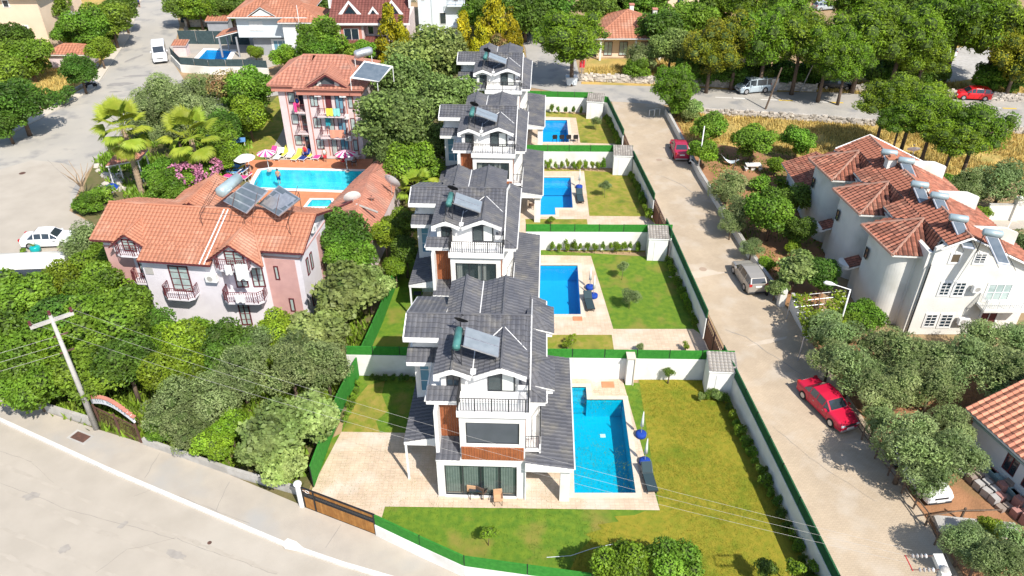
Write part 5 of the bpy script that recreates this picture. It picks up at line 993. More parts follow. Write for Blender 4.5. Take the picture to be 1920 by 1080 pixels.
T('dark leafy tree in the middle of the left garden', 430, 652, 2.8, 1.9, 'dark'); B('dark bush at the left wall beside the pavement', 15, 690, 1.8, 1.6, 'mid'); T('dense green tree at the thicket edge left of the hotel corner', 130, 650, 3.0, 2.2, 'lime'); B('lime bush between the thicket and the hotel wall', 305, 640, 2.2, 1.4, 'lime')
O('small grey olive behind the arch gate, leftmost olive of the garden', 330, 765, 2.4, 1.9); O('olive right of the arch gate with feathery crown', 400, 745, 2.6, 1.7); O('broad olive in the middle of the left garden', 450, 700, 2.8, 1.9); O('olive left of the green panel fence', 545, 690, 3.0, 2.0); O('olive beside the nearest garden corner wall', 610, 680, 2.8, 1.8); O('olive between the bright tree and the fig trees', 480, 650, 2.8, 1.4); O('pale olive leaning over the pavement bushes', 350, 800, 2.0, 1.5); O('olive top behind the big fig by the terrace', 570, 645, 2.8, 1.7)
B('lime bush spilling over the pavement wall', 395, 830, 1.4, 1.3, 'lime'); B('yellow green bush beside the large fig on the pavement side', 430, 800, 1.8, 1.3, 'lime'); B('green vine hanging over the wall right of the arch gate', 300, 800, 1.3, 1.0, 'mid')
tree('fig_tree', 'fig tree', 'large fig nearest to the pavement and gate', 500, 820, 2.7, 2.2, 'fig'); tree('fig_tree', 'fig tree', 'fig tree pressing against the green panel fence', 580, 780, 2.7, 1.9, 'fig'); tree('fig_tree', 'fig tree', 'small fig hanging over the pavement beside the white gate post', 525, 870, 1.9, 1.5, 'fig'); tree('fig_tree', 'fig tree', 'pale leaved fig right of the pink end wall of the front hotel', 640, 555, 3.4, 2.5, 'fig'); tree('fig_tree', 'fig tree', 'fig behind the uphill green fence of the third villa', 690, 530, 3.0, 1.7, 'fig'); tree('fig_tree', 'fig tree', 'fig below the pale one, left of the hedge corner', 600, 620, 3.0, 2.0, 'fig')
T('dark tree filling the gap between the front hotel and the bar roof', 640, 440, 4.0, 2.4, 'dark'); T('dark tree right of the hotel end wall', 655, 480, 3.6, 1.9, 'mid'); T('thin yellow green tree in front of the bar roof corner', 722, 440, 3.2, 1.4, 'lime'); T('bright green tree left of the second nearest villa', 750, 420, 3.2, 1.6, 'mid'); B('lime bush beside the uphill green fence', 740, 500, 2.0, 1.0, 'lime'); T('dark tree in the shade of the second nearest villa', 760, 470, 2.6, 1.5, 'dark')
# big grey-green trees behind
T('huge grey green tree hiding the right side of the tall pink hotel', 735, 225, 6.5, 4.2, 'grey'); T('huge grey green tree highest in the clump left of the farthest villa', 800, 110, 7.5, 4.8, 'grey'); T('grey green tree merging with the clump left of the farthest villa', 845, 190, 5.5, 3.6, 'grey'); T('grey green tree between the big clump and the bar roof', 770, 300, 4.2, 2.6, 'mid'); T('spreading tree behind the tall hotel roof heater', 760, 150, 6.5, 3.6, 'grey'); T('dark lower tree under the clump beside the third farthest villa', 820, 265, 4.0, 2.4, 'grey'); T('tree behind the bar roof tip', 725, 275, 4.5, 2.5, 'grey'); B('green bush left of the bar roof dishes gap', 800, 320, 2.8, 2.0, 'mid')
B('pink flowering bush between the tall trees and the second farthest villa', 787, 258, 4.2, 1.0, 'pink', flowers='pink')
# left centre
for lab, px, py, hc, r_ in [('olive beside the left road, farthest of the cluster', 300, 175, 3.2, 3.0), ('broad olive by the left road behind the palms', 345, 205, 3.4, 3.2), ('olive above the left palm', 275, 215, 3.2, 2.4), ('olive between the two palms', 330, 240, 3.0, 2.4), ('olive top right of the road cluster', 380, 170, 3.2, 2.6), ('olive near the hotel lawn', 395, 215, 3.0, 2.2)]: O(lab, px, py, hc, r_)
T('rusty flowering tree left of the tall pink hotel', 428, 165, 3.6, 2.2, 'rust', flowers='rust'); T('dark green tree beside the tall pink hotel', 472, 165, 4.0, 3.0, 'mid'); T('light green round tree on the hotel lawn', 465, 215, 3.2, 2.2, 'lime'); T('dark tree behind the hotel lawn', 420, 235, 3.0, 2.0, 'dark'); T('dark tree on the left of the hotel lawn', 405, 250, 3.0, 2.0, 'mid')
T('green bushy tree at the foot of the left palm', 308, 322, 2.4, 1.8, 'mid'); T('green tree behind the front hotel roof', 310, 350, 2.4, 1.8, 'mid'); B('purple pink oleander between the palms', 345, 335, 2.2, 1.6, 'pink', flowers='pink'); B('pink oleander right of the right palm', 385, 320, 2.2, 1.5, 'pink', flowers='pink'); B('lime bush by the poolside sun loungers', 425, 290, 2.2, 1.6, 'lime'); B('green bush on the island at the road edge', 170, 378, 1.0, 1.4, 'mid'); B('low green planting left of the island stones', 195, 365, .8, 1.2, 'shrub')
T('big olive green tree above the parked white saloon', 165, 455, 3.0, 2.2, 'olive'); T('mid green tree between the saloon and the pink hotel wall', 185, 490, 2.6, 1.9, 'mid')
# left road side
T('large dark tree at the left edge beside the footpath', 32, 188, 4.2, 3.5, 'dark'); T('dark tree in the lower left corner of the roadside garden', 8, 225, 2.8, 2.4, 'dark'); T('round olive green tree in front of the cream house', 50, 105, 3.5, 3.4, 'mid'); T('green tree at far left under the cream house wall', 5, 140, 3.5, 3.2, 'mid'); T('dark tree in front of the cream house corner', 15, 70, 4.0, 3.0, 'dark')
T('dark round tree beside the footpath and the dry ground', 148, 130, 3.2, 2.3, 'dark'); T('large tree right of the cream house', 160, 45, 4.6, 3.5, 'mid'); T('second large tree above the telegraph pole', 205, 32, 4.6, 3.3, 'mid'); T('lime and orange tree by the footpath', 186, 92, 2.8, 2.1, 'lime'); T('tree at the top of the left road', 228, 12, 4.2, 2.6, 'dark'); B('small bush on the dry ground by the footpath', 115, 180, 1.2, 1.6, 'shrubD'); B('low bush on the dry roadside slope', 190, 60, 2, 2.2, 'mid')
# top row
for k, (px, py, kd, lab) in enumerate([(345,10,'dark','dark tree at the top beside the left road'),(372,14,'lime','yellow green tree second along the top left fence'),(402,12,'mid','green tree third along the top left fence'),(432,14,'dark','dark tree fourth along the top left fence')]): T(lab, px, py, 3.5, 3.0, kd)
T('green tree between the grey villa and the brown roofed house', 600, 70, 4.5, 3.4, 'mid'); T('lower green tree behind the tall hotel roof', 590, 95, 3.5, 2.6, 'mid'); B('hedge like bush in front of the brown roofed house, left one', 645, 98, 2.2, 2.2, 'mid'); B('hedge like bush in front of the brown roofed house, right one', 680, 96, 2.2, 2.0, 'mid'); T('tall bush beside the grey villa garden', 530, 105, 2.6, 2.0, 'lime'); B('small lime bush by the grey villa terrace', 478, 98, 1.4, 1.2, 'lime')
Y = lambda lab, px, py, hc, r_: tree('conifer', 'conifer', lab, px, py, hc, r_, 'yellow', zs=1.5)
Y('yellow green conifer right of the brown roofed house', 730, 75, 3.5, 2.4); Y('yellow conifer left of the farthest villa', 900, 85, 3.2, 1.9); Y('tallest yellow conifer behind the farthest villa', 925, 40, 4.5, 2.6); Y('yellow conifer right above the farthest villa', 958, 75, 3.5, 2.2); Y('yellow conifer beside the white building', 870, 75, 3.2, 1.9); Y('small yellow conifer close to the brown roof corner', 755, 85, 3.0, 2.0)
T('rust coloured bare tree among the yellow conifers', 940, 80, 3.2, 1.7, 'rust'); T('dark tree at the top beside the shaded lane', 985, 22, 4.5, 4.0, 'dark'); T('dark tree top centre above the shaded lane', 1035, 8, 5, 4.2, 'dark'); T('dark tree behind the orange roofed house', 1120, 12, 5, 3.6, 'dark')
T('tree filling the gap right of the white building', 905, 25, 4.0, 3.2, 'mid')
P_ = lambda lab, px, py, hc, r_, kd='pine', zs=.95, **k: tree('pine_tree', 'pine tree', lab, px, py, hc, r_, kd, zs=zs, trunk=.13, **k)
P_('round stone pine leaning over the shaded lane', 1075, 68, 6.5, 5.0, zs=.85); P_('small round pine at the corner of the side street', 1264, 160, 3.9, 3.0, zs=1.0)
T('tree lobes under the small round pine', 1272, 190, 1.9, 1.7, 'mid'); B('small bush at the foot of the corner pine', 1293, 215, .9, 1.1, 'fig')
for lab, px, py, hc, r_, kd in [('golden pine at the left end of the long pine row',1335,95,5.5,4.2,'pinepale'),('golden green pine second in the long pine row',1385,75,6.5,4.6,'pinepale'),('pine third from the left in the long row above the silver van',1440,70,7,4.8,'pine'),('pine in the middle of the long row, above the leaning pole',1505,75,7,4.6,'pine'),('pine right of the middle of the long row',1555,95,6.5,4.2,'pine'),('wide pine near the right end of the long row',1625,65,7.5,5.0,'pine'),('large dome pine at the right end of the long row',1695,70,7.5,5.2,'pine'),('low pine branch mass right of the dome pine',1735,105,5.5,3.6,'pine'),('pine behind the black car',1590,115,5.5,3.6,'pine'),('pine top behind the gap with parked cars',1470,28,8,4.2,'pine'),('dark pine high at the right, left of the last one',1805,40,8,5.6,'pine'),('dark pine at the top right corner',1880,50,8,5.6,'pine'),('golden pine at the right edge above the red hatchback',1915,100,6,4.2,'pinepale'),('dark pine behind the right parking area',1770,20,8,4.6,'dark')]: P_(lab, px, py, hc, r_, kd)
T('feathery grey tree right of the orange roofed house', 1205, 108, 2.4, 2.3, 'olive'); T('green bush in front of the orange roofed house', 1195, 128, 1.6, 1.9, 'mid'); T('dark grey green tree beside the golden pine', 1258, 88, 4.0, 3.2, 'grey'); T('dark tree below the turquoise fence at the top', 1235, 52, 4.5, 3.6, 'dark'); T('dark tree beside the golden pine trunk', 1300, 125, 2.8, 2.6, 'dark'); B('green bush by the right part of the road wall', 1865, 142, 2.2, 2.6, 'mid'); B('dark bush at the right edge above the road', 1905, 150, 2.2, 2.0, 'dark'); B('tree at the top between the roof and the pines', 1300, 30, 4.5, 3.4, 'mid')
for k, px in enumerate((1330,1375,1425,1478,1530,1650,1700,1745)): B('dark scrub under the long pine row, %s from the left' % ('first','second','third','fourth','fifth','sixth','seventh','eighth')[k], px, 136, 1.7, 2.5, 'dark')  # bushes added to darken the ground below the pines, standing for their shade
for lab, px, py, hc, r_ in [('pine at the left of the clump behind the terraced house',1665,190,6.0,3.4),('upper pine of the clump behind the terraced house',1720,180,6.8,3.6),('middle pine of the clump behind the terraced house',1755,215,6.5,3.6),('right pine of the clump, over the dry field',1835,240,6.2,3.8),('low front pine of the clump behind the terraced house',1790,262,5.6,3.0),('left low pine lobe over the roof ridge',1690,228,5.6,2.4)]: P_(lab, px, py, hc, r_, zs=.72)
T('green tree right of the dark red hatchback', 1325, 240, 2.6, 2.0, 'mid'); T('bright tree beside the thin lamp post', 1318, 282, 2.2, 1.6, 'lime'); T('round dark tree with a forked trunk on red soil', 1412, 265, 2.6, 2.2, 'mid'); T('small green tree left of the annexe roof', 1497, 262, 2.4, 1.8, 'mid'); B('small tree near the wall in the dry grass', 1300, 200, 1.6, 1.2, 'fig')
O('olive by the low cream wall, upper one', 1365, 352, 2.4, 1.9); O('olive by the low cream wall, middle one', 1385, 395, 2.2, 1.6); O('olive hanging over the cream wall', 1372, 420, 1.6, 1.0); T('bright leafy tree in the middle of the terraced house garden', 1448, 395, 3.0, 2.3, 'mid'); T('dark tree behind the bright leafy tree', 1490, 370, 2.6, 1.8, 'dark'); O('small round olive on the wall above the silver hatchback', 1409, 465, 1.3, .95); B('lime bush beside the silver hatchback', 1437, 495, .7, .8, 'lime')
tree('fig_tree', 'fig tree', 'fig tree beside the vine arbour', 1492, 505, 2.3, 1.7, 'fig'); T('dark shrubby tree against the second stair tower', 1545, 510, 2.3, 1.6, 'dark'); T('dark tree under the first entrance canopy', 1500, 430, 2.2, 1.5, 'dark'); B('green shrub by the gate post of the arbour', 1455, 540, 1.2, .9, 'fig'); B('small bright bush on the red soil below the towers', 1486, 462, .9, .8, 'lime'); B('bright green bush right of the forked tree', 1455, 310, 1.2, 1.1, 'lime'); B('green bush under the far canopy wall', 1510, 345, 1.2, 1.2, 'mid'); B('low vegetable patch behind the olives', 1425, 345, .7, 1.2, 'shrub'); B('second low patch of vegetables near the bench', 1470, 350, .7, 1.1, 'shrubY')
for lab, px, py, hc, r_ in [('dark olive right of the roof tanks',1815,350,2.4,1.9),('olive at the right edge behind the white wall',1880,345,2.8,2.6),('olive at the right edge in front of the white wall',1912,465,2.4,2.0)]: O(lab, px, py, hc, r_)
B('leafy green bush behind the party walls', 1795, 352, 2.0, 1.6, 'mid'); B('small round bush by the right path', 1842, 400, .9, .9, 'mid')
T('green shrub tree at the foot of the nearest stair tower', 1620, 590, 1.8, 1.4, 'mid'); B('green shrub at the arbour corner', 1590, 600, 1.6, 1.2, 'mid')
for lab, px, py, hc, r_ in [('olive in front of the lamp post',1560,625,2.6,1.7),('grey olive by the side street above the red saloon',1600,690,2.6,1.8),('olive behind the red saloon',1560,670,2.4,1.5),('olive below the terraced house, left',1650,655,2.6,1.8),('olive below the terraced house, centre',1720,670,2.8,2.0),('olive below the terraced house, right',1800,680,2.8,2.1),('olive at the right edge below the terraced house',1880,700,2.8,2.1),('olive under the balcony of the terraced house',1850,640,2.6,1.9),('olive at the far right below the balcony',1915,640,2.6,1.8),('olive in the second row above the cottage roof',1690,720,2.4,1.7),('olive just beside the bonnet of the red saloon',1640,730,2.3,1.5),('olive between the red saloon and the cottage',1750,720,2.4,1.7)]: O(lab, px, py, hc, r_)
for lab, px, py, hc, r_ in [('big olive overhanging the side street',1705,838,3.0,2.1),('olive left of the cottage wall',1775,850,2.7,1.7),('olive above the white parked car',1745,885,2.1,1.6),('small olive beside the red saloon rear fence',1645,785,1.8,1.0),('olive in front of the cottage corner',1790,800,2.3,1.3),('olive at the bottom right, left one',1815,1010,2.2,1.2),('olive at the bottom right, lower one',1870,1055,2.4,1.4),('olive in the bottom right corner',1915,1035,2.4,1.4),('olive right of the concrete ledge',1840,1040,2.2,1.2)]: O(lab, px, py, hc, r_)
B('bright green bush among the bottom right olives', 1858, 992, 1.6, .8, 'lime')
tree('citrus_tree', 'citrus tree', 'bright citrus tree at the bottom edge, left one', 1165, 1060, 2.6, 1.5, 'lime'); tree('citrus_tree', 'citrus tree', 'green citrus tree at the bottom edge, right one', 1262, 1062, 2.6, 1.6, 'mid'); B('small dark bush at the bottom right of the lawn', 1437, 1065, 1.3, .6, 'shrubD'); B('yellow green bush at the bottom right of the lawn', 1490, 1065, 1.4, .6, 'shrubY'); B('yellow shrub against the street wall at the bottom', 1530, 1060, .9, .45, 'shrubY')
B('young yellow green tree on the front lawn', 915, 1000, 1.0, .55, 'shrubY', trunk=.06); B('sparse young tree in the middle of the mown third lawn', 1182, 555, 1.2, .75, 'olive', trunk=.06); B('thin sapling on the mown third lawn', 1168, 500, 1.3, .5, 'olive', trunk=.05); B('sapling on the second lawn', 1135, 348, 1.3, .6, 'olive', trunk=.05); B('sapling on the farthest lawn', 1118, 226, 1.2, .6, 'olive', trunk=.05)
B('small lime shrub in the strip lawn of the third plot', 1064, 645, .5, .4, 'shrubY'); B('small lime shrub in the strip lawn of the second plot', 1033, 412, .5, .45, 'shrubY'); B('lime shrub by the third street gate', 1287, 648, .5, .35, 'shrubY'); B('tiny sapling near the wall of the third path', 1200, 650, .5, .3, 'olive')
for k, (px, py, hc, r_, kd, lab) in enumerate([(1180,-4,5,4,'dark','dark tree at the top edge right of the orange roof'),(1400,2,6,4.5,'pine','pine top at the top edge, left of the parked silver car'),(1610,0,6,5,'pine','pine top at the top edge, right of the parked silver car'),(1690,-8,6,5,'dark','dark tree at the top edge beyond the dome pine'),(1830,-5,7,5,'pine','pine at the top edge near the right corner'),(1490,-14,7,5,'dark','dark tree beyond the middle of the pine row'),(1350,6,5,3.6,'mid','green tree just right of the cream building at the top'),(1220,8,5,3.5,'mid','green tree just left of the cream building at the top'),(560,-2,5,4,'mid','green tree at the top edge beside the half hidden white house'),(600,20,4,3,'dark','dark tree left of the brown roofed house'),(905,-8,5,4,'dark','dark tree at the top edge right of the white building'),(960,0,5,4,'mid','green tree at the top edge above the conifers'),(90,15,5,3.5,'mid','green tree overlapping the cream house corner'),(130,60,3,2.4,'mid','green tree between the cream house and the footpath')]): T(lab, px, py, hc, r_, kd)
# rows of shrubs
ORD = 'first second third fourth fifth sixth seventh eighth ninth tenth eleventh twelfth thirteenth fourteenth fifteenth sixteenth seventeenth eighteenth nineteenth twentieth'.split()
def shrub_row(lab, pts, n, r_, hz, kinds, grp, side=0):
    pts = [V3((p[0],p[1],0)) for p in pts]; Ls = [(b-a).length for a, b in zip(pts[:-1], pts[1:])]; tot = sum(Ls)
    for i in range(n):
        s_ = tot * (i + .5) / n; j = 0
        while s_ > Ls[j] and j < len(Ls) - 1: s_ -= Ls[j]; j += 1
        p = pts[j].lerp(pts[j+1], s_ / Ls[j]); tree('shrub', 'shrub', ORD[i] + ' ' + lab, 0, 0, hz * random.uniform(.8,1.2), r_ * random.uniform(.75,1.25), random.choice(kinds), zs=hz / r_ * .95, group=grp, trunk=.05, x=p.x + random.uniform(-.08,.08), y=p.y + random.uniform(-.1,.1))
shrub_row('slim shrub from the left along the wall behind the third pool', [(3.2,57.6),(11.2,57.55)], 13, .28, .6, ['shrub','shrubY'], 'shrubs along the wall behind the third pool')
shrub_row('slim shrub from the left along the wall behind the second pool', [(3.0,74.3),(9.9,74.1)], 11, .3, .65, ['shrub','shrubY'], 'shrubs along the wall behind the second pool')
shrub_row('small dark shrub from the left behind the farthest pool', [(3.4,90.2),(8.8,89.9)], 6, .25, .6, ['shrubD','shrub'], 'shrubs along the wall behind the farthest pool')
shrub_row('leafy shrub from the shed along the street wall of the nearest lawn', [(14.05,38.7),(14.4,34.5),(14.9,30.5),(15.3,26.5),(15.5,23)], 20, .38, .5, ['shrubD','shrub','shrubD','shrubY'], 'shrubs along the street wall of the nearest lawn')
shrub_row('yellow green shrub from the shed along the third lawn street wall', [(13.1,55.8),(13.5,51),(13.8,46.6)], 14, .33, .5, ['shrubY','shrub','shrubY'], 'shrubs along the street wall of the third lawn')
shrub_row('yellow green shrub from the shed along the second lawn street wall', [(12.1,72.4),(12.5,67),(12.7,63)], 12, .36, .6, ['shrubY','shrub'], 'shrubs along the street wall of the second lawn')
shrub_row('yellow green shrub from the shed along the farthest lawn street wall', [(11.2,87.8),(11.7,83),(11.9,79.5)], 12, .4, .65, ['shrubY','shrub'], 'shrubs along the street wall of the farthest lawn')
shrub_row('dark low shrub from the left beside the shed of the nearest lawn', [(12.4,38.6),(14,38.5)], 4, .3, .45, ['fig','shrubD'], 'shrubs around the nearest shed')
shrub_row('young shrub from the wall along the left edge of the nearest back lawn', [(-10.4,40.2),(-10.7,36.2)], 6, .28, .35, ['shrubY','shrub'], 'shrubs along the left edge of the nearest back lawn')
shrub_row('low shrub from the left under the wall behind the nearest back lawn', [(-9.9,40.7),(-6.5,40.6)], 7, .25, .3, ['shrubD'], 'shrubs under the wall of the nearest back lawn')
B('small sapling against the white wall of the nearest lawn', 1255, 698, 1.0, .4, 'shrubD')
# palms
PZ = (6.9, 5.4)
def palm(label, px, py, z, R_, tr=.24, nf=30, base=None):
    c = G(px, py, z); t = thing('palm_tree', label, 'palm tree', (c.x, c.y, 0)); m = M(); m.tube([(0,0,0),(.05,0,z*.5),(0,0,z)], [tr*1.2,tr,tr*.9], 10)
    for k in range(int(z*3)): m.tube([(.03,0,k/3+.1),(.03,0,k/3+.16)], tr*1.22 - .03*k/(z*3), 10)
    m.build('trunk', barkP, t)
    ff = []
    for v_ in range(3):
        r = np.random.default_rng(v_); m = M(); n = 30; hub = V3((R_*.52,0,.0))
        m.tube([(0,0,0),(R_*.3,0,.08),tuple(hub)], [.03,.025,.02], 4)
        for i in range(n):
            a = math.radians(-78 + 156*i/(n-1)); L_ = R_*.5*(1 - .12*abs(math.sin(a)))*r.uniform(.85,1.05); d = V3((math.cos(a),math.sin(a),0)); s_ = V3((-d.y,d.x,0))*.055*R_/2
            mid = hub + d*L_*.6 + V3((0,0,.02)); tip = hub + d*L_ + V3((0,0,-.16*L_-r.uniform(0,.12))); m.add([hub, mid+s_, tip, mid-s_, mid+V3((0,0,.04))], [(0,1,4),(0,4,3),(4,1,2),(4,2,3)])
        ob = m.build('frond', LM['palm']); ff.append(ob.data); bpy.data.objects.remove(ob)
    for k in range(nf):
        o = bpy.data.objects.new('frond', ff[k % 3]); col.objects.link(o); o.parent = t; o.location = (0,0,z); el = 78 - 135 * (k / nf); o.rotation_euler = (random.uniform(-.3,.3), -R(el), k * 2.4)
        o.scale = (random.uniform(.85,1.1),)*3
    return t
palm('tall fan palm on the left beside the road, its trunk standing clear', 230, 240, PZ[0], 3.1, nf=24); palm('tall fan palm behind the front hotel roof, right of the other palm', 357, 258, PZ[1], 3.1, nf=24); palm('short fan palm with bright fronds beside the second farthest villa', 782, 352, 3.4, 2.1, nf=18)
palm('small cycad like palm in the middle of the third plot strip', 1072, 636, .5, .5, .06, 10)
# dry grass tufts and lawn blades
def tufts(name, poly, n, h, mt, lab, cat='grass', z=0, wd=.035, blades=5, spread=.12):
    P = [(p[0], p[1]) for p in poly]; x0, x1 = min(p[0] for p in P), max(p[0] for p in P); y0, y1 = min(p[1] for p in P), max(p[1] for p in P); pts = []
    r = np.random.default_rng(len(lab)); tries = 0
    while len(pts) < n and tries < n*6:
        x, y = r.uniform(x0,x1), r.uniform(y0,y1); tries += 1
        if inpoly(x, y, P) and (math.sin(x*.7)+math.cos(y*.9+x*.3)+r.normal()*.7 > -.6): pts.append((x,y))
    B0 = np.repeat(np.array(pts), blades, 0); k = len(B0); a = r.uniform(0,6.28,k); c0 = np.c_[B0[:,0]+r.normal(0,spread,k), B0[:,1]+r.normal(0,spread,k), np.full(k,z-.01)]; hh = h*r.uniform(.5,1.3,k); d = np.c_[np.cos(a),np.sin(a),np.zeros(k)]; s_ = np.c_[-np.sin(a),np.cos(a),np.zeros(k)]*wd
    v = np.stack([c0 - s_, c0 + s_, c0 + d*hh[:,None]*.5 + np.c_[np.zeros(k),np.zeros(k),hh]],1).reshape(-1,3); me = bpy.data.meshes.new(name); me.from_pydata(v.tolist(), [], np.arange(3*k).reshape(-1,3).tolist())
    at = me.attributes.new('rnd','FLOAT','FACE'); at.data.foreach_set('value', np.repeat(r.random(len(pts)), blades).astype(np.float32)); return link(name, me, mt, None, label=lab, cat=cat, kind='stuff')
gold = leafmat('dry_grass_blade', (.60,.44,.14), (.50,.40,.13), .8, 0, .4); gl = leafmat('lawn_blade', (.08,.17,.015), (.14,.22,.02), .7, 0, .3); gly = leafmat('yellow_lawn_blade', (.22,.25,.018), (.32,.28,.03), .7, 0, .3)
tufts('dry_grass', gp((1265,213),(1310,210),(1610,232),(1930,254),(1930,335),(1700,320),(1560,298),(1290,262)), 4200, .38, gold, 'tall golden dry grass in the field beside the upper road', wd=.06, spread=.25)
tufts('dry_grass', gp((1100,130),(1240,115),(1500,160),(1920,150),(1920,186),(1700,180),(1300,160),(1100,152)), 2600, .5, gold, 'golden dry grass under the pines along the road wall', wd=.06, spread=.25)
tufts('dry_grass', gp((50,140),(130,110),(150,160),(90,205),(0,245),(0,215)), 900, .4, gold, 'dry orange grass beside the left footpath', wd=.06, spread=.25)
tufts('lawn_grass', [p for p in plotN if True], 9000, .07, gl, 'short green grass of the nearest lawn', wd=.012, z=.0, spread=.1)
tufts('lawn_grass', yl, 9000, .08, gly, 'yellowing grass of the nearest side lawn', wd=.012, z=.01, spread=.1)
tufts('ground_cover', [G(0,742),G(265,826),G(560,910),G(690,660),G(700,560),G(0,520)], 3500, .5, LM['mid'], 'leafy undergrowth below the trees of the left garden', 'undergrowth', wd=.12, spread=.3)
tufts('ground_cover', gp((1300,260),(1560,300),(1540,600),(1480,560),(1400,455)), 900, .22, LM['mid'], 'weeds on the red garden soil', 'weeds', wd=.06, spread=.25)
tufts('ground_cover', gp((180,300),(420,180),(500,160),(480,260),(440,330),(260,400)), 2600, .5, LM['mid'], 'green undergrowth around the palms', 'undergrowth', wd=.12, spread=.3)
# ------------------------------------------------------------------ buildings along the top
def hip(parent, x0, y0, x1, y1, ze, zr, tm, sm, tw=.45, ov=.5, capm=None, rd=None, thick=.12):
    x0 -= ov; y0 -= ov; x1 += ov; y1 += ov; d = rd or min(x1-x0, y1-y0) / 2; ym = (y0+y1)/2
    if x1-x0 >= y1-y0: a, b = (x0+d, ym, zr), (x1-d, ym, zr); S = [[(x0,y0,ze),(x1,y0,ze),b,a],[(x1,y1,ze),(x0,y1,ze),a,b],[(x0,y1,ze),(x0,y0,ze),a],[(x1,y0,ze),(x1,y1,ze),b]]
    else: xm = (x0+x1)/2; a, b = (xm, y0+d, zr), (xm, y1-d, zr); S = [[(x0,y0,ze),(x1,y0,ze),a],[(x1,y0,ze),(x1,y1,ze),b,a],[(x1,y1,ze),(x0,y1,ze),b],[(x0,y1,ze),(x0,y0,ze),a,b]]
    cs = [(a,b),((x0,y0,ze),a),((x1,y0,ze), b if x1-x0 >= y1-y0 else a),((x0,y1,ze), a if x1-x0 >= y1-y0 else b),((x1,y1,ze),b)]
    return roof(parent, S, tm, sm, cs, capm, thick=thick, tw=tw, th=tw*1.05, seg=2)
# cream house top left
t = thing('cream_house', 'large cream house with an orange roof at the top left corner', 'house', (0,0,0)); m = M(); c = G(100,98); 
x1, y0 = c.x, c.y; m.box(x1-16,y0,0,x1,y0+12,8.2); m.build('wall', cream, t); t.location = (0,0,0)
hip(t, x1-16, y0, x1, y0+12, 8.2, 11.5, otile, whitet, .5, .9)
for x, z in ((x1-4.5,6.6),(x1-2.9,3.0)):
    q = M(); q.box(x-.5,y0-.06,z-.15,x+.5,y0-.003,z+.95); q.each('window_surround', whitet, t); window(t, (x-.32,y0), (1,0), .64, z, z+.8, 0, 0, dframe, dglass, depth=.09, fw=.05)
t = thing('outbuilding', 'low outbuilding with a small red roof beside the cream house', 'shed'); c = G(98,128); m = M(); m.box(c.x,c.y,0,c.x+5,c.y+3.5,2.0); m.build('wall', lpink, t); hip(t, c.x, c.y, c.x+5, c.y+3.5, 2.0, 2.9, otile, offw, .45, .4)
# grey and white villa
t = thing('grey_villa', 'grey and white villa with an orange hipped roof beside a small pool at the top', 'villa'); c = G(457,108); x0, y0 = c.x+1.5, c.y+1; W = 9.3
m = M(); m.box(x0,y0,0,x0+W,y0+8,2.9); m.build('ground_floor_wall', greyw, t); m = M(); m.box(x0-1.6,y0-1.0,2.9,x0+W-1.4,y0+8,5.9); m.build('upper_wall', bluew, t); m = M(); m.box(x0+2.6,y0-.06,0,x0+5.2,y0-.003,2.4); m.build('door_surround', whitet, t)
window(t, (x0+2.9,y0), (1,0), 2.0, .15, 2.2, 2, 0, whitet, bglass, depth=.09); window(t, (x0+.2,y0-1.0), (1,0), 1.9, 3.9, 5.2, 3, 0, whitet, whitet, depth=.04); window(t, (x0+W-1.4,y0+1), (0,1), 1.5, 3.9, 5.2, 1, 0, dframe, dglass, depth=.04)
hip(t, x0-1.6, y0-1.0, x0+W-1.4, y0+8, 5.95, 8.2, otile, whitet, .45, .9)
roof(t, [[(x0+.4,y0-1.9,6.1),(x0+2.4,y0-1.9,7.3),(x0+2.4,y0+2,7.35)],[(x0+4.4,y0-1.9,6.1),(x0+2.4,y0-1.9,7.3),(x0+2.4,y0+2,7.35)]], otile, whitet, thick=.08, tw=.45, th=.45, seg=2, name='gable_roof'); m = M(); m.prism([(x0+.9,y0-1.7,6.1),(x0+2.4,y0-1.7,7.0),(x0+3.9,y0-1.7,6.1)],(0,.1,0)); m.build('gable_wall', whitet, t)
roof(t, [[(x0-5.0,y0-1.0,2.9),(x0-1.7,y0-1.0,3.7),(x0-1.7,y0+2.8,3.7),(x0-5.0,y0+2.8,2.9)]], otile, whitet, thick=.1, tw=.4, th=.4, seg=2, name='terrace_roof'); m = M(); [m.box(x,y,0,x+.2,y+.2,2.9) for x,y in ((x0-4.7,y0-.9),(x0-4.7,y0+2.3),(x0-2.2,y0-.9))]; m.each('terrace_post', greyw, t)
t = thing('garden_shed', 'small grey shed with a red roof behind the top left netting', 'shed'); c = G(412,66); m = M(); m.box(c.x-1.6,c.y,0,c.x+1.6,c.y+2,2.2); m.build('wall', greyw, t); roof(t, [[(c.x-1.8,c.y-.3,2.2),(c.x+1.8,c.y-.3,2.2),(c.x+1.8,c.y+2.3,2.8),(c.x-1.8,c.y+2.3,2.8)]], otile, greyw, thick=.1, tw=.45, th=.45, seg=2)
t = thing('garden_shed', 'tiny pink shed at the corner of the top left pool terrace', 'shed'); c = G(340,106); m = M(); m.box(c.x-.9,c.y,0,c.x+.9,c.y+1.4,1.6); m.build('wall', lpink, t); roof(t, [[(c.x-1.1,c.y-.2,1.6),(c.x+1.1,c.y-.2,1.6),(c.x+1.1,c.y+1.6,2.0),(c.x-1.1,c.y+1.6,2.0)]], otile, lpink, thick=.08, tw=.4, th=.4, seg=2)
# orange roofed house behind the grey villa
t = thing('house', 'white house with an orange roof partly hidden behind the grey villa', 'house'); c = G(520,40,6); x0, y0 = c.x, c.y+2; m = M(); m.box(x0,y0,0,x0+5,y0+6,5.4); m.build('wall', whitet, t); hip(t, x0, y0, x0+5, y0+6, 5.4, 7.0, otile, whitet, .5)
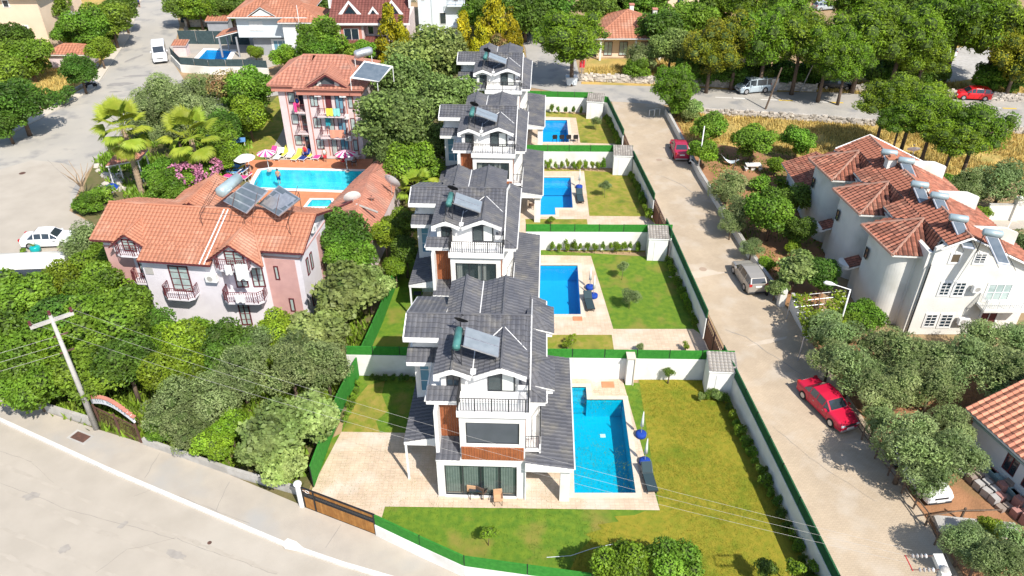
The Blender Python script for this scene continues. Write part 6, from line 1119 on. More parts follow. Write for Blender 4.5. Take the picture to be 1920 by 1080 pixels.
# brown roofed house
t = thing('brown_roofed_house', 'pale house with a dark brown roof and three white dormer gables', 'house'); c = G(632,112); x0, y0 = -25.7, 112.0; W = 11.3
m = M(); m.box(x0+1.2,y0,0,x0+W-.3,y0+8,5.3); m.build('wall', lpink, t); m = M(); m.box(x0+1.3,y0-1.3,0,x0+4.8,y0,5.1); m.build('bay', lpink, t); m = M(); m.box(x0+1.6,y0-1.36,2.9,x0+4.5,y0-1.303,4.9); m.build('bay_surround', brick, t); window(t, (x0+2.0,y0-1.36), (1,0), 2.1, 3.0, 4.6, 1, 0, whitet, dglass, depth=.04)
window(t, (x0+5.2,y0), (1,0), .8, 3.4, 4.6, 0, 0, whitet, dglass, depth=.04); window(t, (x0+7.8,y0), (1,0), .9, 3.6, 4.6, 0, 0, whitet, dglass, depth=.04); window(t, (x0+6.3,y0), (1,0), 1.0, .3, 2.3, 1, 0, maroon, dglass, depth=.04)
roof(t, [[(x0,y0-1.8,5.4),(x0+W,y0-1.8,5.4),(x0+W,y0+4,8.6),(x0,y0+4,8.6)],[(x0,y0+4,8.6),(x0+W,y0+4,8.6),(x0+W,y0+9,5.8),(x0,y0+9,5.8)],[(x0-.6,y0-3.2,2.7),(x0+7.8,y0-3.2,2.7),(x0+7.8,y0-.3,3.2),(x0-.6,y0-.3,3.2)][:4]], btile, whitet, thick=.15, tw=.45, th=.45, seg=2)
m = M(); m.box(x0-.15,y0-1.95,5.2,x0+W+.15,y0-1.8,5.45); m.box(x0-.15,y0-1.8,5.2,x0,y0-1.6,5.5); m.prism([(x0-.1,y0+.5,6.9),(x0-.1,y0+4,8.75),(x0-.1,y0+4,9.0),(x0-.1,y0+.5,9.0)], (.25,0,0)); m.prism([(x0+W-.15,y0+.5,6.9),(x0+W-.15,y0+4,8.75),(x0+W-.15,y0+4,9.0),(x0+W-.15,y0+.5,9.0)], (.25,0,0)); m.each('eave_board', whitet, t)
for xc, hw, hh in ((x0+2.9,1.7,1.9),(x0+6.2,.9,1.1),(x0+8.9,1.6,2.0)):
    ym = y0 - .2; q = M(); q.prism([(xc-hw,ym,6.1),(xc,ym,6.1+hh),(xc+hw,ym,6.1)], (0,2.2,0)); q.build('dormer', btile, t); q = M(); 
    for s_ in (-1, 1): q.prism([(xc+s_*hw*1.1,ym-.12,6.0),(xc,ym-.12,6.1+hh+.12),(xc,ym-.12,6.1+hh-.28),(xc+s_*hw*.72,ym-.12,6.0)], (0,.1,0))
    q.box(xc-hw*.85,ym-.12,5.95,xc+hw*.85,ym-.02,6.2); q.build('dormer_frame', whitet, t); q = M(); q.prism([(xc-hw*.55,ym-.05,6.2),(xc,ym-.05,6.1+hh*.68),(xc+hw*.55,ym-.05,6.2)], (0,.04,0)); q.build('dormer_window', dglass, t)
# white building
t = thing('white_building', 'plain white three storey building at the top centre', 'building'); x0, y0 = -14.6, 124; m = M(); m.box(x0,y0,0,x0+7.3,y0+8,12); m.build('wall', bluew, t); m = M(); m.box(x0+2.1,y0-.12,0,x0+2.35,y0-.003,12); m.build('downpipe', bluew, t)
for x, z, w_, h_ in ((x0+.6,5.2,.5,.9),(x0+3.0,6.2,.4,.8),(x0+5.5,5.1,.8,1.6),(x0+3.3,1.6,1.0,1.8)): window(t, (x,y0), (1,0), w_, z, z+h_, 0, 0, whitet, dglass, depth=.04)
m = M(); m.box(x0+4.6,y0-1.1,1.3,x0+7.6,y0-.003,1.5); m.box(x0+4.6,y0-1.1,4.5,x0+7.6,y0-.003,4.7); b_ = m.build('balcony', bluew, t); railing(b_, [(x0+4.65,y0-1.05),(x0+7.55,y0-1.05)], 4.7, .9, .2, .02, dframe)
# orange roofed single storey house
t = thing('house', 'single storey house with a bright orange hipped roof beside the stone pines', 'house'); x0, y0 = 12.3, 112.3; m = M(); m.box(x0,y0,0,x0+9.0,y0+8,3.1); m.build('wall', cream, t); m = M(); m.box(x0-.5,y0-1.7,3.0,x0+9.4,y0-.003,3.2); [m.box(x0+x,y0-1.5,0,x0+x+.3,y0-1.2,3.0) for x in (.2,5.2,8.8)]; m.build('porch', offw, t)
for x in (1.0, 3.2, 6.3): window(t, (x0+x,y0), (1,0), 1.2, .3, 2.3, 1, 0, maroon, glassH, depth=.04)
hip(t, x0, y0-1.2, x0+9.0, y0+8, 3.25, 5.9, otile, whitet, .45, .7)
for x, y in ((x0+5.2,y0+4.6),(x0+8.2,y0+2.0)): q = M(); q.box(x-.3,y-.3,4.0,x+.3,y+.3,6.3); q.build('chimney', offw, t); q = M(); q.box(x-.38,y-.38,6.3,x+.38,y+.38,6.45); q.each('chimney_cap', brick, t)
# buildings beyond the pines, top right, and houses further off
def backhouse(px, py, w_, d_, h_, wm, tm, label, nw=3):
    c = G(px, py); t = thing('house', label, 'house'); m = M(); m.box(c.x,c.y,0,c.x+w_,c.y+d_,h_); m.build('wall', wm, t); hip(t, c.x, c.y, c.x+w_, c.y+d_, h_+.02, h_+2.2, tm, whitet, .6)
    for z in ([.8] if h_ < 4 else [.8, 3.7]):
        for k in range(nw): window(t, (c.x+w_*(k+.5)/nw-.5,c.y), (1,0), 1.0, z, z+1.3, 1, 0, dframe, dglass, depth=.04)
backhouse(1250, 22, 13, 9, 6, cream, otile, 'cream building with windows behind the turquoise fence at the top'); backhouse(1330, -8, 16, 10, 6, cream, otile, 'long cream building above the pine row')
backhouse(40, -55, 16, 10, 6, cream, otile, 'cream house beyond the top left corner'); backhouse(-120, 10, 12, 10, 6, offw, otile, 'white house beyond the left edge at the top'); backhouse(660, -20, 12, 9, 6, bluew, otile, 'pale green house beyond the brown roof'); backhouse(420, -40, 14, 9, 6, offw, otile, 'house beyond the top edge beside the left road')
backhouse(1700, -30, 18, 10, 3.4, offw, otile, 'low white building beyond the right parking area'); backhouse(1900, -25, 16, 10, 6, offw, otile, 'white building beyond the top right corner'); backhouse(1050, -60, 14, 10, 6, offw, otile, 'white house beyond the shaded lane'); backhouse(1560, -70, 14, 10, 6, cream, otile, 'cream house far beyond the pines')
wall_thing('garden_fence', 'pale turquoise fence panel among the trees at the top', [G(1262,38),G(1345,36)], 2.0, .1, mat('turquoise_panel', (.35,.58,.58), .8), 'fence')
hedge_wall('green_fence', 'green mesh fence beside the white building at the top', [G(895,60),G(925,58)], wz=0, hz=1.5, hm=hedgeD)
# ------------------------------------------------------------------ vehicles
tyre = mat('tyre', (.02,.02,.02), .9); rim = mat('alloy_rim', (.5,.5,.52), .35, metal=.7); lampw = mat('headlight', (.7,.72,.74), .2); lampr = mat('tail_light', (.45,.02,.02), .3); plate = mat('number_plate', (.75,.75,.72), .6); carglass = mat('car_glass', (.025,.035,.045), .06, spec=1.0)
def paint(n, c, metal=.0): return mat('paint_' + n, c, .25, metal=metal, spec=.6)
def car(name, label, cat, loc, rz, L_, W_, H_, pm, kind='sedan'):
    t = thing(name, label, cat, (*loc[:2], 0.03), rz); zb, z0 = .52 * H_ + .1, .24
    # stations : x, half width, belt z, top z, top half width
    if kind == 'sedan': st = [(-.5,.40,.50,.52,.36),(-.485,.46,.60,.64,.40),(-.33,.49,.63,.68,.42),(-.20,.5,.64,.98,.36),(-.05,.5,.64,1.0,.37),(.10,.5,.63,.96,.36),(.235,.5,.62,.67,.42),(.42,.48,.56,.60,.41),(.485,.45,.50,.53,.37),(.5,.40,.40,.42,.34)]
    elif kind == 'hatch': st = [(-.5,.42,.52,.55,.36),(-.49,.47,.64,.70,.40),(-.42,.49,.64,.96,.36),(-.25,.5,.64,1.0,.38),(0,.5,.63,1.0,.38),(.11,.5,.62,.95,.37),(.26,.5,.60,.66,.42),(.42,.48,.54,.60,.40),(.485,.45,.48,.52,.37),(.5,.40,.38,.42,.34)]
    else: st = [(-.5,.44,.50,.90,.40),(-.49,.48,.52,.97,.42),(-.35,.5,.54,1.0,.43),(0,.5,.54,1.0,.43),(.22,.5,.54,.97,.42),(.36,.5,.52,.60,.42),(.45,.49,.46,.52,.41),(.49,.46,.40,.46,.38),(.5,.42,.34,.38,.35)]
    ring = []
    for x, hw, b, tp, th in st: x *= L_; hw *= W_; th *= W_; b *= H_; tp *= H_; ring.append([(x,-hw*.96,z0),(x,-hw,z0+.2),(x,-hw,b*.86),(x,-hw*.96,b),(x,-th,tp),(x,th,tp),(x,hw*.96,b),(x,hw,b*.86),(x,hw,z0+.2),(x,hw*.96,z0)])
    m, gl, vs = M(), [], [p for r in ring for p in r]; fs = []
    for i in range(len(ring)-1):
        d = st[i+1][3] - st[i][3]; cab = min(st[i][3]-st[i][2], st[i+1][3]-st[i+1][2]) > .2 ; halfcab = max(st[i][3]-st[i][2], st[i+1][3]-st[i+1][2]) > .2
        for j in range(9):
            f = (i*10+j, i*10+j+1, (i+1)*10+j+1, (i+1)*10+j)
            if j in (3, 5) and halfcab: gl.append(([vs[k] for k in f], 'side_window'))
            if j == 4 and halfcab and abs(d) > .12: gl.append(([vs[k] for k in f], 'windscreen' if d < 0 else 'rear_window'))
            fs.append(f)
    fs += [tuple(range(10))[::-1], tuple(range((len(ring)-1)*10, len(ring)*10))]; m.add(vs, fs); body = m.build('body', pm, t); bv = body.modifiers.new('b','BEVEL'); bv.width = .03; bv.segments = 2; bv.limit_method = 'ANGLE'; bv.angle_limit = R(25)
    for q4, nm in gl:
        P = [V3(p) for p in q4]; c = sum(P, V3())/4; n = (P[1]-P[0]).cross(P[3]-P[0]); 
        if n.length < 1e-6: n = (P[2]-P[1]).cross(P[3]-P[1])
        n.normalize(); o_ = V3((c.x,0,H_*.5)); n = n if n.dot(c-o_) > 0 else -n
        q = M(); s_ = .86; q.add([c + (p-c)*s_ + n*.012 for p in P], [(0,1,2,3)]); q.build(nm, carglass, t)
    wr = .155*H_+.1
    for sx in (-.31, .31):
        for sy in (-1, 1):
            q = M(); q.tube([(sx*L_,sy*(W_*.5-.19),wr),(sx*L_,sy*(W_*.5+.012),wr)], wr, 14); wh = q.build('wheel', tyre, t); q = M(); q.tube([(sx*L_,sy*(W_*.5+.012),wr),(sx*L_,sy*(W_*.5+.022),wr)], wr*.62, 10); q.build('rim', rim, wh)
    zf = st[-2][2]*H_*.86; zr_ = st[1][2]*H_*.95
    for sy in (-1, 1):
        q = M(); q.box(L_*.475,sy*W_*.26,zf-.06,L_*.502,sy*W_*.42,zf+.08); q.build('headlight', lampw, t); q = M(); hh = .3 if kind == 'van' else .12; q.box(-L_*.502,sy*W_*.32,zr_-.08,-L_*.47,sy*W_*.45,zr_+hh); q.build('tail_light', lampr, t)
        q = M(); q.box(L_*.16,sy*(W_*.5),zb+.0,L_*.2,sy*(W_*.5+.16),zb+.14); q.build('wing_mirror', pm, t)
    q = M(); q.box(L_*.498,-.25,z0+.1,L_*.51,.25,z0+.22); q.build('number_plate', plate, t); q = M(); q.box(-L_*.51,-.25,zr_-.15,-L_*.5,.25,zr_-.03); q.build('number_plate', plate, t)
    for sy in (-1, 1):
        for x in ((-.2, .02, .2) if kind != 'van' else (-.1, .2)):
            q = M(); q.box(x*L_-.008,sy*(W_*.5-.01),z0+.12,x*L_+.008,sy*(W_*.5+.006),zb-.08); q.build('door_seam', dframe, t)
        for x in (-.08, .13): q = M(); q.box(x*L_-.09,sy*(W_*.5-.01),zb-.16,x*L_+.03,sy*(W_*.5+.02),zb-.12); q.build('door_handle', rim if kind == 'sedan' else pm, t)
    q = M(); q.box(L_*.495,-W_*.24,zf-.06,L_*.503,W_*.24,zf+.06); q.build('grille', dframe, t)
    q = M(); q.box(L_*.49,-W_*.4,z0-.02,L_*.512,W_*.4,z0+.1); q.box(-L_*.512,-W_*.4,z0-.02,-L_*.49,W_*.4,z0+.1); q.build('bumper', dframe if kind != 'sedan' else rim, t)
    return t
def along(p0, p1): d = G(*p1) - G(*p0); return math.atan2(d.y, d.x)
car('parked_car', 'glossy red old saloon parked beside the olive trees', 'car', G(1548,768), along((1515,735),(1580,800)), 4.5, 1.7, 1.4, paint('red', (.50,.012,.045)), 'sedan')
car('parked_car', 'beige grey hatchback parked by the low cream wall', 'car', G(1402,528), along((1412,545),(1388,508)), 4.1, 1.7, 1.5, paint('beige', (.38,.35,.31), .3), 'hatch')
car('parked_car', 'dark pink red hatchback parked further up the side street', 'car', G(1273,288), along((1276,298),(1268,272)), 4.2, 1.72, 1.45, paint('crimson', (.38,.02,.06)), 'sedan')
car('parked_car', 'white saloon parked on the forecourt at the left', 'car', G(97,458), along((60,458),(135,455)), 4.5, 1.72, 1.45, paint('white', (.78,.78,.78)), 'sedan')
car('minibus', 'white van driving on the left road', 'van', G(302,110), along((302,95),(303,122)), 5.2, 2.0, 2.2, paint('white', (.78,.78,.78)), 'van')
car('parked_van', 'pale blue silver van parked on the upper road', 'van', G(1410,172), along((1430,172),(1388,176)), 4.3, 1.8, 1.85, paint('silver', (.48,.56,.62), .3), 'van')
car('parked_car', 'black car in the shade under the pines', 'car', G(1565,166), along((1545,166),(1585,168)), 4.2, 1.75, 1.45, paint('black', (.015,.016,.02)), 'hatch')
car('parked_car', 'bright red hatchback on the upper road at the right', 'car', G(1821,185), along((1840,186),(1800,184)), 4.1, 1.75, 1.5, paint('bright_red', (.62,.01,.015)), 'hatch')
car('parked_car', 'white car half hidden under the big roadside olive', 'car', G(1722,900), along((1700,872),(1738,922)), 4.0, 1.7, 1.45, paint('white', (.78,.78,.78)), 'hatch')
for k, (px, py, lab, cc) in enumerate([(1545,18,'silver car parked above the pine row',(.4,.45,.48)),(1700,118,'grey car in the right parking area under the pines',(.3,.32,.34)),(1760,105,'white car in the right parking area under the pines',(.7,.7,.7)),(988,62,'dark blue car in the shaded lane',(.03,.04,.08))]): car('parked_car', lab, 'car', G(px,py), 0.3+k*1.3, 4.3, 1.75, 1.45, paint('p%d' % k, cc), 'hatch')
def bike(name, label, loc, rz, pm, rider=False):
    t = thing(name, label, 'motorbike', (*loc[:2],.02), rz)
    for x in (-.6, .6): q = M(); q.tube([(x,-.05,.28),(x,.05,.28)], .28, 12); q.build('wheel', tyre, t)
    q = M(); q.tube([(-.6,0,.35),(-.2,0,.55),(.3,0,.55),(.55,0,.3)], [.1,.16,.13,.06], 6); q.tube([(.35,0,.5),(.5,0,.95)], .05, 5); q.build('frame', pm, t); q = M(); q.box(-.65,-.13,.68,.05,.13,.78); q.build('seat', black, t); q = M(); q.tube([(.48,-.32,.98),(.5,0,.95),(.48,.32,.98)], .02, 4); q.build('handlebar', black, t)
bike('scooter', 'white scooter behind the dark pink hatchback', G(1297,312), 1.9, whitet); bike('motorbike', 'dark motorbike parked on the left footpath by the bushes', G(170,165), .7, black); bike('motorbike', 'red motorbike beside the gate post by the beige hatchback', G(1432,546), 1.6, redc)
# ------------------------------------------------------------------ people
def person(label, loc, rz, top, bottom, skin=(.45,.25,.16), pose='stand', h=1.7):
    t = thing('person', label, 'person', loc, rz); s_ = h / 1.7
    if pose == 'stand': J = {'pel':(0,0,.92),'ch':(0,0,1.3),'nk':(0,0,1.45),'hd':(0,.02,1.6),'hip':(.09,0,.88),'kn':(.1,.03,.48),'an':(.1,-.02,.08),'toe':(.11,.14,.03),'sh':(.18,0,1.38),'el':(.25,.02,1.1),'wr':(.24,.12,.88),'ha':(.24,.17,.80)}
    else: J = {'pel':(0,0,.0),'ch':(0,0,.38),'nk':(0,0,.53),'hd':(0,.02,.68),'hip':(.09,0,-.04),'kn':(.1,.35,-.2),'an':(.1,.3,-.6),'toe':(.11,.42,-.65),'sh':(.18,0,.46),'el':(.42,.1,.3),'wr':(.6,.25,.2),'ha':(.68,.3,.2)}
    rad = {'pel':.14,'ch':.15,'nk':.055,'hd':.1,'hip':.1,'kn':.06,'an':.04,'toe':.035,'sh':.06,'el':.042,'wr':.03,'ha':.035}; vs, es, ids, rr = [], [], {}, []
    def add(n, p, r): ids[n] = len(vs); vs.append(tuple(x*s_ for x in p)); rr.append(r*s_)
    for n in ('pel','ch','nk','hd'): add(n, J[n], rad[n])
    es += [(0,1),(1,2),(2,3)]
    for sd in (1,-1):
        for ch_, root in ((('hip','kn','an','toe'),'pel'),(('sh','el','wr','ha'),'ch')):
            pr = ids[root]
            for n in ch_: p = J[n]; add(n+str(sd), (p[0]*sd,p[1],p[2]), rad[n]); es.append((pr, ids[n+str(sd)])); pr = ids[n+str(sd)]
    me = bpy.data.meshes.new('body'); me.from_pydata(vs, es, []); o = link('body', me, mat('skin', skin, .6), t); sk = o.modifiers.new('skin','SKIN'); L2 = me.skin_vertices[0].data if me.skin_vertices else None
    if L2 is None: me.skin_vertices_add() if hasattr(me,'skin_vertices_add') else None; L2 = me.skin_vertices[0].data if me.skin_vertices else None
    if L2:
        for i, r in enumerate(rr): L2[i].radius = (r, r)
        L2[0].use_root = True
    o.modifiers.new('ss','SUBSURF').levels = 1
    z = J['nk'][2]*s_; q = M(); q.dome((0,-.01,J['hd'][2]*s_+.02), .115*s_, .13*s_, 10, 4, low=-.3); q.build('hair', dframe, t, True)
    if top: a = J['pel'][2]*s_; q = M(); q.tube([(0,0,a),(0,0,J['ch'][2]*s_),(0,0,J['nk'][2]*s_-.02)], [.165*s_,.19*s_,.11*s_], 10); q.build('shirt', top, t, True)
    if bottom: 
        for sd in (1,-1): q = M(); h_, k_ = V3(J['hip'])*s_, V3(J['kn'])*s_; h_.x *= sd; k_.x *= sd; q.tube([h_+V3((0,0,.07)), k_], [.115*s_,.085*s_], 8); q.build('shorts', bottom, t, True)
    return t
person('bather standing waist deep at the far left of the hotel pool', (*G(522,333)[:2],-.72), 0, None, navy)
person('person sitting at the left edge of the hotel pool', (*G(473,336)[:2],.0), 2, None, redc, h=1.6)
person('person in a dark top on the top left balcony of the tall hotel', MT2 @ V3((2.1,-.6,5.15)), 3.1, navy, pinkc); person('person in red on the ground floor terrace of the tall hotel', MT2 @ V3((2.3,-1.2,0)), 3.1, redc, navy); person('person in pale clothes beside the tall hotel door', MT2 @ V3((4.6,-1.9,0)), 3.1, curtw, redc)
person('walker in dark clothes on the left footpath at the top', G(262,14), 0, navy, black)
# ------------------------------------------------------------------ poles, lamps, wires
t = thing('utility_pole', 'leaning looking concrete electricity pole with a crossarm beside the arch gate', 'utility pole', (*G(182,806)[:2],0), R(25)); m = M(); ZP = 9.0; m.tube([(0,0,0),(0,0,ZP)], [.2,.1], 8); m.build('pole', conc, t, True)
m = M(); m.obox((0,0,ZP-.35), (1,.25), 1.15, .09, .09); m.build('crossarm', conc, t); 
for k, (x, y, z) in enumerate(((-1.05,-.26,ZP-.25),(0,0,ZP),(1.05,.26,ZP-.25))): q = M(); q.tube([(x,y,z),(x,y,z+.12),(x,y,z+.16),(x,y,z+.3)], [.05,.11,.06,.09], 8); q.build('insulator', maroon, t)
m = M(); 
for z in (ZP-1.5, ZP-2.7): m.obox((.1,.1,z), (1,.25), .4, .04, .04)
m.each('bracket', rust, t)
def wire(label, a, b, sag=.6, r=.012, mt=None, group=None):
    a, b = V3(a), V3(b); m = M(); m.tube([a.lerp(b, k/16) - V3((0,0,sag*4*(k/16)*(1-k/16))) for k in range(17)], r, 4, cap=False); m.build('overhead_wire', mt or steel, label=label, cat='wire', group=group)
pb = G(182,806); 
rp_ = V3((20.3,23.0,0))
t = thing('utility_pole', 'concrete pole top with white insulators at the bottom right edge', 'utility pole', (*G(1768,1075,9.3)[:2], 0), 0)
m = M(); m.tube([(0,0,0),(0,0,9.6)], [.25,.16], 8); m.build('pole', conc, t, True); ctr = V3((21.0,22.6,9.6)); e0_ = G(1715,1040,9.6); 
m = M(); A_ = G(1762,1038,9.6) - V3((21.0,22.6,0)); m.prism([(-.18,-.2,9.3),(.18,-.2,9.3),(.28,.75,9.3),(-.1,.75,9.3)], (0,0,.2)); m.build('pole_head', offw, t)
for yy_ in (.05, .68):
    q = M(); q.tube([(-.1,yy_,9.45),(-1.25,yy_,9.45)], .025, 4); q.build('crossarm', rust, t)
    for k in range(4): q = M(); x = -.35 - k*.17; q.tube([(x,yy_,9.45),(x-.03,yy_,9.45),(x-.06,yy_,9.45),(x-.1,yy_,9.45)], [.03,.085,.085,.03], 8); q.build('insulator', whitet if k < 1 else conc, t)
q = M(); q.tube([(-1.2,.0,9.45),(-1.2,.72,9.45)], .025, 4); q.build('tie_bar', redc, t)
for k in range(3):
    a = Matrix.Rotation(R(25),4,'Z') @ V3((-1.05+1.05*k, -.26+.26*k, ZP)) + V3((pb.x,pb.y,0)); wire('thin overhead wire crossing from the left pole over the nearest villa, %s one' % ('lower','middle','upper')[k], a, (G(1725,1060,9.2).x, G(1725,1060,9.2).y+.35*k, 9.2), .9, .006, conc)
    wire('thin wire leading left from the concrete pole, %s one' % ('lowest','middle','highest')[k], (pb.x-.1, pb.y, ZP-1.5-.6*k), (-60, 20+k, 7.5-k), .8, .009, conc)
def lamp(label, base, h, arm, rz, head=True, mt=None, cat='street lamp'):
    t = thing('street_lamp', label, cat, (*base[:2],0), rz); m = M(); m.tube([(0,0,0),(0,0,h)], [.07,.05], 8); m.build('post', mt or whitet, t, True)
    if arm: m = M(); m.tube([(0,0,h-.02),(-arm,0,h+.25)], .035, 6); m.build('arm', mt or whitet, t)
    if head: m = M(); m.tube([(-arm+.05,0,h+.24),(-arm-.25,0,h+.3),(-arm-.62,0,h+.33),(-arm-.78,0,h+.34)], [.05,.14,.16,.04], 8); m.build('lamp_head', whitet, t, True)
    return t
lb = G(1566,640); lamp('white street lamp beside the vine arbour', lb, 4.6, 1.1, R(-12)); lamp('thin tall pale lamp post behind the dark pink hatchback', G(1308,325), 5.2, 0, 0, False); 
def pole(name, label, base, top, r=.09, mt=None): m = M(); m.tube([base, top], [r, r*.8], 7); m.build(name, mt or bark, label=label, cat='pole')
pole('wooden_pole', 'dark wooden pole on the near side of the upper road', G(1435,205), G(1435,205)+V3((1.0,0,5.2)), .12); pole('leaning_pole', 'leaning pale pole above the pine wall', G(1500,172), G(1500,172)+V3((1.6,0,6.0)), .07, conc); pole('timber_post', 'short wooden post in the terraced house garden', G(1369,335), G(1369,335)+V3((.3,0,2.2)), .07, bark)
t = thing('telegraph_pole', 'metal pole with insulators among the bushes at the left road', 'utility pole', (*G(160,108)[:2],0)); m = M(); m.tube([(0,0,0),(0,0,6.5)], [.2,.12], 6); m.build('pole', conc, t); m = M(); m.obox((0,0,6.2),(1,.3),1.0,.06,.06); m.obox((0,0,5.4),(1,.3),.7,.06,.06); m.build('crossarm', conc, t)
pole('telegraph_pole', 'pale pole above the trees at the top of the left road', G(228,30), G(228,30)+V3((0,0,6)), .12, conc); pole('flag_pole', 'slim white pole behind the tall hotel roof', G(572,118), G(572,118)+V3((0,0,8)), .06, whitet); pole('rusty_post', 'dark leaning post beside the white saloon', G(129,488), G(119,455,1.5), .06, black)
m = M(); a, b = G(95,505), G(124,478); m.tube([(a.x,a.y,.9),(b.x,b.y,.9)], .03, 4); 
for s_ in (0,.33,.66,1): p = a.lerp(b,s_); m.tube([p,(p.x,p.y,.9)], .025, 4)
m.build('railing', rust, label='rusty railing between the white saloon and the cream carport', cat='railing')
m = M(); c = G(1897,412); m.dome((c.x,c.y,2.3), .16, .25, 10, 4, low=-.8); m.build('globe_lamp', whitet, label='white globe lamp on the pillar at the far right', cat='lamp')
pole('sign_post', 'thin white post leaning by the right hand white wall', G(1880,445), G(1896,415,1.2), .04, whitet)
for lab, px, py in (('low white hoop barrier at the corner of the side street',1217,218),('second white hoop barrier beside the corner pine shadow',1227,216)): c = G(px,py); m = M(); m.tube([(c.x,c.y,0),(c.x,c.y,.8),(c.x+.6,c.y,.8),(c.x+.6,c.y,0)], .04, 5); m.build('hoop_barrier', whitet, label=lab, cat='barrier')
# arch gate with sign
t = thing('arch_gate', 'black iron gate under a white arched sign at the pavement', 'gate'); a, b = G(188,795), G(266,832); u = (b-a).normalized(); L_ = (b-a).length; m = M()
for s_ in (0, .5, 1): p = a+u*L_*s_; m.obox(p+V3((0,0,.85)), u, .05, .05, .85)
m.seg(a,b,.08,.15,.05); m.seg(a,b,1.45,1.52,.05); m.build('frame', rust, t)
for i in range(1, 26):
    p = a+u*L_*i/26; q = M(); q.tube([(p.x,p.y,.15),(p.x,p.y,1.6)], .016, 4); q.build('bar', rust, t)
m = M(); P = []; N = 14
for i in range(N+1): s_ = i/N; z = 1.75 + .55*math.sin(math.pi*s_); p = a+u*(L_*s_); P += [(p.x,p.y,z), (p.x,p.y,z+.5)]
m.add(P + [(V3(p)+V3((-u.y,u.x,0))*.12) for p in P], [(2*i,2*i+2,2*i+3,2*i+1) for i in range(N)] + [(2*N+2+2*i+1,2*N+2+2*i+3,2*N+2+2*i+2,2*N+2+2*i) for i in range(N)] + [(2*i+1,2*i+3,2*N+2+2*i+3,2*N+2+2*i+1) for i in range(N)]+[(2*i+2,2*i,2*N+2+2*i,2*N+2+2*i+2) for i in range(N)]); m.build('sign_board', mat('sign_face', (.62,.64,.68), .7), t)
nn = V3((u.y,-u.x,0)); txt = 'ESTE MALTEPE'; ink = mat('faded_green_paint', (.16,.22,.24), .8)
for i, chr_ in enumerate(txt):
    if chr_ == ' ': continue
    s_ = .14 + .72 * (i + .5) / len(txt); z = 1.9 + .55*math.sin(math.pi*s_); p = a + u*(L_*s_) + nn*.012; fc = bpy.data.curves.new('sign_letter', 'FONT'); fc.body = chr_; fc.size = .3; fc.extrude = .004; fc.align_x = 'CENTER'; fc.materials.append(ink)
    tmp = bpy.data.objects.new('tmp', fc); me_ = bpy.data.meshes.new_from_object(tmp); bpy.data.objects.remove(tmp); o = link('sign_letter', me_, ink, t); X_ = (u + V3((0,0,.55*math.pi*math.cos(math.pi*s_)/L_))).normalized(); Z_ = nn; Y_ = Z_.cross(X_).normalized(); o.matrix_local = Matrix.Translation((p.x,p.y,z)) @ Matrix(((X_.x,Y_.x,Z_.x),(X_.y,Y_.y,Z_.y),(X_.z,Y_.z,Z_.z))).to_4x4()
m = M()
for i in range(N+1): s_ = i/N; z = 2.27 + .55*math.sin(math.pi*s_); p = a+u*(L_*s_); m.obox((p.x-u.y*.06,p.y+u.x*.06,z), u, L_/N*.55, .12, .035)
m.build('sign_cap', brick, t)
# manholes
for lab, px, py, s_ in (('rectangular drain grating in the pavement beside the pole',152,822,.75),): c = G(px,py); m = M(); m.obox((c.x,c.y,.118), (1,-.45), s_, .42, .008); o = m.build('drain_frame', conc, label=lab, cat='drain cover'); q = M(); q.obox((c.x,c.y,.124),(1,-.45), s_*.75, .3, .008); q.build('grating', rust, o)
for lab, px, py in (('dark manhole in the left road',42,325),('small manhole in the main street',393,1018),('manhole on the side street above the beige hatchback',1318,505),('manhole on the side street near the second gate',1236,300)): c = G(px,py); m = M(); m.disc((c.x,c.y,.02), .32 if px != 393 else .12, 14); m.build('manhole_cover', rust if px < 600 else mat('pale_rust', (.36,.27,.2), .9), label=lab, cat='manhole cover')
# rubbish container and signs
t = thing('waste_container', 'white waste container at the corner under the leaning pine', 'container', (*G(1071,160)[:2],0), .1); m = M(); m.add([(-.6,-.45,.15),(.6,-.45,.15),(.6,.45,.15),(-.6,.45,.15),(-.75,-.55,1.15),(.75,-.55,1.15),(.75,.55,1.15),(-.75,.55,1.15)], [(0,3,2,1),(4,5,6,7),(0,1,5,4),(1,2,6,5),(2,3,7,6),(3,0,4,7)]); m.build('bin_body', bluew, t); m = M(); m.box(-.78,-.58,1.16,.78,.58,1.24); m.build('lid', steel, t)
t = thing('road_sign', 'dark red sign board on a post beside the leaning pine', 'sign', (*G(1090,150)[:2],0)); m = M(); m.tube([(0,0,0),(0,0,2.6)], .05, 6); m.build('post', steel, t); m = M(); m.box(-.35,-.03,1.7,.35,.03,2.7); m.build('panel', redc, t)
t = thing('electric_cabinet', 'grey electric cabinet in the wall beside the wooden pole', 'cabinet', (*G(1447,170)[:2],0)); m = M(); m.box(-.6,-.3,0,.6,.3,1.7); m.build('case', conc, t); m = M(); m.box(-.55,-.33,.15,-.02,-.3,1.6); m.box(.02,-.33,.15,.55,-.3,1.6); m.build('door', steel, t)
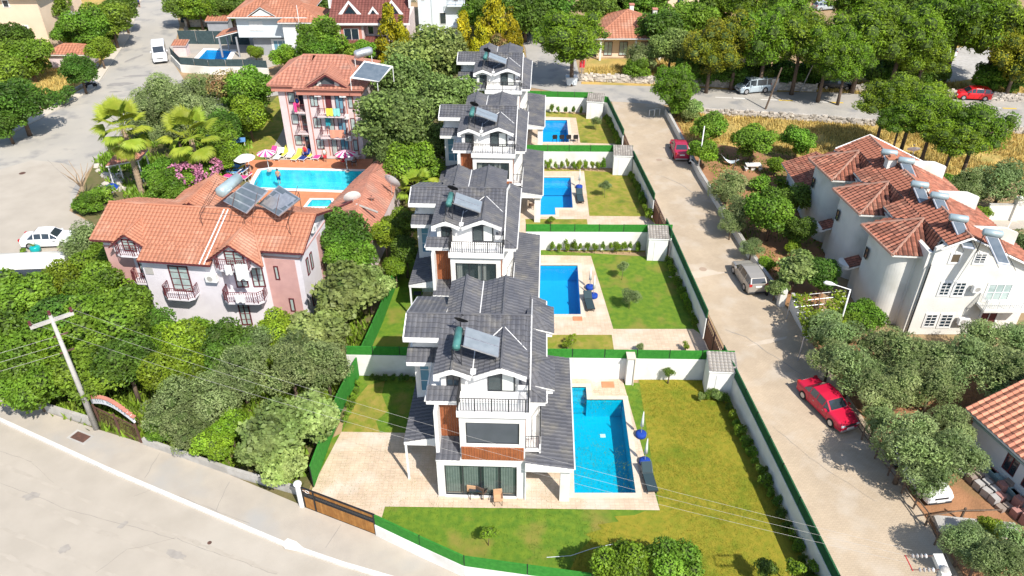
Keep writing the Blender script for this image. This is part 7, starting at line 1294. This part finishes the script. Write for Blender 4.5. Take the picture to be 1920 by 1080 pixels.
# ------------------------------------------------------------------ terrace furniture
def lounger(name, label, loc, rz, bm, fm=None, group=None, s_=1.0):
    t = thing(name, label, 'sun lounger', (*loc[:2], .02), rz, group); fm = fm or whitet; m = M(); m.box(-.95,-.33,.26,.45,.33,.32); m.build('frame', fm, t)
    for x in (-.85, .35, .8):
        for y in (-.28, .24): q = M(); q.box(x,y,0,x+.05,y+.05,.27); q.build('leg', fm, t)
    m = M(); m.prism([(.42,-.33,.3),(.98,-.33,.72),(.95,-.33,.77),(.4,-.33,.36)], (0,.66,0)); m.build('backrest', fm, t); m = M(); m.box(-.92,-.3,.322,.4,.3,.37); m.prism([(.41,-.3,.37),(.93,-.3,.775),(.9,-.3,.82),(.4,-.3,.41)], (0,.6,0)); m.build('cushion', bm, t); return t
dteal = mat('dark_teal_cushion', (.03,.055,.065), .8)
lounger('sun_lounger', 'dark covered double lounger beside the nearest pool', G(1216,905), R(95), dteal, dframe); lounger('sun_lounger', 'dark lounger beside the third pool', G(1104,573), R(95), dteal, dframe); lounger('sun_lounger', 'dark lounger beside the second pool', G(1087,375), R(92), dteal, dframe)
def parasol_base(label, px, py, tall=2.0, closed=True):
    c = G(px,py,.25); t = thing('parasol', label, 'parasol', (c.x,c.y,.02)); m = M(); m.tube([(0,0,0),(0,0,.06),(0,0,.28),(0,0,.33)], [.26,.34,.34,.2], 14); m.build('base', blue, t, True); m = M(); m.tube([(0,0,.3),(0,0,tall)], .025, 6); m.build('pole', steel, t); m = M(); m.tube([(0,0,tall-1.1),(0,0,tall-.6),(0,0,tall+.1)], [.12,.08,.02], 8); m.build('folded_canopy', curtw, t, True)
parasol_base('closed parasol in a blue base, upper one at the nearest pool', 1202, 813); parasol_base('closed parasol in a blue base, lower one at the nearest pool', 1209, 864); parasol_base('closed parasol in a blue base, upper one at the third pool', 1106, 537); parasol_base('closed parasol in a blue base, lower one at the third pool', 1113, 553); parasol_base('closed white parasol in a blue base at the second pool', 1086, 349)
rat = mat('brown_rattan', (.10,.06,.045), .8, (.14,.085,.06), 8)
def chair(name, label, loc, rz, sm, fm, group=None, z=.02):
    t = thing(name, label, 'chair', (*loc[:2], z), rz, group)
    for x in (-.22,.2):
        for y in (-.22,.2): q = M(); q.box(x,y,0,x+.03,y+.03,.42); q.build('leg', fm, t)
    m = M(); m.box(-.25,-.25,.42,.25,.25,.48); m.build('seat', sm, t); m = M(); m.box(-.25,.2,.48,.25,.26,.92); m.build('backrest', sm, t); m = M(); m.box(-.28,-.2,.6,-.24,.24,.64); m.box(.24,-.2,.6,.28,.24,.64); m.build('armrest', fm, t); return t
tan = mat('tan_cushion', (.55,.33,.19), .85)
def table(name, label, loc, w_, d_, h_, tm, fm, group=None, z=.02, cat='table'):
    t = thing(name, label, cat, (*loc[:2], z), 0, group); m = M(); m.box(-w_/2,-d_/2,h_-.05,w_/2,d_/2,h_); m.build('table_top', tm, t)
    for x in (-w_/2+.03,w_/2-.07):
        for y in (-d_/2+.03,d_/2-.07): q = M(); q.box(x,y,0,x+.04,y+.04,h_-.05); q.build('leg', fm, t)
    return t
table('garden_table', 'dark glass table in front of the sliding doors of the nearest villa', G(893,932), .75, .5, .7, dglass, black); chair('garden_chair', 'tan cushioned chair left of the glass table', G(886,926), R(170), tan, black); chair('garden_chair', 'tan chair seen from behind right of the glass table', G(934,944), R(5), tan, rat); chair('garden_chair', 'dark chair behind the glass table', G(904,930), R(150), rat, black)
table('garden_table', 'brown table in the shade of the nearest porch', G(1018,880), .9, .6, .6, rat, rat); table('garden_table', 'small table under the porch of the second pool', G(996,370), .7, 1.2, .7, rat, rat); chair('garden_chair', 'brown chair under the porch beside the second pool', G(996,392), R(90), rat, rat); chair('garden_chair', 'brown chair under the porch beside the farthest pool', G(995,246), R(90), rat, rat)
for k in range(4): chair('pool_chair', ('leftmost','second','third','rightmost')[k] + ' of the four black chairs at the near edge of the farthest pool', G(1040+13*k,266), R(180), black, black, 'black chairs at the farthest pool')
lamp2 = G(700, 568); table('barbecue', 'dark barbecue grill beside the carport of the second nearest villa', V3((-7.4,50.0,0)), .6, .5, .9, dframe, black, cat='barbecue'); m = M(); m.dome((-7.0,48.6,.02), .3, .25, 10, 3); m.build('red_tub', redc, label='red tub on the paving left of the second nearest villa', cat='tub')
# hotel loungers
cols = [(510,293,pinkc,'red and black towel'),(524,296,whitet,'plain white'),(535,291,yel,'yellow'),(546,293,whitet,'white with grey towel'),(558,298,yel,'cream and yellow'),(573,298,navy,'navy towel'),(584,293,yel,'pale yellow'),(598,296,pinkc,'white with pink towel')]
for k, (px, py, mm, nm) in enumerate(cols): lounger('sun_lounger', '%s lounger, number %s from the left behind the hotel pool' % (nm, ('one','two','three','four','five','six','seven','eight')[k]), G(px,py), R(80)+random.uniform(-.15,.15), mm, whitet, 'hotel pool loungers')
for k, (px, py, mm, nm) in enumerate([(452,308,navy,'navy towel'),(447,318,bluec,'yellow framed blue'),(440,328,bluec,'light blue'),(452,326,bluec,'blue towel'),(436,337,pinkc,'pink'),(457,338,pinkc,'magenta')]): lounger('sun_lounger', nm + ' lounger left of the hotel pool, ' + ('topmost','second down','third down','third down on the right','fourth down','lowest')[k], G(px,py), R(-20)+random.uniform(-.2,.2), mm, whitet if k != 1 else yel, 'hotel pool loungers')
def parasol(label, px, py, r, z, mt, mt2=None):
    c = G(px,py,z); t = thing('parasol', label, 'parasol', (c.x,c.y,0)); m = M(); m.tube([(0,0,0),(0,0,z)], .03, 6); m.build('pole', whitet, t); m = M(); m.disc((0,0,0), .25, 10, .1); m.build('base', conc, t); N = 16
    for par in (0, 1):
        m = M()
        for i in range(par, N, 2): a0, a1 = 6.2832*i/N, 6.2832*(i+1)/N; m.add([(0,0,z+.25),(r*math.cos(a0),r*math.sin(a0),z-.2),(r*math.cos(a1),r*math.sin(a1),z-.2)], [(0,1,2)])
        m.build('canopy_panel', mt if par == 0 else (mt2 or mt), t)
parasol('white round parasol at the left corner of the hotel terrace', 457, 293, 1.1, 2.1, whitet); parasol('red and white parasol behind the lounger row', 498, 284, .95, 2.2, pinkc, whitet); parasol('red and white parasol over the tables by the tall hotel', 647, 285, 1.05, 2.2, pinkc, whitet)
for k, (px, py) in enumerate([(638,300),(655,303),(672,300),(645,309),(664,311)]): chair('terrace_chair', 'chair %s among the tables below the red parasol' % ('at the back left','in the middle','at the back right','at the front left','at the front right')[k], G(px,py), k*1.3, [redc,navy,whitet,redc,rat][k], steel, 'chairs below the red parasol')
table('terrace_table', 'white table below the red and white parasol of the tall hotel', G(656,309), .8, .8, .72, whitet, steel)
t = thing('play_table', 'white and blue table tennis like stand on the hotel lawn', 'table', (*G(443,275)[:2],0), .3); m = M(); m.box(-1.1,-.6,.7,1.1,.6,.76); m.build('table_top', bluec, t); m = M(); [m.box(x,y,0,x+.06,y+.06,.7) for x in (-1,.94) for y in (-.5,.44)]; m.build('leg', whitet, t)
# garden things on the right
m = M(); m.box(-.8,-.45,.55,.8,.45,.62); t = m.build('stone_table', offw, label='white stone table under the forked garden tree', cat='table'); t.location = G(1411,318); q = M(); q.box(-.2,-.2,0,.2,.2,.55); q.build('pedestal', offw, t)
for lab, px, py in (('white bench seat left of the stone table',1398,320),('white bench seat right of the stone table',1424,320)): m = M(); m.box(-.15,-.35,.3,.15,.35,.38); m.box(-.1,-.1,0,.1,.1,.3); o = m.build('bench', offw, label=lab, cat='bench'); o.location = G(px,py)
t = thing('hammock', 'pale hammock slung between two garden trees', 'hammock'); a, b = G(1352,290,.9), G(1386,300,.9); m = M(); N = 10; P = []
for i in range(N+1): s_ = i/N; p = a.lerp(b,s_) - V3((0,0,.6*math.sin(math.pi*s_))); wv_ = .38*math.sin(math.pi*s_)+.03; P += [p+V3((0,-wv_,.1)), p, p+V3((0,wv_,.1))]
m.add(P, [(3*i+j,3*i+j+1,3*i+j+4,3*i+j+3) for i in range(N) for j in (0,1)]); o = m.build('cloth', bluew, t); m = M(); m.tube([a, a+V3((-.8,.3,.4))], .015, 4); m.tube([b, b+V3((.8,-.2,.4))], .015, 4); m.build('rope', bark, t)
wall_thing('garden_edging', 'pale concrete edging between the garden beds', [G(1400,385),G(1425,382),G(1448,378)], .3, .35, offw, 'edging')
# vine arbour
t = thing('vine_arbour', 'wire and pipe arbour covered with vines beside the nearest stair tower', 'arbour'); q = gp((1475,560),(1582,530),(1602,640),(1520,650)); q = [G(p[0],p[1],2.1) for p in ((1485,555),(1585,545),(1590,620),(1508,632))]
for i in range(4): m = M(); m.tube([(q[i].x,q[i].y,0),(q[i].x,q[i].y,2.1)], .05, 6); m.build('post', steel, t)
for i in range(8): m = M(); a, b = q[0].lerp(q[3],i/7), q[1].lerp(q[2],i/7); m.tube([a,b], .022, 4); m.build('rail', whitet if i % 3 == 0 else steel, t)
for i in range(7): m = M(); P = [q[0].lerp(q[1],(i+.5)/7).lerp(q[3].lerp(q[2],(i+.5)/7),k/8) + V3((random.uniform(-.25,.25),0,random.uniform(-.05,.12))) for k in range(9)]; m.tube(P, .03, 4); m.build('stem', bark, t)
r = np.random.default_rng(5); n = 2600; uv = r.random((n,2)); dens = np.sin(uv[:,0]*9)+np.cos(uv[:,1]*8+uv[:,0]*4)+r.normal(size=n)*.5 > -.1; uv = uv[dens]; Q = np.array([list(p) for p in q]); P = (Q[0]*(1-uv[:,:1])+Q[1]*uv[:,:1])*(1-uv[:,1:])+(Q[3]*(1-uv[:,:1])+Q[2]*uv[:,:1])*uv[:,1:]; P[:,2] += r.uniform(-.15,.25,len(P)); me = leaves_mesh('foliage', P, np.c_[r.normal(size=(len(P),2))*.5, np.ones(len(P))], r.uniform(.07,.15,len(P)), LM['lime'], .8); link('foliage', me, None, t)
# wooden rail fence along the olives
t = thing('rail_fence', 'dark rough wooden rail fence below the roadside olives', 'fence'); pts = [G(1592,790),G(1640,860),G(1690,925),G(1735,985),G(1770,1060)]
for a, b in zip(pts[:-1], pts[1:]):
    for k in range(2): p = a.lerp(b,k/2); m = M(); m.tube([p,(p.x,p.y,1.0)], .06, 5); m.build('post', bark, t)
    for z in (.45,.85): m = M(); m.tube([(a.x,a.y,z),(b.x,b.y,z+.05)], .04, 5); m.build('rail', bark, t)
t = thing('rail_fence', 'dark wooden rail fence running right from the street corner', 'fence'); pts = [G(1735,985),G(1800,975),G(1870,975)]
for a, b in zip(pts[:-1], pts[1:]):
    m = M(); m.tube([a,(a.x,a.y,1.0)], .07, 5); m.build('post', bark, t); m = M(); m.tube([(a.x,a.y,.8),(b.x,b.y,.85)], .045, 5); m.build('rail', bark, t)
# rocks, dead tree, flowers and tub near the left palms
for k in range(34):
    c = G(205 + random.uniform(-22,25), 335 + random.uniform(-25,25)); s_ = random.uniform(.2,.6); m = M(); m.dome((0,0,0), s_, s_*random.uniform(.5,.9), 6, 2, low=-.3); o = m.build('boulder', stonem, label='pale boulder in the rockery by the left road palms', cat='rock', group='rockery boulders by the left road'); o.location = (c.x,c.y,0); o.rotation_euler = (random.uniform(-.3,.3),random.uniform(-.3,.3),random.uniform(0,6))
t = thing('dead_tree', 'bare pale dead tree on the island by the left road', 'tree', (*G(160,375)[:2],0)); m = M(); m.tube([(0,0,0),(.1,0,1.6)], [.22,.16], 7); m.build('trunk', barkP, t)
for k in range(9): a = 6.28*k/9; q = M(); q.tube([(.1,0,1.4),(.1+.6*math.cos(a),.6*math.sin(a),2.4),(.1+1.3*math.cos(a+.3),1.3*math.sin(a+.3),3.4+random.uniform(-.4,.5))], [.09,.05,.015], 5); q.build('branch', barkP, t)
m = M(); m.dome((0,0,0), .75, .6, 10, 4); o = m.build('blue_tub', blue, label='royal blue tarpaulin heap in the rockery', cat='tarpaulin'); o.location = G(211,355)
t = thing('flower_pot', 'turquoise flower pot with a spiky plant beside the white saloon', 'flower pot', (*G(69,474)[:2],0)); m = M(); m.tube([(0,0,0),(0,0,.25),(0,0,.6),(0,0,.7)], [.22,.42,.42,.3], 12); m.build('pot', mat('turquoise_glaze', (.01,.32,.32), .3), t, True); m = M()
for k in range(14): a = 6.28*k/14; m.add([(0,-.03,.65),(0,.03,.65),(.45*math.cos(a),.45*math.sin(a),1.1)], [(0,1,2)])
m.build('foliage', LM['lime'], t)
B('small spiky yellow green plant left of the turquoise pot', 44, 470, .45, .35, 'shrubY')
t = thing('carport', 'cream curved carport roof at the left edge', 'carport'); m = M(); A_ = [G(0,505,2.3),G(105,500,2.3),G(78,482,2.6),G(20,480,2.6)]; a, b = G(-40,508,2.2), G(118,502,2.2); dv = V3((0,2.6,0)); N = 8; P = []
for i in range(N+1): s_ = i/N; z = .55*math.sin(math.pi*s_); P += [a + dv*s_ + V3((0,0,z)), b + dv*s_ + V3((0,0,z))]
m.add(P, [(2*i,2*i+1,2*i+3,2*i+2) for i in range(N)]); o = m.build('roof', offw, t); sm = o.modifiers.new('s','SOLIDIFY'); sm.thickness = .08; m = M(); [m.box(x-.06,y-.06,0,x+.06,y+.06,2.2) for x in (a.x+.5,b.x-.5) for y in (a.y+.1,a.y+2.4)]; m.each('post', maroon, t)
roof(thing('kiosk', 'small structure with a pink orange roof behind the left palm trunk', 'kiosk'), [[G(198,312,2.4),G(262,300,2.4),G(278,283,2.9),G(215,292,2.9)][:3],[G(198,312,2.4),G(262,300,2.4),G(278,280,2.9)],[G(198,312,2.4),G(278,280,2.9),G(215,290,2.9)]][1:], otile2, offw, thick=.1, tw=.35, th=.35); c = bpy.data.objects[-1] if False else None
m = M(); [m.tube([(p.x,p.y,0),(p.x,p.y,2.4)], .07, 6) for p in (G(202,310,2.4),G(258,300,2.4),G(272,284,2.8),G(218,292,2.8))]; m.each('post', whitet, bpy.data.objects['kiosk'])
# thin cable lying over the front lawn
m = M(); m.tube([G(1025,1045,.05),G(1070,1042,.08),G(1112,1028,.1),G(1150,1020,.3)], .018, 5); m.build('garden_hose', bluew, label='pale hose lying across the grass near the bottom citrus trees', cat='hose')
